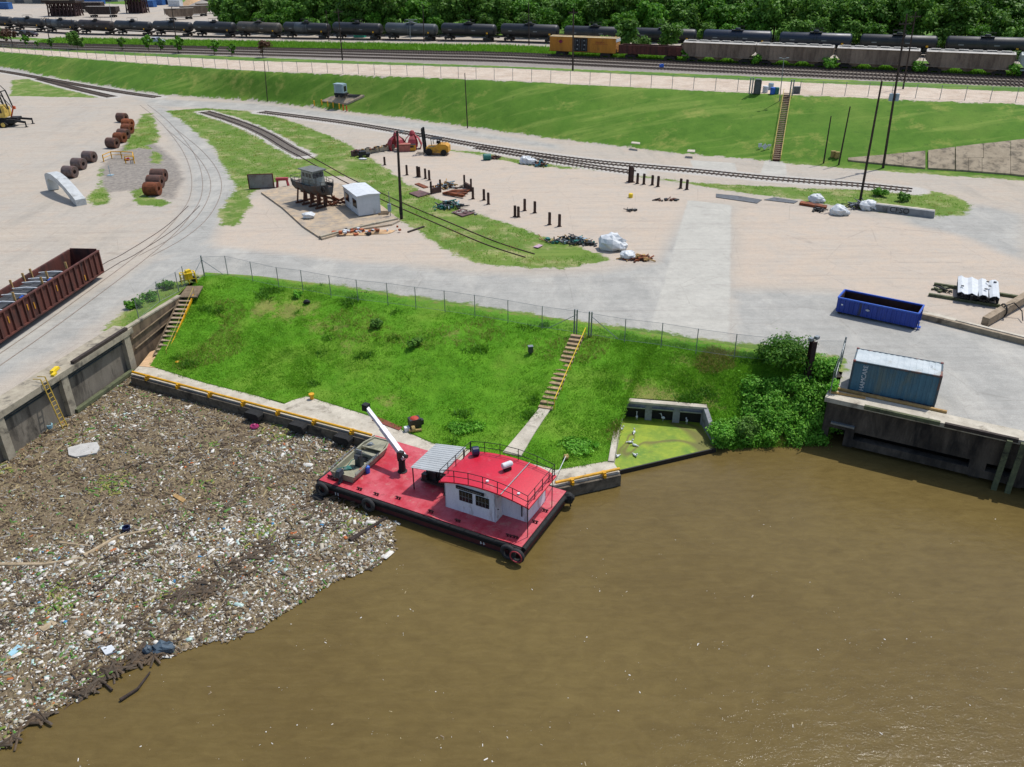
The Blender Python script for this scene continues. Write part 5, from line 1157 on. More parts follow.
text('lettering', '22G1', .2, WHITE, t, (L-.75, W*.6, H+.004), (0, 0, math.pi/2))
# ---- blue open skip
t = thing('open_top_dumpster', 'long blue open-topped waste dumpster standing on the concrete', 'dumpster', (29.95, 70.55, .0), -.600)
L, W, H = 6.85, 2.25, 1.55
mb = MB(); z0 = .22
mb.box((L/2, .04, (H+z0)/2), (L, .07, H-z0)); mb.box((L/2, W-.04, (H+z0)/2), (L, .07, H-z0)); mb.box((.04, W/2, (H+z0)/2), (.07, W-.15, H-z0)); mb.box((L-.04, W/2, (H+z0)/2), (.07, W-.15, H-z0)); mb.build('body', BLUE_D, t)
mb = MB(); mb.box((L/2, W/2, z0+.05), (L-.1, W-.15, .06)); mb.box((L/2, .09, (H+z0)/2), (L-.16, .02, H-z0-.1)); mb.box((L/2, W-.09, (H+z0)/2), (L-.16, .02, H-z0-.1)); mb.box((.09, W/2, .9), (.02, W-.2, H-z0-.1)); mb.box((L-.09, W/2, .9), (.02, W-.2, H-z0-.1)); mb.build('lining', mat('brown_bin_lining', '#3a211a', '#291813', 2, .9), t)
mb = MB()
for y in (-.02, W+.02): mb.box((L/2, y, H+.02), (L+.1, .14, .12))
for x in (-.02, L+.02): mb.box((x, W/2, H+.02), (.13, W-.1, .12))
mb.build('top_rim', mat('rim_blue', '#2456b8', '#1b479c', 2, .4), t)
mb = MB()
for i in range(17):
    x = .2+i*(L-.4)/16; mb.box((x, -.04, .88), (.09, .09, 1.28)); mb.box((x, W+.04, .88), (.09, .09, 1.28))
for y in (.3, 1.1, 1.9): mb.box((L+.04, y, .88), (.09, .09, 1.28)); mb.box((-.04, y, .88), (.09, .09, 1.28))
mb.build('ribs', BLUE_D, t)
mb = MB(); mb.box((L/2, .6, .13), (L, .12, .2)); mb.box((L/2, W-.6, .13), (L, .12, .2)); mb.build('skids', BLUE_D, t)
for x in (.3, L-.2):
    for y in (.15, W-.15):
        mb = MB(); mb.lathe([(.13, -.1), (.13, .1)], (x, y, .13), 'y', 12); mb.build('roller', STEEL_D, t)
mb = MB(); mb.box((L+.2, .35, .22), (.35, .3, .12)); mb.box((L+.2, .1, .45), (.1, .1, .7)); mb.build('door_latch', mat('rim_blue', '#2456b8'), t)
mb = MB(); mb.lathe([(.0, 0), (.12, 0)][::-1], (2.7, -.1, .95), 'y', 6); mb.box((2.7, -.09, .95), (.32, .02, .12)); mb.build('emblem', WHITE, t); mb = MB(); mb.box((.45, -.09, 1.0), (.16, .02, .14)); mb.build('emblem', WHITE, t)
# ---- white hut
hc = P(359, 216.5, .25); t = thing('site_hut', 'white flat-roofed site hut with two dark windows on a concrete pad', 'hut', hc, rad(27))
L, W, H = 2.9, 5.9, 2.45
mb = MB(); mb.box((L/2, W/2, H/2+.05), (L, W, H)); mb.build('walls', mat('hut_white', '#c3c7cb', '#b3b8bd', 1, .6, dirt='#9a9c9c', dirt_amt=.1), t)
mb = MB(); mb.side([(-.12, H+.03), (L+.12, H+.03), (L+.12, H+.12), (L/2, H+.24), (-.12, H+.12)], -.12, W+.12); mb.build('roof', WHITE_S, t)
for y in (1.3, 4.4):
    mb = MB(); mb.box((-.02, y, 1.4), (.06, 1.5, 1.0)); w = mb.build('window', STEEL_D, t); mb = MB(); mb.box((-.055, y-.36, 1.4), (.02, .64, .86)); mb.box((-.055, y+.36, 1.4), (.02, .64, .86)); mb.build('pane', GLASSD, w)
mb = MB(); mb.box((-.02, 2.85, 1.0), (.05, .8, 1.95)); d = mb.build('door', mat('hut_white', '#c3c7cb'), t)
mb = MB(); mb.box((-.06, 2.9, 1.0), (.05, .05, .12)); mb.build('handle', STEEL_D, d)
mb = MB(); mb.box((L/2, W/2, -.02), (L-.3, W-.3, .2)); mb.build('skid_base', STEEL_D, t)
pad = [(261, 192), (284, 186), (330, 182), (352, 186), (384, 207), (400, 220), (392, 224), (352, 230), (322, 238.5), (303, 226), (282, 207)]
o = px_prism('pavement', pad, .22, .3, CONC_PAD); tag(o, kind='structure')
kr = [P(u, v, 0) for u, v in ((320, 239.5), (352, 231), (398, 221))]
mb = MB(); mb.bar(kr[0]+Vector((0, 0, .2)), kr[1]+Vector((0, 0, .2)), .3, .42); mb.bar(kr[1]+Vector((0, 0, .2)), kr[2]+Vector((0, 0, .2)), .3, .42); o = mb.build('kerb', CONC, None, org=kr[1]); tag(o, 'low concrete kerb along the front of the hut pad', 'kerb')
# ---- derelict boat on a cradle
t = thing('derelict_boat', 'small derelict tugboat with grey wheelhouse standing on rusty supports', 'boat', P(317, 204, .24), rad(-42))
L = 6.9; hb_ = 1.5; n = 14; V_ = []; F_ = []
for i in range(n+1):
    x = -L/2+L*i/n; f = i/n; w = 1.45*(math.sin(math.pi*min(1, (f+.22)*.62))**.55 if f > .0 else .75); w = 1.5*min(1, .55+f*1.8)*min(1, max(.03, (1.03-f)*3.0)); w = 1.5*(1-abs(2*f-1.05)**3.2*.85) if f > .5 else 1.5*(.86+.28*f); w = max(w, .04)
    w = w*1.0; zk = 1.35+.55*max(0, f-.72)*3; sh = 2.75+.5*(f-.45)**2*3
    for a, b in ((0, zk), (w*.55, zk+.25), (w*.9, zk+.85), (w, sh)): V_.append((x, -a, b))
    for a, b in ((w*.88, sh), (w*.86, sh-.35)): V_.append((x, -a, b))
    for a, b in ((w*.86, sh-.35), (w*.88, sh), (w, sh), (w*.9, zk+.85), (w*.55, zk+.25)): V_.append((x, a, b))
m = 11
for i in range(n):
    for k in range(m): F_.append((i*m+k, i*m+(k+1) % m, (i+1)*m+(k+1) % m, (i+1)*m+k))
F_.append(tuple(range(m))[::-1]); F_.append(tuple(n*m+k for k in range(m)))
mb = MB(); mb.add(V_, [f[::-1] for f in F_]); mb.build('hull', SHIPG, t)
mb = MB(); mb.side([(-1.5, 2.4), (1.1, 2.4), (.85, 4.5), (-1.3, 4.5)], -.95, .95); wh = mb.build('wheelhouse', SHIPW, t)
mb = MB()
for y in (-.55, .0, .55): mb.box((1.02-.03, y, 3.95), (.08, .42, .55))
for x in (-.85, -.15, .5):
    for s in (-1, 1): mb.box((x, s*.96, 3.95), (.45, .05, .5))
mb.build('window', GLASSD, wh)
mb = MB(); mb.box((-.2, 0, 4.56), (3.1, 2.25, .12)); mb.box((-1.9, .2, 3.2), (.8, 1.2, .9)); mb.build('wheelhouse_roof', mat('boat_roof_grey', '#6d706d', '#575957', 2, .8, dirt='#4c3a2c', dirt_amt=.2), t)
mb = MB()
for s in (-1, 1):
    pr_ = [(x, s*1.35*(1 if x < 1.8 else .75 if x < 2.8 else .35)) for x in (-3.3, -2.4, -1.4, -.4, .8, 1.8, 2.7, 3.3)]
    for (x, y) in pr_: mb.tube((x, y, 2.7), (x, y, 3.5), .035)
    for (a, b) in zip(pr_[:-1], pr_[1:]):
        for z in (3.1, 3.5): mb.tube((a[0], a[1], z), (b[0], b[1], z), .03)
for z in (3.1, 3.5): mb.tube((-3.3, -1.3, z), (-3.3, 1.3, z), .03)
mb.build('railing', mat('weathered_rail_grey', '#5d5a54', '#444039', 3, .8), t)
mb = MB()
for x in (-2.4, -1.0, .5, 1.9):
    mb.box((x, 0, .1), (.25, 3.2, .2)); mb.box((x, 0, .72), (.3, .4, 1.2))
    for s in (-1, 1): mb.bar((x, s*1.35, .1), (x, s*1.0, 1.95), .16, .16)
mb.bar((-3.2, 0, 1.2), (3.0, 0, 1.35), .3, .22); mb.build('cradle', RUST, t)
mb = MB(); mb.torus((3.1, -1.0, 2.6), .33, .1, 'y'); mb.build('tyre_fender', BLACK, t)
q = random.Random(2); mb = MB()
for i in range(16): mb.bar((q.uniform(-1.6, 1.6), q.uniform(-.8, .8), q.uniform(.1, .5)), (q.uniform(-1.6, 1.6), q.uniform(-.8, .8), q.uniform(.2, 1.3)), .14, .14, i % 2)
o = mb.build('rusty_scrap_stack', [RUST, RUST_O], None, loc=P(336, 205, .24)); tag(o, 'stack of rusty scrap between the derelict boat and the hut', 'scrap')
mb = MB(); mb.blob((0, 0, .35), .6, (1.5, 1.1, .65), .22, 10, seed=1); o = mb.build('tarpaulin_bundle', WHITE_S, None, loc=P(309, 218, .22)); tag(o, 'crumpled white sheet on the pad in front of the derelict boat', 'sheet')
t = thing('red_trestle', 'short faded red steel trestle left of the derelict boat', 'trestle', P(283, 187, 0), .1)
mb = MB(); mb.box((0, 0, 1.15), (1.7, .6, .35)); mb.build('beam', RED, t)
for x in (-.65, .65):
    mb = MB(); mb.bar((x, 0, 1.0), (x*1.2, -.25, 0), .22, .22); mb.bar((x, 0, 1.0), (x*1.2, .3, 0), .22, .22); mb.build('leg', RED, t)
t = thing('upright_sheet', 'upright grey steel panel standing at the edge of the grass', 'panel', P(262, 188.5, 0), .12)
mb = MB(); mb.box((0, 0, 1.05), (3.5, .1, 1.9)); mb.build('sheet', mat('panel_grey', '#807d79', '#6a6763', 1, .7, dirt='#5d4a3e', dirt_amt=.3), t)
mb = MB()
for x in (-1.7, 1.7): mb.box((x, 0, 1.0), (.14, .2, 2.0)); 
mb.box((0, 0, 2.02), (3.5, .16, .1)); mb.box((0, 0, .06), (3.5, .16, .1)); mb.build('frame', RUST, t)
q = random.Random(12); mb = MB(); mb.blob((0, 0, .02), 1.0, (3.2, .95, .22), .25, 16, 4, 3)
for i in range(60): mb.box((q.gauss(0, 1.5), q.gauss(0, .45), q.uniform(.05, .45)), (q.uniform(.15, .5),)*2+(q.uniform(.1, .35),), q.uniform(0, 3), q.choice([0, 1, 1, 2, 3]))
o = mb.build('rubble_heap', [RUST_O, mat('orange_rubble', '#b0603a', '#8a4529', 2, .9), WHITE, STEEL_D, SAND], None, loc=P(366, 233, 0), rz=.1); tag(o, 'small heap of orange and white rubble in front of the hut pad', 'rubble')
t = thing('meter_post', 'thin post with a blue grey box beside the hut and utility pole', 'meter post', P(390.5, 217, .1), 0)
mb = MB(); mb.tube((0, 0, 0), (0, 0, 3.2), .05); mb.build('post', GALV, t); mb = MB(); mb.box((-.05, 0, 1.2), (.4, .3, .9)); mb.build('box', GREYB, t)
mb = MB()
for k in range(5): mb.box((0, k*.28-.5, .1), (1.3, .14, .1))
mb.box((-.5, 0, .03), (.1, 1.4, .06)); mb.box((.5, 0, .03), (.1, 1.4, .06)); o = mb.build('pallet', WOOD, None, loc=P(384, 213.5, .23)); tag(o, 'wooden pallet lying beside the right wall of the hut', 'pallet')
a, b = P(408, 232, .08), P(424, 226.5, .08); mb = MB(); mb.bar(a, b, .25, .15); o = mb.build('timber', WOODP, None, org=a); tag(o, 'single dark timber lying on sand right of the utility pole', 'timber')

# ---- steel coils
def coil(u, v, m, label, r_=.86, l=1.75, rz=-.25):
    p = P(u, v+r_*5.6*.93, 0)
    mb = MB(); q = random.Random(int(u*v)); mb.lathe([(.32, -l/2), (r_*.9, -l/2), (r_*.92, -l/2-.03), (r_, -l/2+.02), (r_*1.01, 0), (r_, l/2-.02), (r_*.9, l/2+.03), (.32, l/2), (.3, 0), (.32, -l/2)], (0, 0, r_), 'x', 24)
    o = mb.build('steel_coil', m, None, loc=p, rz=rz, smooth=False); tag(o, label, 'steel coil', 'steel coils on the left yard')
    return o
CB = mat('brown_coil_steel', '#5b3d31', '#3d2c26', 2.2, .75, dirt='#7a4326', dirt_amt=.3)
for u, v, m, l in ((123, 117.5, CB, 'brown coil farthest back in the curved row'), (128.8, 123.5, RUST_O, 'orange rusty coil second from the back of the row'), (128.4, 129.0, RUST_O, 'orange rusty coil in the tight middle group of the row'), (124.4, 134.2, CB, 'brown coil half hidden in the middle group of the row'), (120.9, 138.0, RUST_O, 'brightest orange coil at the front of the middle group'), (113.5, 143.5, CB, 'dark brown coil just before the gap in the row'), (90.6, 157.5, COILG, 'grey coil just after the gap in the row'), (80.0, 164.8, COILG, 'middle of the three grey coils near the white arch'), (71.2, 173.0, COILG, 'grey coil nearest the white arch')):
    coil(u, v, m, l)
for u, v, m, l in ((160, 176.5, CB, 'farthest of three dark coils stacked close on the island'), (156.5, 183, CB, 'middle of three dark coils close together on the island'), (153.5, 190.5, RUST_O, 'nearest of three rusty coils close together on the island')):
    coil(u, v, m, l, .9, 2.0, -.1)
# white arched girder
a, b = P(53, 189.5, 0), P(82, 205.5, 0); d = (b-a); Lg = d.length; t = thing('arched_girder', 'white curved box girder lying like an arch on the left yard', 'girder', a, math.atan2(d.y, d.x))
mb = MB(); pr_ = [(0, .1), (0, 1.5), (.1, 2.1), (.5, 2.45), (1.6, 2.75), (3.4, 2.85), (5.8, 2.55), (8.4, 1.9), (Lg, .85), (Lg, .0), (Lg-1.0, .12), (7.0, 1.55), (4.4, 1.95), (1.5, 1.9), (.75, 1.5), (.7, .1)]
vv = [(x, -.65, z) for x, z in pr_]+[(x, .65, z) for x, z in pr_]; n = len(pr_); idx2 = [(0, 1, 14, 15), (1, 2, 3, 13, 14), (3, 4, 12, 13), (4, 5, 12), (5, 6, 11, 12), (6, 7, 11), (7, 8, 9, 10, 11)]
mb.add(vv, [f for f in idx2]+[tuple(n+i for i in f[::-1]) for f in idx2]+[(i, n+i, n+(i+1) % n, (i+1) % n) for i in range(n)]); mb.build('girder', mat('girder_white', '#b9bcbb', '#a3a6a5', 1, .6, dirt='#77756f', dirt_amt=.15), t)
mb = MB()
for y in (-.5, .5): mb.tube((.3, y, 0), (.3, y, .3), .08); mb.box((Lg-.2, y, .2), (.3, .25, .3))
mb.build('feet', STEEL_D, t)
# yellow frame on the island
t = thing('yellow_rail', 'low yellow pipe rail on the grey island beside the rusty coils', 'barrier', P(119, 160, 0), 0)
pts = [P(104, 162, 0), P(112, 158.5, 0), P(122, 158.5, 0), P(134, 159, 0), P(134.5, 163.5, 0), P(126, 163.5, 0)]; mb = MB()
for p in pts: mb.tube(p, p+Vector((0, 0, 1.1)), .09)
for a, b in zip(pts[:-1], pts[1:]): mb.tube(a+Vector((0, 0, 1.1)), b+Vector((0, 0, 1.1)), .07); mb.tube(a+Vector((0, 0, .6)), b+Vector((0, 0, .6)), .05)
mb.build('rail', YEL, t, world=True)
mb = MB(); mb.tube((0, 0, 0), (0, 0, 1.5), .05); mb.box((0, 0, .05), (.8, .8, .1)); o = mb.build('stand', GREYB, None, loc=P(110.5, 175.5, 0)); tag(o, 'thin grey stand alone on the grey island paving', 'stand')
mb = MB(); mb.box((0, 0, .15), (.7, .5, .3)); mb.box((.2, .1, .35), (.3, .3, .15)); o = mb.build('toolbox', RED, None, loc=P(127, 160.5, 0)); tag(o, 'small red box under the yellow rail', 'box')

# ---- open gondola wagon on the left with its load
GN = P(103, 271.5, .62); gyaw = rad(85.3)
t = thing('gondola_wagon', 'rust brown open gondola wagon loaded with dark steel at the left edge', 'rail wagon', (GN.x, GN.y, 0), gyaw)
Lg, Wg, z0, z1 = 20.5, 3.0, .62, 2.85       # local x towards far, the wagon runs along -x; y to the left
mb = MB(); mb.box((-Lg/2, .05, (z0+z1)/2), (Lg, .1, z1-z0)); mb.box((-Lg/2, Wg-.05, (z0+z1)/2), (Lg, .1, z1-z0)); mb.box((-.05, Wg/2, (z0+z1)/2+.12), (.1, Wg-.2, z1-z0+.25)); mb.box((-Lg+.05, Wg/2, (z0+z1)/2), (.1, Wg-.2, z1-z0)); mb.box((-Lg/2, Wg/2, z0+.1), (Lg-.2, Wg-.2, .15)); mb.build('body', GOND, t)
mb = MB(); k = 22
for i in range(k+1):
    x = -.08-i*(Lg-.16)/k
    for y in (-.07, Wg+.07): mb.box((x, y, (z0+z1)/2), (.16, .16, z1-z0-.1))
for y in (-.04, Wg+.04): mb.box((-Lg/2, y, z1+.03), (Lg+.1, .22, .12)); mb.box((-Lg/2, y, z0+.02), (Lg, .24, .14))
for y in (.7, 1.5, 2.3): mb.box((.06, y, 1.85), (.14, .16, 2.2))
mb.build('ribs', GOND, t)
for xo in (-2.2, -Lg+2.2):
    mb = MB(); mb.box((xo, Wg/2, .5), (2.3, 2.0, .2)); tr = mb.build('bogie', STEEL_D, t)
    for dx in (-.85, .85):
        for y in (.62, Wg-.62): mb = MB(); mb.lathe([(.44, -.06), (.44, .06)], (xo+dx, y, .45), 'y', 18); mb.build('wheel', STEEL_D, tr)
mb = MB(); q = random.Random(6)
for x in [-.55-i*(Lg/k) for i in range(22)]:
    if q.random() < .28: mb.box((x, -.02-.06, 1.2+q.uniform(0, .9)), (.12, .04, .35+.3*q.random()))
mb.build('reflector_marks', mat('worn_yellow_mark', '#c58a18', '#a36f14', 3, .6), t)
mb = MB(); mb.box((.3, Wg/2, .75), (.6, .3, .25)); mb.build('coupler', STEEL_D, t)
for j, (y, wd, zt) in enumerate(((.55, .75, 2.55), (1.45, .75, 2.62), (2.4, .8, 2.55))):
    mb = MB(); mb.box((-12.4, y, zt-.35), (15.5-j*.4, wd, .5)); mb.box((-12.4, y, zt-.9), (15.2, wd, .45)); o = mb.build('steel_section', mat('dark_section_steel', '#3c3e41', '#2e3033', 1.5, .7), None, loc=(GN.x, GN.y, 0), rz=gyaw); tag(o, ('dark steel section nearest the quay side inside the gondola', 'middle dark steel section loaded in the gondola', 'dark steel section on the far side inside the gondola')[j], 'steel load', 'steel load in the gondola')
def inw(x, y, z): c, s = math.cos(gyaw), math.sin(gyaw); return Vector((GN.x+x*c-y*s, GN.y+x*s+y*c, z))
for i, x in enumerate((-5.6, -7.3, -8.3, -9.8, -11.4, -13.2, -15)):
    mb = MB(); mb.path([inw(x, .15, 2.62), inw(x-.15, 1.5, 2.72), inw(x-.3, 2.8, 2.62)], .055, 5); o = mb.build('strap', WHITE, None, org=inw(x, 1.5, 0)); tag(o, 'white tie strap across the steel load in the gondola', 'strap', 'white tie straps on the gondola load')
for i, (x, y) in enumerate(((-4.9, .5), (-6.9, 2.85), (-8.1, 2.85), (-9.9, 2.9), (-7.5, .9), (-9.0, .5), (-12.8, .8))):
    mb = MB(); mb.bar(inw(x, y, 2.2), inw(x+.1, y+.1, 3.35), .12, .18); o = mb.build('stake', WOODL, None, org=inw(x, y, 0)); tag(o, 'wooden stake standing in the gondola load', 'stake', 'wooden stakes in the gondola load')
for x, y in ((-7.9, .45), (-12.2, .5)):
    mb = MB(); mb.box((x, y, 2.62), (.4, .35, .22)); mb.box((x+.1, y+.05, 2.76), (.15, .15, .08)); o = mb.build('blue_bundle', BLUE_P, None, loc=(GN.x, GN.y, 0), rz=gyaw); tag(o, 'small blue bundle lying on the gondola load', 'bundle', 'blue bundles on the gondola load')
track([inw(-45, 1.5, 0), inw(-20, 1.5, 0), inw(2, 1.5, 0), P(128, 255, 0), P(170, 228, 0), P(194, 206, 0)], 'flush rails under the gondola wagon', ties=False, proud=.035)

# ---- yellow crane at the left edge
t = thing('mobile_crane', 'yellow crawler crane with black outriggers at the left edge of the yard', 'crane', P(4, 126, 0), .05)
mb = MB(); mb.box((-2, 0, 1.0), (9.5, 2.8, .7)); mb.box((2.3, .4, 1.45), (1.6, 2.0, .3)); mb.build('carrier', BLACKP, t)
for y in (-1.6, 1.6):
    mb = MB(); mb.side([(-6.2, .5), (-5.8, .05), (1.2, .05), (1.7, .5), (1.2, 1.0), (-5.8, 1.0)], y-.35, y+.35); tk = mb.build('crawler_track', BLACK, t)
    for x in (.9, -5.4): mb = MB(); mb.lathe([(.4, -.4), (.42, 0), (.4, .4)], (x, y, .52), 'y', 16); mb.build('sprocket', MACH_Y, tk)
mb = MB(); mb.box((-1.2, 0, 2.6), (5.2, 2.7, 1.7)); mb.box((.2, -.2, 3.6), (2.2, 2.2, .6)); mb.build('engine_house', MACH_Y, t)
mb = MB(); mb.box((.55, -.9, 2.9), (1.3, 1.0, 1.9)); cbn = mb.build('cab', MACH_Y, t); mb = MB(); mb.box((.55, -1.42, 3.1), (.9, .04, 1.0)); mb.box((1.22, -.9, 3.1), (.04, .7, 1.0)); mb.build('window', GLASSD, cbn)
mb = MB()
for y in (-.9, .9): mb.bar((.6, y, 3.4), (-.3, y, 8.6), .22, .22); mb.bar((2.2, y, 3.2), (1.6, y, 6.4), .18, .18); mb.bar((1.6, y, 6.4), (.0, y, 8.4), .1, .1); mb.bar((2.0, y, 3.2), (.2, y, 6.0), .1, .1)
mb.bar((-.3, -.9, 8.6), (-.3, .9, 8.6), .25, .25); mb.box((-.1, 0, 8.0), (1.3, 1.5, .9)); mb.bar((1.6, -.9, 6.4), (1.6, .9, 6.4), .15, .15); mb.build('gantry', BLACKP, t)
for (x, y, e) in ((2.8, -1.0, (4.9, -1.5)), (2.8, 1.1, (4.6, 1.9))):
    mb = MB(); mb.bar((x-1, y, 1.3), (e[0], e[1], .9), .35, .35); mb.tube((e[0], e[1], .0), (e[0], e[1], 1.1), .13); mb.lathe([(.35, 0), (.35, .08)], (e[0], e[1], 0), n=12); mb.build('outrigger', BLACKP, t)
mb = MB(); mb.bar((1.6, .5, 1.6), (2.6, .4, 3.6), .2, .2); mb.box((2.7, .4, 3.3), (.3, .4, .5)); mb.build('hydraulic_arm', ORANGE, t)

# ---- forklift
t = thing('forklift', 'large yellow forklift truck facing left behind the red grabs', 'forklift', P(437, 154.2, 0), rad(172))
mb = MB(); mb.side([(-2.1, .5), (-2.1, 1.45), (-1.7, 1.75), (-.4, 1.8), (.2, 1.35), (1.55, 1.25), (1.6, .55), (.9, .4), (-1.4, .4)], -.95, .95); mb.build('body', FORK_Y, t)
for x, r_ in ((1.1, .55), (-1.35, .48)):
    for y in (-1.0, 1.0): mb = MB(); mb.lathe([(r_*.6, -.2), (r_, -.16), (r_, .16), (r_*.6, .2)], (x, y, r_), 'y', 18); mb.build('wheel', BLACK, t)
mb = MB()
for x in (-.75, .75):
    for y in (-.7, .7): mb.bar((x-.1, y, 1.5), (x, y, 2.55), .08, .08)
mb.box((0, 0, 2.58), (1.8, 1.6, .08)); mb.box((-.3, 0, 1.95), (.5, .6, .35)); mb.build('cage', BLACKP, t)
mb = MB()
for y in (-.48, .48): mb.bar((1.85, y, .2), (2.15, y, 4.2), .16, .26); mb.bar((2.02, y*.8, .3), (2.3, y*.8, 4.0), .12, .2)
for z in (.6, 2.0, 3.3, 4.1): mb.box((1.9+.08*z, 0, z), (.15, 1.1, .18))
mb.build('mast', BLACKP, t)
mb = MB()
for y in (-.45, .45): mb.box((2.7, y, .15), (1.4, .16, .08)); mb.box((2.1, y, .5), (.08, .16, .8))
mb.build('forks', STEEL_D, t)
mb = MB(); mb.box((.2, -.96, .98), (.9, .02, .3)); mb.box((-.9, -.96, 1.15), (.9, .02, .2)); mb.build('side_marking', BLACKP, t)
# ---- red grabs
for (u, v, l, s) in ((397, 149.5, 'faded red clamshell grab left of the other, beside the low scrap wall', 0), (413, 148.5, 'faded red clamshell grab nearest the yellow forklift', 1)):
    t = thing('clamshell_grab', l, 'grab', P(u, v, 0), .3+s)
    for g in range(4):
        a = g*math.pi/2+.3; mb = MB(); c_, s_ = math.cos(a), math.sin(a)
        pr_ = [(1.35, .0), (1.55, .7), (1.1, 1.7), (.4, 2.3)]
        for (r0, za), (r1, zb) in zip(pr_[:-1], pr_[1:]):
            w0, w1 = .75*r0*.6+.1, .75*r1*.6+.1
            A_ = [(c_*r0-s_*w0, s_*r0+c_*w0, za), (c_*r0+s_*w0, s_*r0-c_*w0, za), (c_*r1+s_*w1, s_*r1-c_*w1, zb), (c_*r1-s_*w1, s_*r1+c_*w1, zb)]; B_ = [(x*.88, y*.88, z) for x, y, z in A_]
            mb.add(A_+B_, [(0, 1, 2, 3), (7, 6, 5, 4), (0, 4, 5, 1), (1, 5, 6, 2), (2, 6, 7, 3), (3, 7, 4, 0)])
        mb.build('shell', RED, t)
    mb = MB(); mb.lathe([(.45, 2.1), (.5, 2.5), (.3, 2.9), (.12, 3.0)], n=12); mb.build('hub', RED, t)
t = thing('skip_box', 'faded pink open skip between the two red grabs', 'skip', P(404, 151, 0), .1); mb = MB(); mb.side([(-1.0, .0), (1.0, 0), (1.15, 1.2), (-1.15, 1.2)], -.7, .7); mb.build('body', mat('pink_faded_steel', '#a8675a', '#8f5247', 2, .8), t); mb = MB(); mb.box((0, -.72, 1.15), (2.3, .08, .12)); mb.box((0, .72, 1.15), (2.3, .08, .12)); mb.build('rim', RUST, t)
t = thing('yellow_bin', 'small yellow steel bin in front of the right red grab', 'bin', P(411.8, 151, 0), .05); mb = MB(); mb.box((0, 0, .6), (1.3, .9, .9)); mb.build('body', FORK_Y, t); mb = MB(); mb.box((0, -.46, .8), (.8, .03, .3)); mb.box((0, 0, 1.07), (1.35, .95, .05)); mb.build('panel', BLACKP, t)
a, b = P(352, 156.5, 0), P(390, 150, 0); d = b-a; t = thing('scrap_wall', 'low wall of concrete blocks and scrap left of the red grabs', 'low wall', a, math.atan2(d.y, d.x)); q = random.Random(5); mb = MB(); x = 0
while x < d.length: w = q.uniform(1.1, 2.0); mb.box((x+w/2, q.uniform(-.1, .1), .45), (w-.06, .6, .8+q.uniform(-.2, .1)), 0, q.choice([0, 0, 1])); x += w
mb.build('blocks', [CONC, PURP], t); mb = MB()
for i in range(40): mb.box((q.uniform(0, d.length), q.uniform(-.6, .3), q.uniform(.6, 1.0)), (q.uniform(.2, .7), .2, .15), q.uniform(0, 3), q.choice([0, 1, 2]))
mb.build('loose_scrap', [RUST_O, STEEL_D, WOODL], t)
mb = MB(); mb.box((0, 0, .45), (1.9, .9, .3)); mb.box((-.2, 0, .75), (1.0, .8, .4)); [mb.lathe([(.25, -.1), (.25, .1)], (x, y, .25), 'y', 10) for x in (-.6, .6) for y in (-.4, .4)]; o = mb.build('handcart', STEEL_D, None, loc=P(364, 157, 0), rz=.4); tag(o, 'small dark cart parked in front of the low scrap wall', 'cart')
mb = MB(); mb.blob((0, 0, .1), .5, (1.4, .8, .3), .2, seed=7); o = mb.build('plastic_sheet', WHITE_S, None, loc=P(363, 159.5, 0)); tag(o, 'white plastic sheet on the ground below the dark cart', 'sheet')

# ---- steel pile stubs
def pile(u, v, vt, label, w=.28, group='steel post stubs on the sandy lot'):
    b = P(u, v, 0); H = height(b, vt); mb = MB(); mb.box((0, -w*.42, H/2), (w, .035, H)); mb.box((0, w*.42, H/2), (w, .035, H)); mb.box((0, 0, H/2), (.04, w*.8, H)); mb.box((0, 0, .04), (w*1.6, w*1.5, .06))
    o = mb.build('steel_post', RUST_P, None, loc=b, rz=.3); tag(o, label, 'post', group)
for i, (u, v, vt, l) in enumerate(((384.8, 165.1, 156.9, 'leftmost steel post stub, alone on the sandy lot'), (407, 175.1, 165.1, 'steel post stub just right of the utility pole'), (417.6, 176.8, 166.3, 'left one of a close pair of post stubs'), (419.6, 177.2, 166.9, 'right one of a close pair of post stubs'), (425.5, 178.7, 168.6, 'slim post stub right of the close pair'), (429.4, 180.2, 170.2, 'thinnest post stub left of the dark rack'), (473, 199, 187.3, 'post stub at the right end of the rusty beams'), (484, 200.2, 189.3, 'farther of two post stubs right of the racks'), (488.4, 204.4, 192.7, 'nearer, thicker of two post stubs right of the racks'), (515, 216.8, 205.6, 'left nearer stub of the group of four'), (518.4, 217.2, 206.6, 'right nearer stub of the group of four'), (524.7, 210.8, 199, 'left farther stub of the group of four'), (534.8, 213, 201.4, 'right farther stub of the group of four'), (549.5, 224.8, 212.4, 'left of two stubs with orange rust stains'), (559.4, 226.5, 214.3, 'right of two stubs with orange rust stains'), (637.3, 183.7, 173.2, 'first thin stub right of the broad black column'), (643.7, 184.4, 173.7, 'second thin stub right of the broad black column'), (652.2, 185.1, 175.2, 'third thin stub right of the broad black column'), (657.9, 186.7, 176.1, 'fourth thin stub right of the broad black column'), (680.5, 188.5, 178.6, 'left stub of the pair on the pale concrete'), (686.7, 189.6, 179.6, 'right stub of the pair on the pale concrete'))):
    pile(u, v, vt, l)
pile(630.7, 182, 166.9, 'broad black steel column beside the curving track', .62)
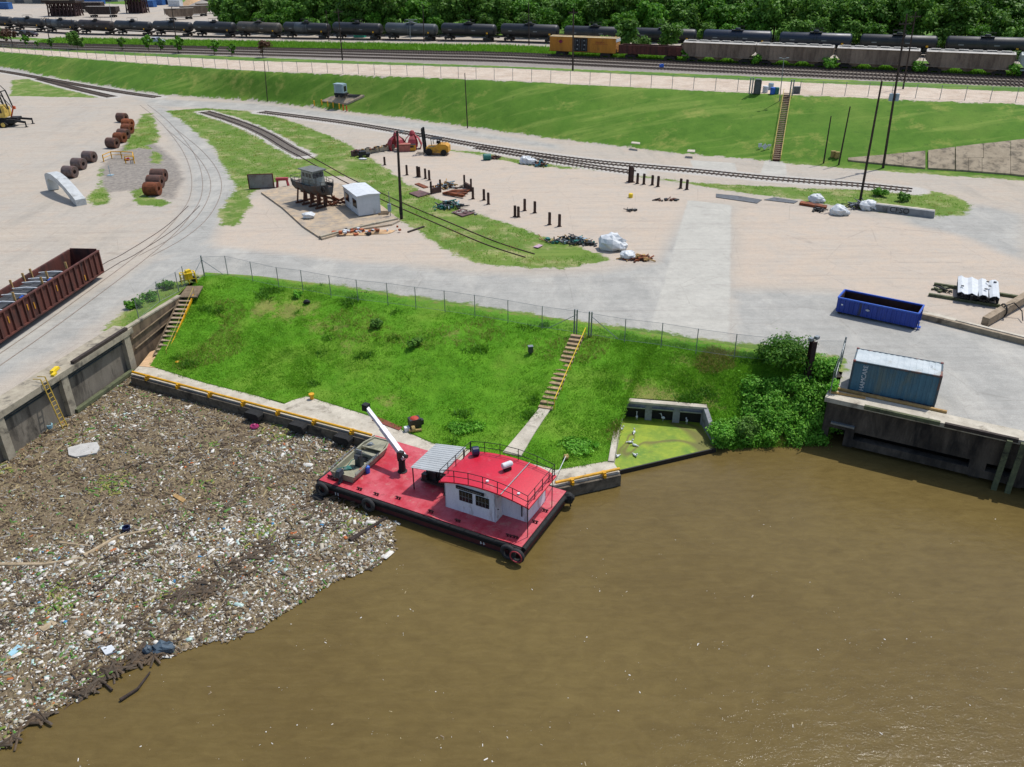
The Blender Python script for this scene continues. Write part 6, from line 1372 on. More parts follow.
for j, (pa, pb, l) in enumerate((((431.3, 194.2), (440.5, 192.2), 'left black U-shaped rack holding rusty beams'), ((464.5, 187.4), (471.2, 191.4), 'right black U-shaped rack holding rusty beams'))):
    a, b = P(*pa, 0), P(*pb, 0); t = thing('steel_rack', l, 'rack', a, 0); 
    for p in (a, b): mb = MB(); mb.bar(p, p+Vector((0, 0, 1.75)), .26, .26); mb.build('upright', RUST_P, t, world=True)
    mb = MB(); mb.bar(a+Vector((0, 0, .45)), b+Vector((0, 0, .45)), .3, .7); mb.build('cross_beam', RUST_P, t, world=True)
for k in range(7):
    a, b = P(443+k*1.5, 193-k*.4, .2+.12*(k % 3)), P(463+k*1.2, 196.5-k*1.1, .25+.15*(k % 2)); mb = MB(); mb.bar(a, b, .32, .22); o = mb.build('rusty_beam', RUST_O, None, org=a); tag(o, 'orange rusty beam lying between the two black racks', 'beam', 'rusty beams between the racks')
q = random.Random(8)
def heap(name, u, v, n, sx_, sy__, hh, mats, label, cat='scrap', seed=1, rz=0, long=1):
    q = random.Random(seed); mb = MB()
    for i in range(n):
        x, y = q.gauss(0, sx_), q.gauss(0, sy__); z = hh*max(.1, 1-math.hypot(x/(2.2*sx_), y/(2.2*sy__)))*q.random(); k = q.randrange(len(mats))
        if q.random() < .4*long: a = q.uniform(0, 3.14); L = q.uniform(.5, 1.6)*long; mb.tube((x-math.cos(a)*L/2, y-math.sin(a)*L/2, z+.06), (x+math.cos(a)*L/2, y+math.sin(a)*L/2, z+q.uniform(0, .3)+.06), q.uniform(.03, .09), None, 6, k)
        else: mb.box((x, y, z+.08), (q.uniform(.15, .5), q.uniform(.15, .5), q.uniform(.1, .3)), q.uniform(0, 3), k)
    o = mb.build(name, mats, None, loc=P(u, v, 0), rz=rz); tag(o, label, cat); return o
heap('scrap_heap', 446, 187.5, 60, .9, .5, 1.0, [WOODL, STEEL_D, GREYB, RUST], 'pale and dark mixed scrap heaped behind the rusty beams', seed=2)
heap('scrap_heap', 450, 208, 70, 1.0, .6, 1.1, [STEEL_D, GREYB, TEAL, STEEL_G], 'grey green tangle of machine parts at the grass edge', seed=3)
heap('pipe_heap', 573, 243, 110, 1.7, .45, .8, [TEAL, STEEL_D, STEEL_G, GREYB, WOODL], 'long heap of teal and grey pipes at the end of the grass', seed=4, rz=-.25)
heap('scrap_heap', 541, 166, 40, .6, .5, .9, [RUST, STEEL_D, mat('teal_tarp', '#3f7d8a', '#326975', 2, .7)], 'brown boxes and scrap right of the white bag by the track', seed=5)
heap('scrap_heap', 496, 158.5, 26, .5, .3, .5, [RUST, STEEL_D], 'low dark scrap right of the teal drum by the track', seed=6)
heap('scrap_heap', 638.5, 259.5, 60, .7, .35, .6, [RUST_O, RUST, WOODL], 'brown heap at the tip of the grass by the pale slab', seed=7)
heap('scrap_heap', 818, 211, 18, .4, .4, .4, [STEEL_D], 'small black scrap below the rusty beam by the right pole', seed=8)
heap('scrap_heap', 860, 208, 60, 1.2, .5, 1.0, [STEEL_D, GALV, STEEL_G], 'tangled pipes around the foot of the tall right pole', seed=9, long=1.6)
heap('scrap_heap', 944, 291, 14, .4, .3, .3, [WOODG, STEEL_D], 'small bits lying on the green timbers by the white bundle', seed=10)
heap('stones', 466, 213, 26, .7, .4, .3, [STONE, PURP], 'loose grey stones on the second purple plate', 'stones', seed=11, long=0)
heap('scrap_heap', 633, 211, 10, .5, .15, .15, [STEEL_D, STONE], 'tiny dark scrap patch alone on the sandy lot', seed=12)
heap('scrap_heap', 667, 200.5, 14, .8, .15, .15, [STEEL_D, RUST], 'flat dark scrap at the left edge of the pale slab', seed=13)
heap('scrap_heap', 957, 172.5, 8, .4, .2, .2, [STEEL_D, RUST], 'small dark pieces at the foot of the concrete revetment', seed=14)
slab('steel_plate', [(409, 193.7), (420, 190.8), (430.8, 194.2), (418.6, 197.6)], .12, PURP, 'purple grey steel plate on the grass left of the rack', 'steel plate', z=.05)
slab('steel_plate', [(451.8, 212.7), (462.5, 209.3), (475.2, 213.2), (462.5, 217.1)], .12, PURP, 'purple grey steel plate strewn with stones on the grass', 'steel plate', z=.05)
slab('orange_board', [(414.6, 184.4), (419, 183.4), (428.5, 187.4), (424, 188.4)], .1, RUST_O, 'flat orange rusty board right of the utility pole', 'board', z=.03)
slab('pink_sheet', [(533, 247), (539, 244.5), (543, 245.5), (538, 248)], .05, mat('pale_pink_sheet', '#b596a6', '#9e8090', 2, .7), 'pale pink sheet in the grass near the pipe heap', 'sheet', z=.1)
slab('steel_plate', [(737, 196), (762, 200), (757, 203.5), (716, 197.5), (716, 194)], .06, STEEL_G, 'wide dark grey plate left of the flat sheets by the grass', 'steel plate', z=.02)
slab('steel_plate', [(774, 197.6), (798, 201.3), (794, 203.6), (764, 200)], .06, STEEL_G, 'narrow dark grey plate right of the wide plate', 'steel plate', z=.02)
slab('rusty_beam', [(799, 205), (826, 209.5), (827, 207.4), (801, 203)], .3, RUST_O, 'single rusty beam left of the white covered heaps', 'beam', z=.02)
slab('concrete_plate', [(631, 143.6), (640, 144.6), (640, 142.9), (632, 142)], .1, CONC_L, 'left small pale slab on the lower embankment', 'slab', z=1.0)
slab('concrete_plate', [(687, 152), (695, 152.6), (695, 150.4), (688, 150)], .1, CONC_L, 'right small pale slab on the lower embankment', 'slab', z=.9)
for u, v, s, l in ((611, 249, 1.5, 'largest white bulk bag at the tip of the grass'), (627.5, 258.5, .8, 'smaller white bag in front of the largest white bag'), (526, 163.5, 1.0, 'left white bag beside the curving track'), (531.5, 164.3, .8, 'right white bag beside the curving track'), (815.4, 202, .95, 'white covered heap on the grass edge left of the tall pole'), (838, 214.5, 1.05, 'white covered heap nearest the sandy lot'), (867.6, 209.5, 1.05, 'white covered heap at the end of the concrete barrier')):
    mb = MB(); mb.blob((0, 0, .5*s), .9*s, (1.15, .95, .75), .16, 12, seed=int(u)); mb.blob((.7*s, -.3*s, .3*s), .5*s, (1.1, 1, .7), .15, 10, seed=int(v)); o = mb.build('white_bag', WHITE_S, None, loc=P(u, v, 0)); tag(o, l, 'bag', 'white bags and covered heaps')
mb = MB(); mb.lathe([(.45, -.6), (.5, -.5), (.5, .5), (.45, .6)], (0, 0, .5), 'x', 14); o = mb.build('drum', TEAL, None, loc=P(487, 160, 0), rz=.2); tag(o, 'dark teal drum lying by the curving track', 'drum')
mb = MB(); mb.lathe([(.3, 0), (.3, .5), (.25, .55)], n=12); o = mb.build('standpipe_cover', YEL_B, None, loc=P(630.6, 197.5, 0)); tag(o, 'small yellow cap alone on the sandy lot', 'cap')
# barrier by the tall pole
a, b = P(870, 210, 0), P(934, 218, 0); d = b-a; t = thing('concrete_barrier', 'long grey concrete barrier with dark graffiti at the track end', 'barrier', a, math.atan2(d.y, d.x)); L = d.length
for y, hh in ((0, .85), (.9, .75)):
    mb = MB(); mb.box((L/2, y, hh/2), (L, .5, hh), taper=.97); mb.build('barrier_row', CONC_L if y else CONC_G, t)
text('graffiti', 'CFSO', .95, BLACKP, t, (L*.46, -.26, .45), (math.pi/2, 0, 0))
# white bundle
a, b = P(934, 284, .15), P(1015, 297, .15)
for (p0, p1, l) in (((934, 284), (1018, 297), 'farther green timber under the white bundle'), ((928.5, 294.5), (1000, 306), 'nearer green timber under the white bundle')):
    a, b = P(*p0, .14), P(*p1, .14); mb = MB(); mb.bar(a, b, .3, .28); o = mb.build('timber', WOODG, None, org=a); tag(o, l, 'timber', 'green bearers of the white bundle')
p0 = P(956, 299, .28); p1 = P(998, 305, .28); p2 = P(1003, 288, .28); e = (p1-p0).normalized(); pe_ = Vector((-e.y, e.x, 0)); dep = 4.4; L = (p1-p0).length
t = thing('steel_bundle', 'bundle of white sheet covered steel sections on green timbers', 'bundle', p0, math.atan2(e.y, e.x)); q = random.Random(1); mb = MB()
for i in range(13):
    x = L*(i+.5)/13; mb.box((x, dep/2+q.uniform(-.35, .35), .25), (L/13*.8, dep*.97, .22)); mb.box((x, dep/2+q.uniform(-.35, .2), .52), (L/13*.8, dep*.97, .22))
mb.build('sections', BLACKP, t); mb = MB(); n = 12; hs = [.72+.12*math.sin(i*1.9)+q.uniform(-.03, .05) for i in range(n+1)]
for i in range(n):
    x0, x1 = L*i/n, L*(i+1)/n; mb.add([(x0, -.05, hs[i]), (x1, -.05, hs[i+1]), (x1, dep, hs[i+1]+.1), (x0, dep, hs[i]+.1), (x0, -.05, hs[i]-.05), (x1, -.05, hs[i+1]-.05), (x1, dep, hs[i+1]), (x0, dep, hs[i])], [(0, 1, 2, 3), (7, 6, 5, 4), (0, 4, 5, 1), (2, 6, 7, 3)])
mb.build('cover_sheet', WHITE_S, t); mb = MB()
for x, y in ((L*.72, 3.4), (L*.9, 3.6), (L*.76, 2.2), (L*.66, 1.2), (L*.1, 1.2)): mb.box((x, y, .97), (.25, .3, .03))
mb.build('cover_hole', BLACKP, t)
a, b = P(985, 322, .45), P(1052, 282, .9); t = thing('concrete_beam', 'heavy tan concrete beam slanting out of frame at the right edge', 'beam', a, 0)
mb = MB(); mb.bar(a+Vector((0, 0, .05)), b+Vector((0, 0, .1)), .6, .75); mb.build('beam', mat('tan_concrete', '#988770', '#7c6d59', 1.5, .9, dirt='#5a4d3e', dirt_amt=.25), t, world=True)
d = (b-a).normalized(); mb = MB(); c = a+d*3.4; mb.torus(tuple(c+Vector((0, 0, .1))), .58, .07, 'x', 14, 6); mb.path([c+Vector((0, 0, .5)), c+Vector((1.0, .3, .7)), c+Vector((1.6, -.2, .1)), c+Vector((1.2, -1.3, -.35))], .05); mb.build('black_cable', BLACK, t, world=True)
# kerb rail from the dumpster to the right
a, b = P(915, 317.5, 0), P(1090, 362, 0); d = b-a; L = d.length; t = thing('concrete_kerb', 'long low double concrete kerb right of the blue dumpster', 'kerb', a, math.atan2(d.y, d.x))
mb = MB(); mb.box((L/2, .15, .25), (L, .35, .5)); mb.build('front_kerb', mat('tan_kerb', '#9a8c76', '#7d705d', 1.5, .9, dirt='#5a4f40', dirt_amt=.25), t)
mb = MB(); mb.box((1.6, .75, .22), (3.2, .7, .44)); mb.box((L/2+1.6, .95, .2), (L-3.2, .35, .4)); mb.build('rear_kerb', CONC_L, t)
mb = MB(); mb.box((L/2+1.8, .55, .3), (L-3.6, .3, .12)); mb.build('dark_channel', WOODP, t)
# rusty pile with floodlights in the thicket
pb = PS(806.5, 381); t = thing('mooring_pile', 'tall rusty steel pile with floodlights standing in the thicket', 'pile', pb, .3); Hh = height(pb, 341)
mb = MB()
for y in (-.2, .2): mb.box((0, y, Hh/2-.5), (.42, .05, Hh+1))
mb.box((0, 0, Hh/2-.5), (.06, .4, Hh+1)); mb.build('pile', mat('dark_rusty_pile', '#3a211a', '#28191a', 2, .8), t)
for x, y in ((-.28, 0), (.32, .1)):
    mb = MB(); mb.box((x, y, Hh+.2), (.34, .3, .24), .4); mb.tube((x*.5, 0, Hh), (x, y, Hh+.12), .03); mb.build('floodlight', GALV, t)
mb = MB(); mb.box((.1, -.24, .35), (.2, .1, .4)); mb.build('junction_box', GREYB, t)

# ---------------------------------------------------------------- poles
def upole(base, vt, ut, label, r_=.15, arm=0, box=0, lamp=0, m=WOODP, name='utility_pole', lightc=GALV):
    H = height(base, vt); tp = None
    q0 = P(ut, vt, base.z+H); tp = Vector((q0.x, base.y, base.z+H))      # lean seen in the photograph, in the pole's own plane
    tp.x = base.x+max(-.18*H, min(.18*H, tp.x-base.x))*.8
    t = thing(name, label, 'pole', base, 0); d = tp-base
    mb = MB(); mb.tube((0, 0, -.2), d, r_, r_*.65, 8); mb.build('pole', m, t)
    if arm: mb = MB(); mb.box(tuple(d*.94), (arm, .12, .14), .3); [mb.tube(d*.94+Vector((x*arm*math.cos(.3), x*arm*math.sin(.3), .05)), d*.94+Vector((x*arm*math.cos(.3), x*arm*math.sin(.3), .3)), .05) for x in (-.46, -.2, .2, .46)]; mb.build('crossarm', m, t)
    if box:
        for s in ((-.45, .45) if box > 1 else (.35,)): mb = MB(); mb.lathe([(.0, -.5), (.28, -.5), (.28, .5), (.0, .6)], tuple(d*(.48 if box == 3 else .86)+Vector((s, 0, 0))), 'z', 12); mb.build('transformer', GREYB if box == 3 else STEEL_G, t)
    if lamp: mb = MB(); mb.tube(d*.98, d*.98+Vector((.5, 0, .15)), .04); mb.box(tuple(d*.98+Vector((.6, 0, .15))), (.4, .25, .12)); mb.tube(d*.98, d*.98+Vector((-.5, 0, .15)), .04); mb.box(tuple(d*.98+Vector((-.6, 0, .15))), (.4, .25, .12)); mb.build('lamp', lightc, t)
    return t
t = upole(P(401.5, 219, 0), 131, 397.5, 'dark timber pole with two floodlights beside the white hut', .2, .0, 0, 1)
mb = MB(); mb.lathe([(.22, .6), (.22, 1.5)], n=10); mb.build('black_sleeve', BLACK, t)
upole(P(859.5, 204, 0), 81, 881.5, 'leaning dark pole rising from the tangled pipes at the track end', .18)
upole(PG(883, 168), 14, 905, 'tallest pole at the embankment foot with a pale transformer pair', .2, 2.2, 3)
upole(PG(903, 89), 12, 915, 'dark pole beside the road behind the tallest pole', .16, 2.4)
upole(PG(823.5, 163.5), 116, 831, 'shorter of two bare leaning posts on the embankment', .13, name='bare_post')
upole(PG(838.6, 165), 106.5, 850.5, 'taller of two bare leaning posts on the embankment', .14, name='bare_post')
upole(P(267.5, 101.5, .3), 60, 264.5, 'thin pole with a yellow sleeve at the left embankment foot', .1)
upole(P(467.5, 127, .3), 73, 464.5, 'thin bare pole at the foot of the middle embankment', .11)
for u, v, ut, vt, l, rr in ((342.5, 60, 338, 9, 'dark pole beside the tracks left of the bank equipment', .17), (329, 41, 326, 10, 'dark pole in front of the tank cars, left of the teal box', .15), (572.8, 70.5, 573.2, 9, 'dark pole in front of the yellow boxcar', .2), (529, 45, 528.5, 2, 'dark pole left of the yellow boxcar by the tank cars', .15), (424, 42, 423, 4, 'dark pole in front of the graffitied wagon', .15), (51, 47.5, 45, 17, 'leaning pole among the small trees at far left', .16), (75.5, 37.5, 71, 19, 'short pole behind the round tree at far left', .14), (21, 33, 17.5, 19, 'leftmost leaning pole by the back road', .13), (177.5, 49.5, 172, 7, 'dark pole right of the silver pickup', .17)):
    upole(PP(u, v), vt, ut, l, rr, 2.0 if rr > .15 else 0)
for u, v, ut, vt, l in ((410.5, 42, 410, 20, 'pale short mast in front of the dark tank cars'), (112, 22, 109, 2, 'pale lamp mast among the wagons at far left')): upole(PP(u, v), vt, ut, l, .1, m=GALV, name='light_mast', lamp=1)
upole(PG(779.5, 101), 58, 783.7, 'slim grey lamp mast beside the bank stairs', .09, m=GALV, name='light_mast', lamp=1)
# ---------------------------------------------------------------- on the embankment
def bz(p, o=.1): return Vector((p.x, p.y, zground(p.x, p.y)+o))
a, b = PG(776, 161.5), PG(787, 95); a = bz(a, .1); b = bz(b, .15); d = b-a; hd = Vector((d.x, d.y, 0)); Ls = hd.length; hd.normalize(); sn = Vector((hd.y, -hd.x, 0)); yaw = math.atan2(hd.y, hd.x)
t = thing('bank_stairs', 'long straight stairs with yellow rails climbing the embankment', 'stairs', a, 0); N = 36
mb = MB(); mb.bar(Vector((0, 0, -.1)), d+Vector((0, 0, -.1)), 1.0, .12); mb.build('string_board', RUST, t)
for k in range(N): p = d*((k+.5)/N); mb = MB(); mb.box((p.x, p.y, zground(a.x+p.x, a.y+p.y)-a.z+.3), (Ls/N*.6, 1.1, .1), yaw); mb.build('step', mat('bank_step_brown', '#8f7d66', '#75644f', 2, .9), t)
for s in (-1, 1):
    mb = MB(); pts = [Vector((d.x*f, d.y*f, zground(a.x+d.x*f, a.y+d.y*f)-a.z))+sn*s*.62 for f in np.linspace(0, 1, 9)]
    for p in pts: mb.tube(p, p+Vector((0, 0, 1.0)), .04, n=5)
    mb.path([p+Vector((0, 0, 1.0)) for p in pts], .05); mb.path([p+Vector((0, 0, .3)) for p in pts], .05); mb.build('handrail', mat('dull_yellow_rail', '#b8a24a'), t)
# revetment slabs
t = thing('revetment', 'stained concrete revetment slabs covering the right end of the embankment', 'retaining wall', PG(940, 165), 0)
def uvtop(u): return np.interp(u, [845, 884, 925, 956, 989, 1024, 1080], [159.3, 156, 152, 148, 144, 140.5, 134])
def uvbot(u): return np.interp(u, [845, 884, 925, 958, 1007, 1024, 1080], [161, 165, 169, 171, 175, 176, 181])
def rev(u0, u1, f0=0, f1=1):
    Q = []
    for (u, f) in ((u0, f0), (u1, f0), (u1, f1), (u0, f1)): Q.append(PG(u, uvbot(u)*(1-f)+uvtop(u)*f))
    g = 5; mb = MB(); vv = []
    for i in range(g+1):
        for j in range(g+1):
            p = Q[0].lerp(Q[1], i/g).lerp(Q[3].lerp(Q[2], i/g), j/g); vv.append((p.x, p.y, zground(p.x, p.y)+.22))
    m = (g+1)**2; ed = [i*(g+1) for i in range(g+1)]+[g*(g+1)+j for j in range(1, g+1)]+[i*(g+1)+g for i in range(g-1, -1, -1)]+[j for j in range(g-1, 0, -1)]
    ff = [(i*(g+1)+j, (i+1)*(g+1)+j, (i+1)*(g+1)+j+1, i*(g+1)+j+1) for i in range(g) for j in range(g)]; k = len(ed); vv += [(vv[e][0], vv[e][1], vv[e][2]-.5) for e in ed]
    ff += [(ed[i], m+i, m+(i+1) % k, ed[(i+1) % k]) for i in range(k)]; mb.add(vv, ff); mb.build('slab', REVET, t, world=True)
rev(848, 884); rev(884.2, 903); rev(903.2, 925); rev(928, 954.5); rev(955.5, 983, .5, 1); rev(955.5, 968, 0, .49); rev(968.3, 981.5, 0, .49); rev(983.4, 1010, .48, 1); rev(981.9, 1010, 0, .475); rev(1010.4, 1045); rev(1045.4, 1090)
# equipment platform on the bank
ep = [(321, 102), (331, 97.5), (347, 95), (364.5, 96.2), (347, 104.5)]; zc = PG(346, 97).z+.12
t = thing('equipment_platform', 'concrete platform cut into the embankment with a sunken dark pit', 'platform', PG(344, 100), 0)
def sheet(pxs, o, th, name, m):
    w = [PG(u, v) for u, v in pxs]; k = len(w); vv = [(p.x, p.y, p.z+o) for p in w]+[(p.x, p.y, p.z+o-th) for p in w]; mb = MB(); mb.add(vv, [tuple(range(k))[::-1], tuple(range(k, 2*k))]+[(i, (i+1) % k, k+(i+1) % k, k+i) for i in range(k)]); mb.build(name, m, t, world=True)
sheet(ep, .25, 1.0, 'slab', CONC_PAD); sheet([(349, 96.4), (361, 96.6), (355, 99), (347, 98.2)], .42, .1, 'pit_cover', BLACKP)
t = thing('control_cabinet', 'pale grey equipment cabinet on a black frame on the embankment', 'cabinet', PG(341.5, 98.5)+Vector((0, 0, .3)), -.35)
mb = MB(); mb.box((0, 0, 1.75), (2.1, 1.6, 1.7)); mb.box((-.3, 0, 2.63), (1.9, 1.7, .08)); cb_ = mb.build('housing', GREYB, t); mb = MB(); mb.box((1.06, 0, 1.7), (.04, 1.0, 1.0)); mb.build('grille', STEEL_D, cb_); mb = MB(); mb.box((0, -.82, 1.75), (1.3, .03, 1.3)); mb.build('door', mat('cabinet_door', '#7f929a', '#71848c', 2, .5), cb_)
mb = MB(); mb.box((.1, 0, .65), (2.6, 1.5, .4)); [mb.lathe([(.32, -.12), (.32, .12)], (x, -.8, .33), 'y', 14) for x in (-.6, .5)]; [mb.box((x, y, .3), (.15, .15, .6)) for x in (-1, 1) for y in (-.6, .6)]; mb.build('frame', BLACKP, t)
for i, (u, v) in enumerate(((314.5, 106.3), (322, 105.2), (328, 107), (333.5, 108), (339.5, 109.3), (343.5, 110.7), (347, 111.8))):
    p = bz(PG(u, v), 0); mb = MB(); mb.lathe([(.13, 0), (.13, 1.15), (.0, 1.22)], n=10); o = mb.build('bollard', ORANGE if i > 4 else YEL, None, loc=p); tag(o, ('yellow bollard at the left end of the row below the grey cabinet', 'second yellow bollard from the left below the grey cabinet', 'third yellow bollard from the left below the grey cabinet', 'fourth yellow bollard from the left below the grey cabinet', 'fifth bollard from the left, the last yellow one', 'orange red bollard beside the last yellow one', 'orange red bollard at the right end of the row')[i], 'bollard', 'bollards below the grey cabinet')
# small signs near the stairs
for i, (u, v, l) in enumerate(((759.5, 149, 'small square white marker left of the diamond sign'), (768.8, 149, 'small flat white marker right of the diamond sign'))):
    p = bz(PG(u, v), 0); mb = MB(); mb.tube((0, 0, 0), (0, 0, .5), .04); mb.box((0, -.05, .6), (.55, .06, .3 if i else .6)); o = mb.build('marker_sign', WHITE_S, None, loc=p); tag(o, l, 'sign')
p = bz(PG(764.3, 150), 0); t = thing('diamond_sign', 'white diamond sign on the embankment left of the stairs', 'sign', p, 0); mb = MB(); mb.tube((0, 0, 0), (0, 0, .5), .04); mb.build('post', GALV, t); mb = MB(); mb.side([(0, .05), (.48, .55), (0, 1.05), (-.48, .55)], -.1, -.05); mb.build('plate', WHITE_S, t)
for i, (u, v, l) in enumerate(((832.5, 157.5, 'left tan utility box behind the bare posts'), (836.5, 158.5, 'right tan utility box behind the bare posts'))):
    p = bz(PG(u, v), 0); mb = MB(); mb.box((0, 0, .5), (.6, .4, .9)); mb.box((0, 0, .98), (.7, .5, .06)); o = mb.build('utility_box', mat('tan_parts', '#a08a4e'), None, loc=p); tag(o, l, 'utility box')
# by the head of the bank stairs
p = PP(756.8, 93.5); t = thing('portable_toilet', 'dark grey round-topped cabin beside the road at the bank stairs', 'cabin', p, -.3)
mb = MB(); mb.side([(-.6, 0), (.6, 0), (.6, 2.1), (.4, 2.4), (-.4, 2.4), (-.6, 2.1)], -.6, .6); mb.build('body', mat('dark_green_grey_plastic', '#474d49', '#3a403c', 2, .6), t); mb = MB(); mb.box((0, -.62, 1.1), (.8, .03, 1.9)); mb.build('door', STEEL_G, t)
for u, l in ((749, 'left white gate post by the round-topped cabin'), (751.5, 'right white gate post by the round-topped cabin'), (789.5, 'left white post at the head of the bank stairs'), (792, 'right white post at the head of the bank stairs')):
    mb = MB(); mb.tube((0, 0, 0), (0, 0, 2.6), .11); mb.lathe([(.16, 2.6), (.16, 2.68)], n=8); o = mb.build('gate_post', GALV, None, loc=PP(u, 94 if u < 760 else 96)); tag(o, l, 'post', 'white posts by the bank stairs')
for u, v, m_, l in ((772.5, 94, BLUE_P, 'bright blue drum at the head of the bank stairs'), (776, 94, TEAL, 'dark green drum right of the blue drum'), (765, 92.5, WHITE, 'white crate left of the blue drum'), (770.5, 89.5, GREYB, 'grey cabinet behind the blue drum'), (796, 93.5, STEEL_G, 'dark box right of the bank stairs')):
    mb = MB(); mb.lathe([(.45, 0), (.48, .1), (.48, 1.0), (.42, 1.1)], n=12) if 'drum' in l else (mb.box((0, 0, .55), (1.1, .8, 1.1)), mb.box((0, 0, 1.13), (1.2, .9, .06))); o = mb.build('drum' if 'drum' in l else 'crate', m_, None, loc=PP(u, v)); tag(o, l, 'drum' if 'drum' in l else 'crate')
# ================================================================ rolling stock (local x along the car, z 0 at the rail top)
def bogies(t, L, W=2.3, inset=2.6, m=STEEL_D):
    for s in (-1, 1):
        x = s*(L/2-inset); mb = MB(); mb.box((x, 0, .62), (.5, W-.4, .3))
        for y in (-1.0, 1.0): mb.side([(x-1.3, .35), (x-1.1, .72), (x-.3, .85), (x+.3, .85), (x+1.1, .72), (x+1.3, .35), (x+.5, .3), (x-.5, .3)], y-.07, y+.07)
        b = mb.build('bogie', m, t)
        for dx in (-.9, .9):
            mb = MB(); mb.tube((x+dx, -.8, .42), (x+dx, .8, .42), .07, n=6)
            for y in (-.75, .75): mb.lathe([(.42, -.07), (.42, .07)], (x+dx, y, .42), 'y', 12)
            mb.build('wheelset', RAIL, b)
def coupler(t, L):
    for s in (-1, 1): mb = MB(); mb.box((s*(L/2+.35), 0, .9), (.7, .25, .25)); mb.build('coupler', STEEL_D, t)
def tank_car(label, m, p, yaw, L=16.0, R_=1.5, nm='tank_car', band=None):
    t = thing(nm, label, 'tank car', p, yaw, 'tank cars in the long line')
    mb = MB(); k = L/2-.35; mb.lathe([(.0, -k), (R_*.5, -k+.05), (R_*.85, -k+.22), (R_, -k+.6), (R_, k-.6), (R_*.85, k-.22), (R_*.5, k-.05), (.0, k)], (0, 0, 2.75), 'x', 22); mb.build('tank', m, t, smooth=True)
    if band:
        mb = MB(); mb.lathe([(R_+.015, -L*.22), (R_+.015, L*.05)], (0, 0, 2.75), 'x', 22); mb.build('repainted_band', band, t, smooth=True)
    mb = MB(); mb.lathe([(.65, 0), (.65, .45), (.55, .6), (.0, .62)], (0, 0, 4.15), 'z', 14); mb.build('dome', m, t)
    mb = MB(); mb.box((0, 0, 4.3), (2.8, 1.9, .06))
    for x in (-1.4, 1.4):
        for y in (-.92, .92): mb.tube((x, y, 4.3), (x, y, 5.1), .035, n=5)
    for y in (-.92, .92): mb.tube((-1.4, y, 5.1), (1.4, y, 5.1), .035, n=5)
    for x in (-1.4, 1.4): mb.tube((x, -.92, 5.1), (x, .92, 5.1), .035, n=5)
    for x in (-.3, .3):
        mb.bar((x, -1.62, 1.0), (x, -1.55, 2.8), .05, .05); mb.bar((x, -1.55, 2.8), (x, -.9, 4.3), .05, .05)
    mb.build('walkway', GALV if m is TANKG else STEEL_D, t)
    mb = MB(); mb.box((0, 0, 1.05), (L-.2, .6, .35)); [mb.box((s*(L/2-.5), 0, 1.05), (.9, 2.6, .14)) for s in (-1, 1)]; [mb.box((s*(L/2-2.6), 0, 1.35), (.8, 2.2, .5)) for s in (-1, 1)]
    for s in (-1, 1):
        for y in (-1.3, 1.3): mb.tube((s*(L/2-.1), y, 1.1), (s*(L/2-.1), y, 2.1), .03, n=5)
        mb.tube((s*(L/2-.1), -1.3, 2.1), (s*(L/2-.1), 1.3, 2.1), .03, n=5)
    mb.build('underframe', STEEL_D, t)
    for x in (-L*.3, L*.12): mb = MB(); mb.box((x, -R_-.0, 2.55), (1.1, .04, .22)); mb.build('stencil', mat('pale_stencil', '#7d7f80', '#66686a', 3, .7), t)
    mb = MB(); mb.box((L*.36, -1.42, 2.0), (.5, .06, .4)); mb.build('yellow_placard', YEL, t)
    bogies(t, L); coupler(t, L); return t
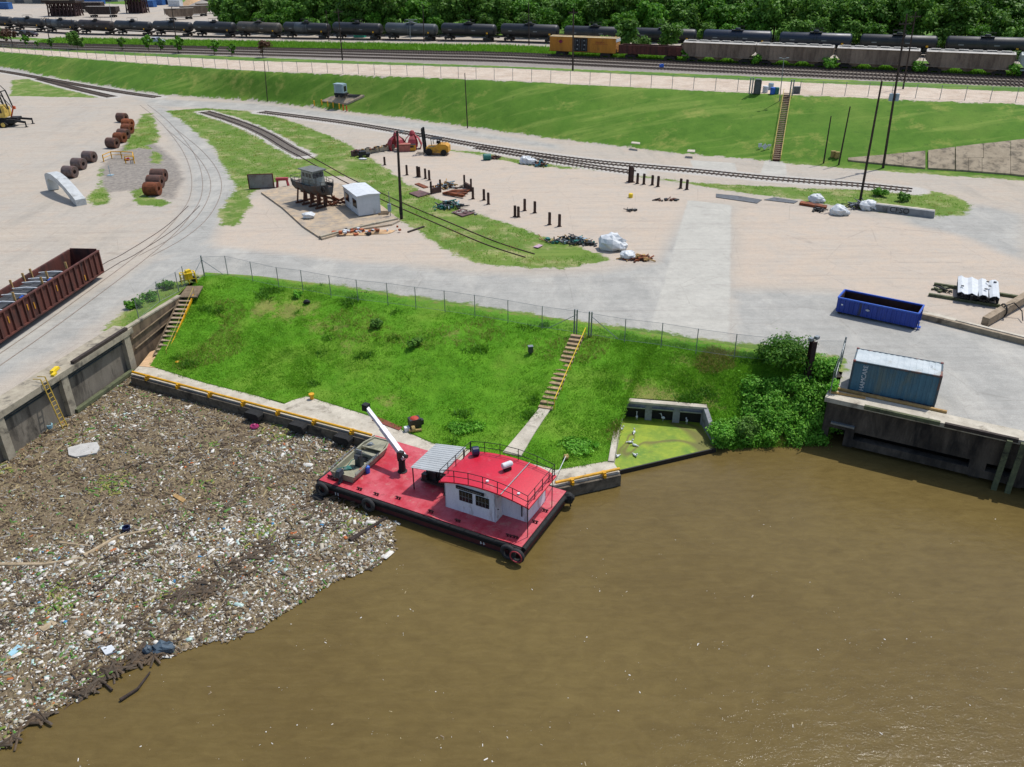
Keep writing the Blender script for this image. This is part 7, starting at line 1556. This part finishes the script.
def hopper_car(label, m, p, yaw, L=17.0, top=HOPT):
    t = thing('hopper_car', label, 'hopper car', p, yaw, 'covered hopper cars behind the tracks'); W = 3.1; zb, zt = 1.2, 3.85
    mb = MB(); k = L/2-.5; mb.side([(-k, zt), (-k, 2.5), (-k+1.3, zb+.05), (k-1.3, zb+.05), (k, 2.5), (k, zt)], -W/2, W/2); mb.build('body', m, t)
    mb = MB()
    for i in range(19):
        x = -k+.15+i*(2*k-.3)/18; lo = zb+.1 if abs(x) < k-1.3 else zb+.1+(abs(x)-(k-1.3))/1.3*1.2
        for y in (-W/2-.04, W/2+.04): mb.box((x, y, (lo+zt)/2), (.1, .1, zt-lo))
    for y in (-W/2-.05, W/2+.05): mb.box((0, y, zb), (L-1.0, .14, .25)); mb.box((0, y, zt-.06), (2*k, .14, .16))
    mb.build('ribs', m, t)
    mb = MB(); mb.add([(-k, -W/2, zt), (k, -W/2, zt), (k, 0, zt+.35), (-k, 0, zt+.35), (-k, W/2, zt), (k, W/2, zt)], [(0, 1, 2, 3), (3, 2, 5, 4), (0, 3, 4), (1, 5, 2)]); rf = mb.build('roof', top, t)
    mb = MB(); mb.box((0, -.35, zt+.42), (2*k-.6, .3, .06)); mb.box((0, .9, zt+.3), (2*k-.2, .35, .06)); mb.build('running_board', top, rf)
    for i in range(6): mb = MB(); mb.box((-k+1.6+i*(2*k-3.2)/5, .15, zt+.42), (1.7, .6, .14)); mb.build('hatch', top, rf)
    for x in (-4.0, 0, 4.0): mb = MB(); mb.add([(x-1.7, -1.2, zb+.06), (x+1.7, -1.2, zb+.06), (x+1.7, 1.2, zb+.06), (x-1.7, 1.2, zb+.06), (x-.4, -.9, .45), (x+.4, -.9, .45), (x+.4, .9, .45), (x-.4, .9, .45)], [(4, 5, 1, 0), (5, 6, 2, 1), (6, 7, 3, 2), (7, 4, 0, 3), (7, 6, 5, 4)]); mb.build('discharge_bay', m, t)
    mb = MB(); mb.box((0, 0, 1.1), (L-.2, .5, .3))
    for s in (-1, 1):
        mb.box((s*(L/2-.5), 0, 1.2), (1.0, 2.9, .12))
        for y in (-1.4, 1.4): mb.bar((s*(L/2-.1), y, 1.2), (s*(L/2-.45), y, zt), .07, .07)
        for z in (1.8, 2.4, 3.0, 3.6): mb.tube((s*(L/2-.25), -1.4, z), (s*(L/2-.25), -.9, z), .03, n=5)
    mb.build('end_frame', m, t)
    bogies(t, L); coupler(t, L); return t
# the line of tank cars
kinds = [TANKK, TANKK, TANKB, TANKB, TANKK, TANKK, TANKK, TANKK, TANKG, TANKK, TANKK, TANKS, TANKK, TANKK, TANKK, TANKR, TANKK, TANKK, TANKK, TANKR, TANKK, TANKG, TANKK, TANKK, TANKK]
kl = {TANKK: 'black', TANKB: 'navy blue', TANKG: 'grey', TANKR: 'brown', TANKS: 'soiled tan'}
near = ['under the two tall poles at far right', 'between the coupled hoppers and the wood, second from the right', 'third from the right of the long line', 'behind the first hoppers, fourth from the right', 'fifth from the right, in the gap between bushes', 'beside the round tree behind the small gondola', 'behind the round tree, seventh from the right', 'just right of the yellow boxcar, eighth from the right', 'peeping over the left end of the yellow boxcar', 'left of the yellow boxcar by the thin pole', 'eleventh from the right below the wood', 'with tan patches near the graffitied wagon', 'beside the pale light mast', 'behind the teal box', 'below the wood left of the teal box', 'by the two dark poles in the left half', 'at the left end of the wood', 'just left of the wood by the yellow marker', 'behind the silver pickup', 'right of the dark pole in the left corner', 'in the left corner below the second trestle', 'pale one in the left corner between the trestles', 'below the first trestle at far left', 'second from the left end of the line', 'at the left end of the line']
p0, y0 = on_track(4, 983); x = p0.x; c4_ = YT[4][0]; i = 0
while i < len(kinds) and x > YT[4][1]+4:
    s = math.atan(np.polyval(np.polyder(c4_), x)); y = float(np.polyval(c4_, x)); m = kinds[i]
    tank_car(f'{kl[m]} tank car {near[i]}', m, (x, y, zground(x, y)+.28), s, L=17.0, R_=1.42 if i % 3 else 1.5, band=TANKG if i in (10, 16) else None)
    x -= 18.0*math.cos(s); i += 1
def place(i, u): p, y = on_track(i, u); return p, y
for u, m, l in ((718.5, HOPB, 'leftmost brown grey hopper car beside the small gondola'), (793, HOPB, 'second brown grey hopper car, behind the bank stairs'), (875, HOPB, 'third hopper car, crossed by the two tall poles'), (965.5, HOPB, 'fourth hopper car with the palest roof edge'), (1062, HOPW, 'pale grey hopper car cut off by the right edge')):
    p, y = place(3, u); hopper_car(l, m, p, y, 16.5, HOPT if m is HOPB else HOPW)
# yellow boxcar
p, y = place(3, 584); t = thing('boxcar', 'yellow boxcar with black double doors on the track above the bank', 'boxcar', p, y); L, W, z0, z1 = 16.0, 3.0, .95, 4.05
mb = MB(); mb.box((0, 0, (z0+z1)/2), (L, W, z1-z0)); mb.build('body', BOXY, t)
mb = MB(); [mb.box((-L/2+.2+i*.55, s*(W/2+.03), (z0+z1)/2), (.09, .07, z1-z0-.1)) for i in range(29) for s in (-1, 1) if not 11 <= i <= 16]; [mb.box((0, s*(W/2+.02), z0+.1), (L, .06, .12)) for s in (-1, 1)]; [mb.box((s*(L/2-.05), 0, z0+.03), (.1, W+.1, .1)) for s in (-1, 1)]; mb.build('ribs', BOXY, t)
mb = MB(); [mb.box((L/2+.05, 0, z0+.3+i*.33), (.1, W-.1, .16)) for i in range(8)]; mb.build('end_ribs', mat('boxcar_end_orange', '#c9832a', '#e0b070', 2, .6), t)
mb = MB(); mb.box((L/2+.08, 0, z1-.42), (.14, W, .62)); mb.build('end_top_panel', WHITE_S, t)
for s in (-1, 1): mb = MB(); mb.box((-.35+s*.83, -W/2-.07, (z0+z1)/2), (1.6, .1, z1-z0-.25)); d = mb.build('door', BLACKP, t); mb = MB(); [mb.box((-.35+s*.83+q_, -W/2-.14, z) , (.28, .03, .24)) for q_, z in ((.0, 3.4), (.1, 2.5), (0, 1.6))]; [mb.tube((-.35+s*.83+q_, -W/2-.15, z0+.3), (-.35+s*.83+q_, -W/2-.15, z1-.3), .03, n=5) for q_ in (-.5, .5)]; mb.build('door_fitting', GALV, d)
mb = MB(); mb.side([(-L/2-.05, z1), (-L/2-.05, z1+.08), (L/2+.05, z1+.08), (L/2+.05, z1)], -W/2-.05, W/2+.05); mb.box((0, 0, z1+.16), (L, .5, .1)); mb.build('roof', mat('boxcar_roof', '#cdb78c', '#b8a27a', 1, .6), t)
mb = MB(); mb.lathe([(.0, 0), (.42, 0)][::-1], (-L*.33, -W/2-.08, 3.05), 'y', 6); mb.box((-L*.33, -W/2-.085, 3.05), (1.0, .02, .22)); mb.build('emblem', mat('magenta_red_emblem', '#96244a', '#7d1d3d', 3, .6), t)
text('lettering', 'RAILBOX', .52, mat('brick_red_lettering', '#9a3020', '#7f2719', 3, .6), t, (L*.27, -W/2-.085, 3.1), (math.pi/2, 0, 0))
mb = MB(); mb.box((L*.27, -W/2-.085, 2.75), (3.6, .02, .05)); mb.build('lining', mat('brick_red_lettering', '#9a3020'), t)
mb = MB(); mb.box((0, 0, .95), (L-.3, 1.6, .3)); mb.box((L/2+.12, -1.1, 1.4), (.06, .5, .7)); mb.build('underframe', STEEL_D, t); bogies(t, L); coupler(t, L)
# small gondola
p, y = place(3, 650.5); t = thing('low_gondola', 'low dark brown open wagon between the boxcar and the first hopper', 'rail wagon', p, y); L, W, z0, z1 = 14.2, 2.9, 1.0, 2.75
mb = MB(); [mb.box((0, s*W/2, (z0+z1)/2), (L, .12, z1-z0)) for s in (-1, 1)]; [mb.box((s*L/2, 0, (z0+z1)/2), (.12, W, z1-z0)) for s in (-1, 1)]; mb.box((0, 0, z0+.1), (L, W, .16)); mb.build('body', GOND, t)
mb = MB(); [mb.box((-L/2+.1+i*(L-.2)/14, s*(W/2+.1), (z0+z1)/2), (.14, .1, z1-z0)) for i in range(15) for s in (-1, 1)]; [mb.box((0, s*W/2, z1+.04), (L+.1, .25, .1)) for s in (-1, 1)]; mb.build('ribs', GOND, t); bogies(t, L); coupler(t, L)
# graffitied open hopper next to the tank cars
def open_wagon(name, label, p, yaw, L, H_, m, cat='rail wagon', graf=None, group=None):
    t = thing(name, label, cat, p, yaw, group); W = 3.0; z0 = 1.1; k = L/2
    mb = MB(); mb.side([(-k, z0+H_), (-k, z0+H_*.5), (-k+1.6, z0), (k-1.6, z0), (k, z0+H_*.5), (k, z0+H_)], -W/2, W/2); mb.build('body', m, t)
    mb = MB(); [mb.box((-k+.1+i*(L-.2)/10, s*(W/2+.07), z0+H_*.62), (.18, .16, H_*.72)) for i in range(11) for s in (-1, 1)]; [mb.box((0, s*W/2, z0+H_), (L+.1, .25, .14)) for s in (-1, 1)]; mb.build('ribs', m, t)
    mb = MB(); mb.box((0, 0, z0+H_*.9), (L-.3, W-.4, H_*.3)); mb.build('load', STONE if m is not STEEL_D else WOODP, t); bogies(t, L)
    if graf: text('graffiti', graf, 1.9, WHITE, t, (0, -W/2-.16, z0+H_*.55), (math.pi/2, 0, 0))
for k, u in enumerate((26, 62, 92, 120)): pass
W_ = mat('dark_brown_wagon', '#3a2d27', '#2a211d', 1, .8)
for i, (u, v, a, l) in enumerate(((104, 17, -.12, 'dark open wagon behind the line, left of the second trestle'), (90, 12, -.12, 'dark open wagon furthest back left of the second trestle'), (181, 19.5, .52, 'nearest grey brown open wagon of the slanting siding'), (196, 16.5, .52, 'middle grey brown open wagon of the slanting siding'), (211, 13.5, .52, 'farthest grey brown open wagon of the slanting siding'))):
    open_wagon('open_wagon', l, PP(u, v), a, 11.5 if i > 1 else 14, 3.0, HOPB if i > 1 else W_, group='wagons in the far left yard')
t_ = PP(452, 38.5); 
# trestles
def trestle(label, u0, u1, v, vt, nb):
    a, b = PP(u0, v), PP(u1, v); d = b-a; H = height(a, vt); t = thing('timber_trestle', label, 'trestle', a, math.atan2(d.y, d.x)); L = d.length; Wt = 6.0
    for i in range(nb):
        x = L*i/(nb-1); mb = MB()
        for y in (0, 2, 4, 6): mb.bar((x, y, 0), (x, 3+(y-3)*.7, H), .45, .45)
        mb.bar((x, -.2, .4), (x, 6.0, H*.9), .2, .3); mb.bar((x, 6.0, .4), (x, 0, H*.9), .2, .3); mb.bar((x, 0, H), (x, 6, H), .5, .5); mb.build('bent', mat('trestle_brown', '#4a3230', '#352422', 1, .9), t)
    mb = MB(); mb.box((L/2, 3, H+.6), (L+3, 7.5, .7)); mb.box((L/2, -.7, H+1.1), (L+3, .2, .5)); mb.build('deck', WOODP, t)
trestle('dark timber trestle with a flat deck at the top left corner', 49, 76, 16.5, 3.5, 8)
trestle('second dark timber trestle right of the first, at the top left', 127, 143, 13.5, -1, 6)
# other objects of the far yard
p, y = on_track(4, 360); q = PP(360, 37.5); mb = MB(); mb.box((0, 0, .7), (3.4, 1.5, 1.4)); mb.box((0, 0, 1.45), (3.5, 1.6, .12)); o = mb.build('teal_box', mat('bright_teal_box', '#1f9a85', '#188070', 2, .5), None, loc=q, rz=-.3); tag(o, 'bright teal box in front of the tank cars', 'box')
for i, (u, v, l) in enumerate(((181, 32, 'left yellow hand wheel sign by the tank cars'), (191, 34.5, 'right yellow hand wheel sign by the tank cars'), (253, 33.5, 'single yellow marker by the tank cars below the wood'))):
    t = thing('yellow_marker', l, 'marker', PP(u, v), -.3); mb = MB(); mb.tube((0, 0, 0), (0, 0, 1.4), .12); mb.build('post', STEEL_D, t); mb = MB(); mb.box((0, 0, 1.9), (1.4, .2, 1.6)); mb.build('plate', YEL, t)
def car(label, p, yaw, m, name='pickup_truck', cat='pickup'):
    t = thing(name, label, cat, p, yaw); mb = MB(); mb.side([(-2.7, .45), (-2.7, 1.05), (-.9, 1.1), (-.6, 1.75), (.7, 1.75), (1.3, 1.15), (2.5, 1.0), (2.65, .5)], -.95, .95); mb.build('body', m, t)
    mb = MB(); [mb.box((.05, s*.96, 1.42), (1.1, .03, .42)) for s in (-1, 1)]; mb.bar((.75, 0, 1.72), (1.28, 0, 1.2), 1.7, .04); mb.build('window', GLASSD, t)
    for x in (-1.7, 1.65):
        for s in (-.9, .9): mb = MB(); mb.lathe([(.38, -.12), (.38, .12)], (x, s, .38), 'y', 12); mb.build('wheel', BLACK, t)
car('silver pickup parked by the tracks at the upper left', PP(156.5, 43.5), -.35, mat('silver_car_paint', '#b9bfc9', '#a5abb5', 1, .3))
car('dark car on the back road behind the reddish tree', PP(24, 36), -.3, mat('dark_car_paint', '#24262b', '#1b1d21', 1, .3), 'parked_car', 'car'); car('maroon car on the back road beside the dark car', PP(31, 36.5), -.3, mat('maroon_car_paint', '#3a2226', '#2b191c', 1, .3), 'parked_car', 'car')
def big_box(label, u, v, L, W, H, m, rz=-.35, name='freight_container', cat='container'):
    t = thing(name, label, cat, PP(u, v), rz); mb = MB(); mb.box((0, 0, H/2+.1), (L, W, H)); mb.build('walls', m, t); mb = MB(); n = int(L/.6)
    for i in range(n): mb.box((-L/2+(i+.5)*L/n, -W/2-.03, H/2+.1), (.25, .08, H-.3))
    mb.build('ribs', m, t); mb = MB(); mb.box((0, 0, H+.16), (L+.15, W+.15, .12)); mb.build('roof', m, t)
BLU = mat('faded_blue_container', '#2a5f9e', '#234f86', 1, .5)
for l, u, v, L, m in (('blue container at the extreme top left corner', 2, 9, 12, BLU), ('blue container right of the second trestle', 149, 7, 8, BLU), ('second blue container among the far stacks', 158, 5, 8, BLU), ('dark blue container near the wood edge', 168, 4.5, 10, mat('navy_container', '#26395c', '#1d2d49', 1, .5)), ('long blue container row behind the first trestle', 92, 4, 16, BLU), ('white container near the grey siding wagons', 176, 6.5, 7, WHITE), ('dark grey container at the wood edge', 206, 4.5, 14, STEEL_G)): big_box(l, u, v, L, 2.6, 2.8, m)
def shed(label, u, v, L, W, H, m, rz=-.3):
    t = thing('storage_shed', label, 'shed', PP(u, v), rz); mb = MB(); mb.box((0, 0, H/2), (L, W, H)); mb.build('walls', m, t); mb = MB(); mb.side([(-L/2-.4, H), (0, H+L*.07), (L/2+.4, H), (L/2+.4, H+.25), (0, H+L*.07+.25), (-L/2-.4, H+.25)], -W/2-.4, W/2+.4); mb.build('roof', HOPT, t)
    for x in (-L*.3, 0, L*.3): mb = MB(); mb.box((x, -W/2-.05, H*.35), (L*.16, .1, H*.6)); mb.build('door', STEEL_G, t)
shed('long pale storage shed at the top left edge', 30, 2.5, 40, 14, 6, mat('shed_cream', '#a59c8c', '#8f8778', .5, .8)); shed('pale storage shed behind the far containers', 100, 0.5, 36, 14, 7, mat('shed_grey', '#9b9b98', '#858582', .5, .8))
heap('sand_pile', 184, 3, 5, 1, 1, 1, [SAND], 'small tan pile beside the far containers', 'pile', seed=30)
mb = MB(); mb.lathe([(7, 0), (5, 1.5), (2.4, 3.4), (0, 4.6)], n=20); o = mb.build('sand_heap', SAND, None, loc=PP(194, 5.5)); tag(o, 'conical tan sand heap near the wood edge at the top left', 'heap')
mb = MB(); mb.lathe([(9, 0), (6, 1.6), (2.4, 3), (0, 3.8)], n=20); o = mb.build('sand_heap', STONE, None, loc=PP(203, 8.5)); tag(o, 'low grey gravel heap behind the slanting wagons', 'heap')
heap('far_scrap', 60, 28, 60, 8, 1.5, 1.2, [STEEL_D, RUST, GREYB, WHITE], 'scattered dark scrap before the tank cars at far left', seed=31, long=2)
heap('far_scrap', 30, 24, 60, 9, 1.5, 1.2, [STEEL_D, RUST, GREYB], 'scattered rail scrap at the extreme left below the shed', seed=32, long=2)
mb = MB(); mb.box((0, 0, .3), (.9, .5, .6)); mb.box((.1, 0, .65), (.5, .3, .1)); o = mb.build('blue_barrel', BLUE_P, None, loc=PP(661.5, 67.3)); tag(o, 'small blue box lying between the tracks right of the boxcar', 'box')

# ================================================================ trees
def tree_proto(name, seed, H, R_, n, size, m, trunk=TWIG, shape='round', nl=44):
    r = random.Random(seed); C = []
    for i in range(nl):
        a = r.uniform(0, 6.28); f = r.random(); zc = H*(.30+.62*f); env = math.sin(math.pi*min(1, .12+.88*(zc/H-.2)/.85))**.6; d = R_*env*math.sqrt(r.random())*.85
        C.append((d*math.cos(a), d*math.sin(a), zc, R_*r.uniform(.14, .36)))
    V, F = leaf_cloud(C, R_, n, size, seed, .8); V[:, 2] = np.maximum(V[:, 2], H*.12)
    t = thing(name, 'x', 'tree', (0, 0, -500), 0); o = npmesh('crown', V, F, m); o.parent = t
    mb = MB(); mb.tube((0, 0, -.3), (0, 0, H*.35), .035*H**.8*.5+.05, .05*H*.3+.03, 8); mb.tube((0, 0, H*.35), (.1*R_, 0, H*.8), .05*H*.3, .05, 6)
    for i in range(7): c = C[i]; mb.tube((0, 0, H*(.25+.05*i)), (c[0]*.9, c[1]*.9, c[2]), .09, .03, 5)
    mb.build('trunk', trunk, t); return t
protos = [tree_proto('wood_tree', 100+i, H, R_, 3600, .36, m) for i, (H, R_, m) in enumerate(((12, 5.6, LEAF), (10.5, 5.0, LEAF), (13.5, 6.2, LEAF), (11, 5.4, LEAF2), (9, 4.6, LEAF2), (14.5, 5.6, LEAF)))]
r = random.Random(77); cnt = 0; used = set()
lab = ['dense dark green tree in the wood behind the tank cars', 'rounded dark tree in the wood behind the tank cars', 'tall dark tree in the wood behind the tank cars', 'light green tree in the wood behind the tank cars', 'small bright tree in the wood behind the tank cars', 'tallest narrow crowned tree in the wood behind the tank cars']
rows = [(3.5, 6.3), (9.5, 7.2), (17, 7.5), (25, 8.5), (34, 9.5)]
for ri, (off, sp) in enumerate(rows):
    x = YT[4][2]+30
    while x > -250:
        s = np.polyval(np.polyder(c4_), x); y = float(np.polyval(c4_, x)); nn = np.array([-s, 1.])/math.hypot(s, 1)
        px_, py_ = x+nn[0]*(off+8+r.uniform(-2, 2)), y+nn[1]*(off+8+r.uniform(-2, 2))
        q_ = CR @ (np.array([px_, py_, zground(px_, py_)+4])-np.array([0, 0, CAM_H])); uu = 512+FPX*q_[0]/q_[2]
        x -= sp*r.uniform(.8, 1.25)
        lim = 222+ri*2
        if uu < lim or uu > 1110: continue
        k = r.randrange(6) if ri else r.choice([1, 3, 4, 4]); sc = r.uniform(.8, 1.12)*(.62 if ri == 0 else 1.0)
        sx_, sz_ = sc*r.uniform(.9, 1.1), sc
        if k not in used: used.add(k); t = protos[k]; t.location = (px_, py_, zground(px_, py_)); t.scale = (sx_, sx_, sz_); t['label'] = lab[k]; t['group'] = 'trees of the wood behind the tank cars'; t.rotation_euler.z = r.uniform(0, 6.28)
        else: t = copy_thing(protos[k], (px_, py_, zground(px_, py_)), r.uniform(0, 6.28), lab[k], (sx_, sx_, sz_)); t['group'] = 'trees of the wood behind the tank cars'
        cnt += 1
# bushes under the wood's edge
X = []; 
sp_ = tree_proto('small_tree', 210, 3.2, 1.5, 500, .22, LEAF2, nl=9); rd = tree_proto('reddish_tree', 211, 4.5, 2.2, 800, .24, LEAFR, nl=12); gd = tree_proto('round_tree', 212, 5.0, 3.1, 1500, .26, LEAF, nl=16); bu = tree_proto('broad_bush', 213, 4.2, 4.0, 2400, .26, LEAF, nl=22)
first = {}
def put(pr, u, v, s, label, group=None, z=1.0):
    p = PP(u, v)
    if pr.name not in first: first[pr.name] = 1; t = pr; t.location = p; t.scale = (s, s, s*z); t['label'] = label
    else: t = copy_thing(pr, p, u*.7, label, (s, s, s*z))
    if group: t['group'] = group
for i, (u, v, s, l) in enumerate(((26, 47, 1.0, 'first young roadside tree beside the reddish tree at far left'), (38, 48, .6, 'tiny young tree, second from the left along the road'), (51.5, 48.5, .9, 'young tree at the foot of the leaning pole at far left'), (122.5, 49.5, 1.0, 'young tree just left of the silver pickup'), (149, 51, 1.25, 'largest young tree below the silver pickup'), (161, 51.5, 1.0, 'young tree right of the silver pickup'), (178.5, 53.5, 1.3, 'young tree at the foot of the dark pole'), (214.5, 55, 1.1, 'young tree second from the right end of the row'), (232, 56, .9, 'rightmost young tree of the roadside row'))): put(sp_, u, v, s, l, 'young trees along the far road')
put(rd, 13, 46, 1.15, 'reddish brown round tree at far left by the road'); put(rd, 263, 57.5, .95, 'reddish brown tree alone by the tracks')
put(gd, 78, 49.5, .9, 'round dark green tree by the road at the upper left'); put(gd, 0, 42, 1.0, 'green tree cut off by the left edge')
put(gd, 625, 51, 1.35, 'round dark tree behind the right end of the boxcar'); put(gd, 667, 50.5, 1.1, 'loose green tree behind the small gondola'); put(gd, 793, 50.5, 1.3, 'round green tree in front of the fifth tank car', z=1)
put(bu, 640, 50, .75, 'bush spreading right of the round tree by the boxcar'); put(bu, 605, 49, .7, 'bush just behind the yellow boxcar roof'); put(bu, 985, 57, .9, 'broad bush behind the fourth hopper car', z=.7); put(bu, 1012, 60, .7, 'bush at the gap right of the fourth hopper', z=.7)
for i, (u, v, s, l) in enumerate(((829, 70, .42, 'vine growing in the gap between second and third hoppers'), (917, 73.5, .42, 'vine growing in the gap between third and fourth hoppers'), (755, 66, .3, 'vine growing in the gap between first and second hoppers'), (1013, 78, .45, 'vine growing at the right end of the fourth hopper'), (686, 62.5, .3, 'vine growing between the small gondola and first hopper'))):
    shrub('vine', l, 'vine', PP(u, v), 1.3, 2.6, 500, .2, LEAF3, 300+i, 'vines between the hopper cars')
# long grass between the tracks and under the cars
n = 26000; r2 = np.random.default_rng(55); uu = r2.uniform(0, 1, n); X = -150+uu*290; c3 = YT[3][0]; off = r2.uniform(1.6, 15, n)*np.where(X < 15, 1, .35); Y = np.polyval(c3, X)+off
Z = np.array([zground(a, b) for a, b in zip(X, Y)]); o = tufts('track_side_grass', X, Y, Z, r2.uniform(.3, .9, n), BLADE, 4, .12, .5, 56, .5); tag(o, kind='stuff')
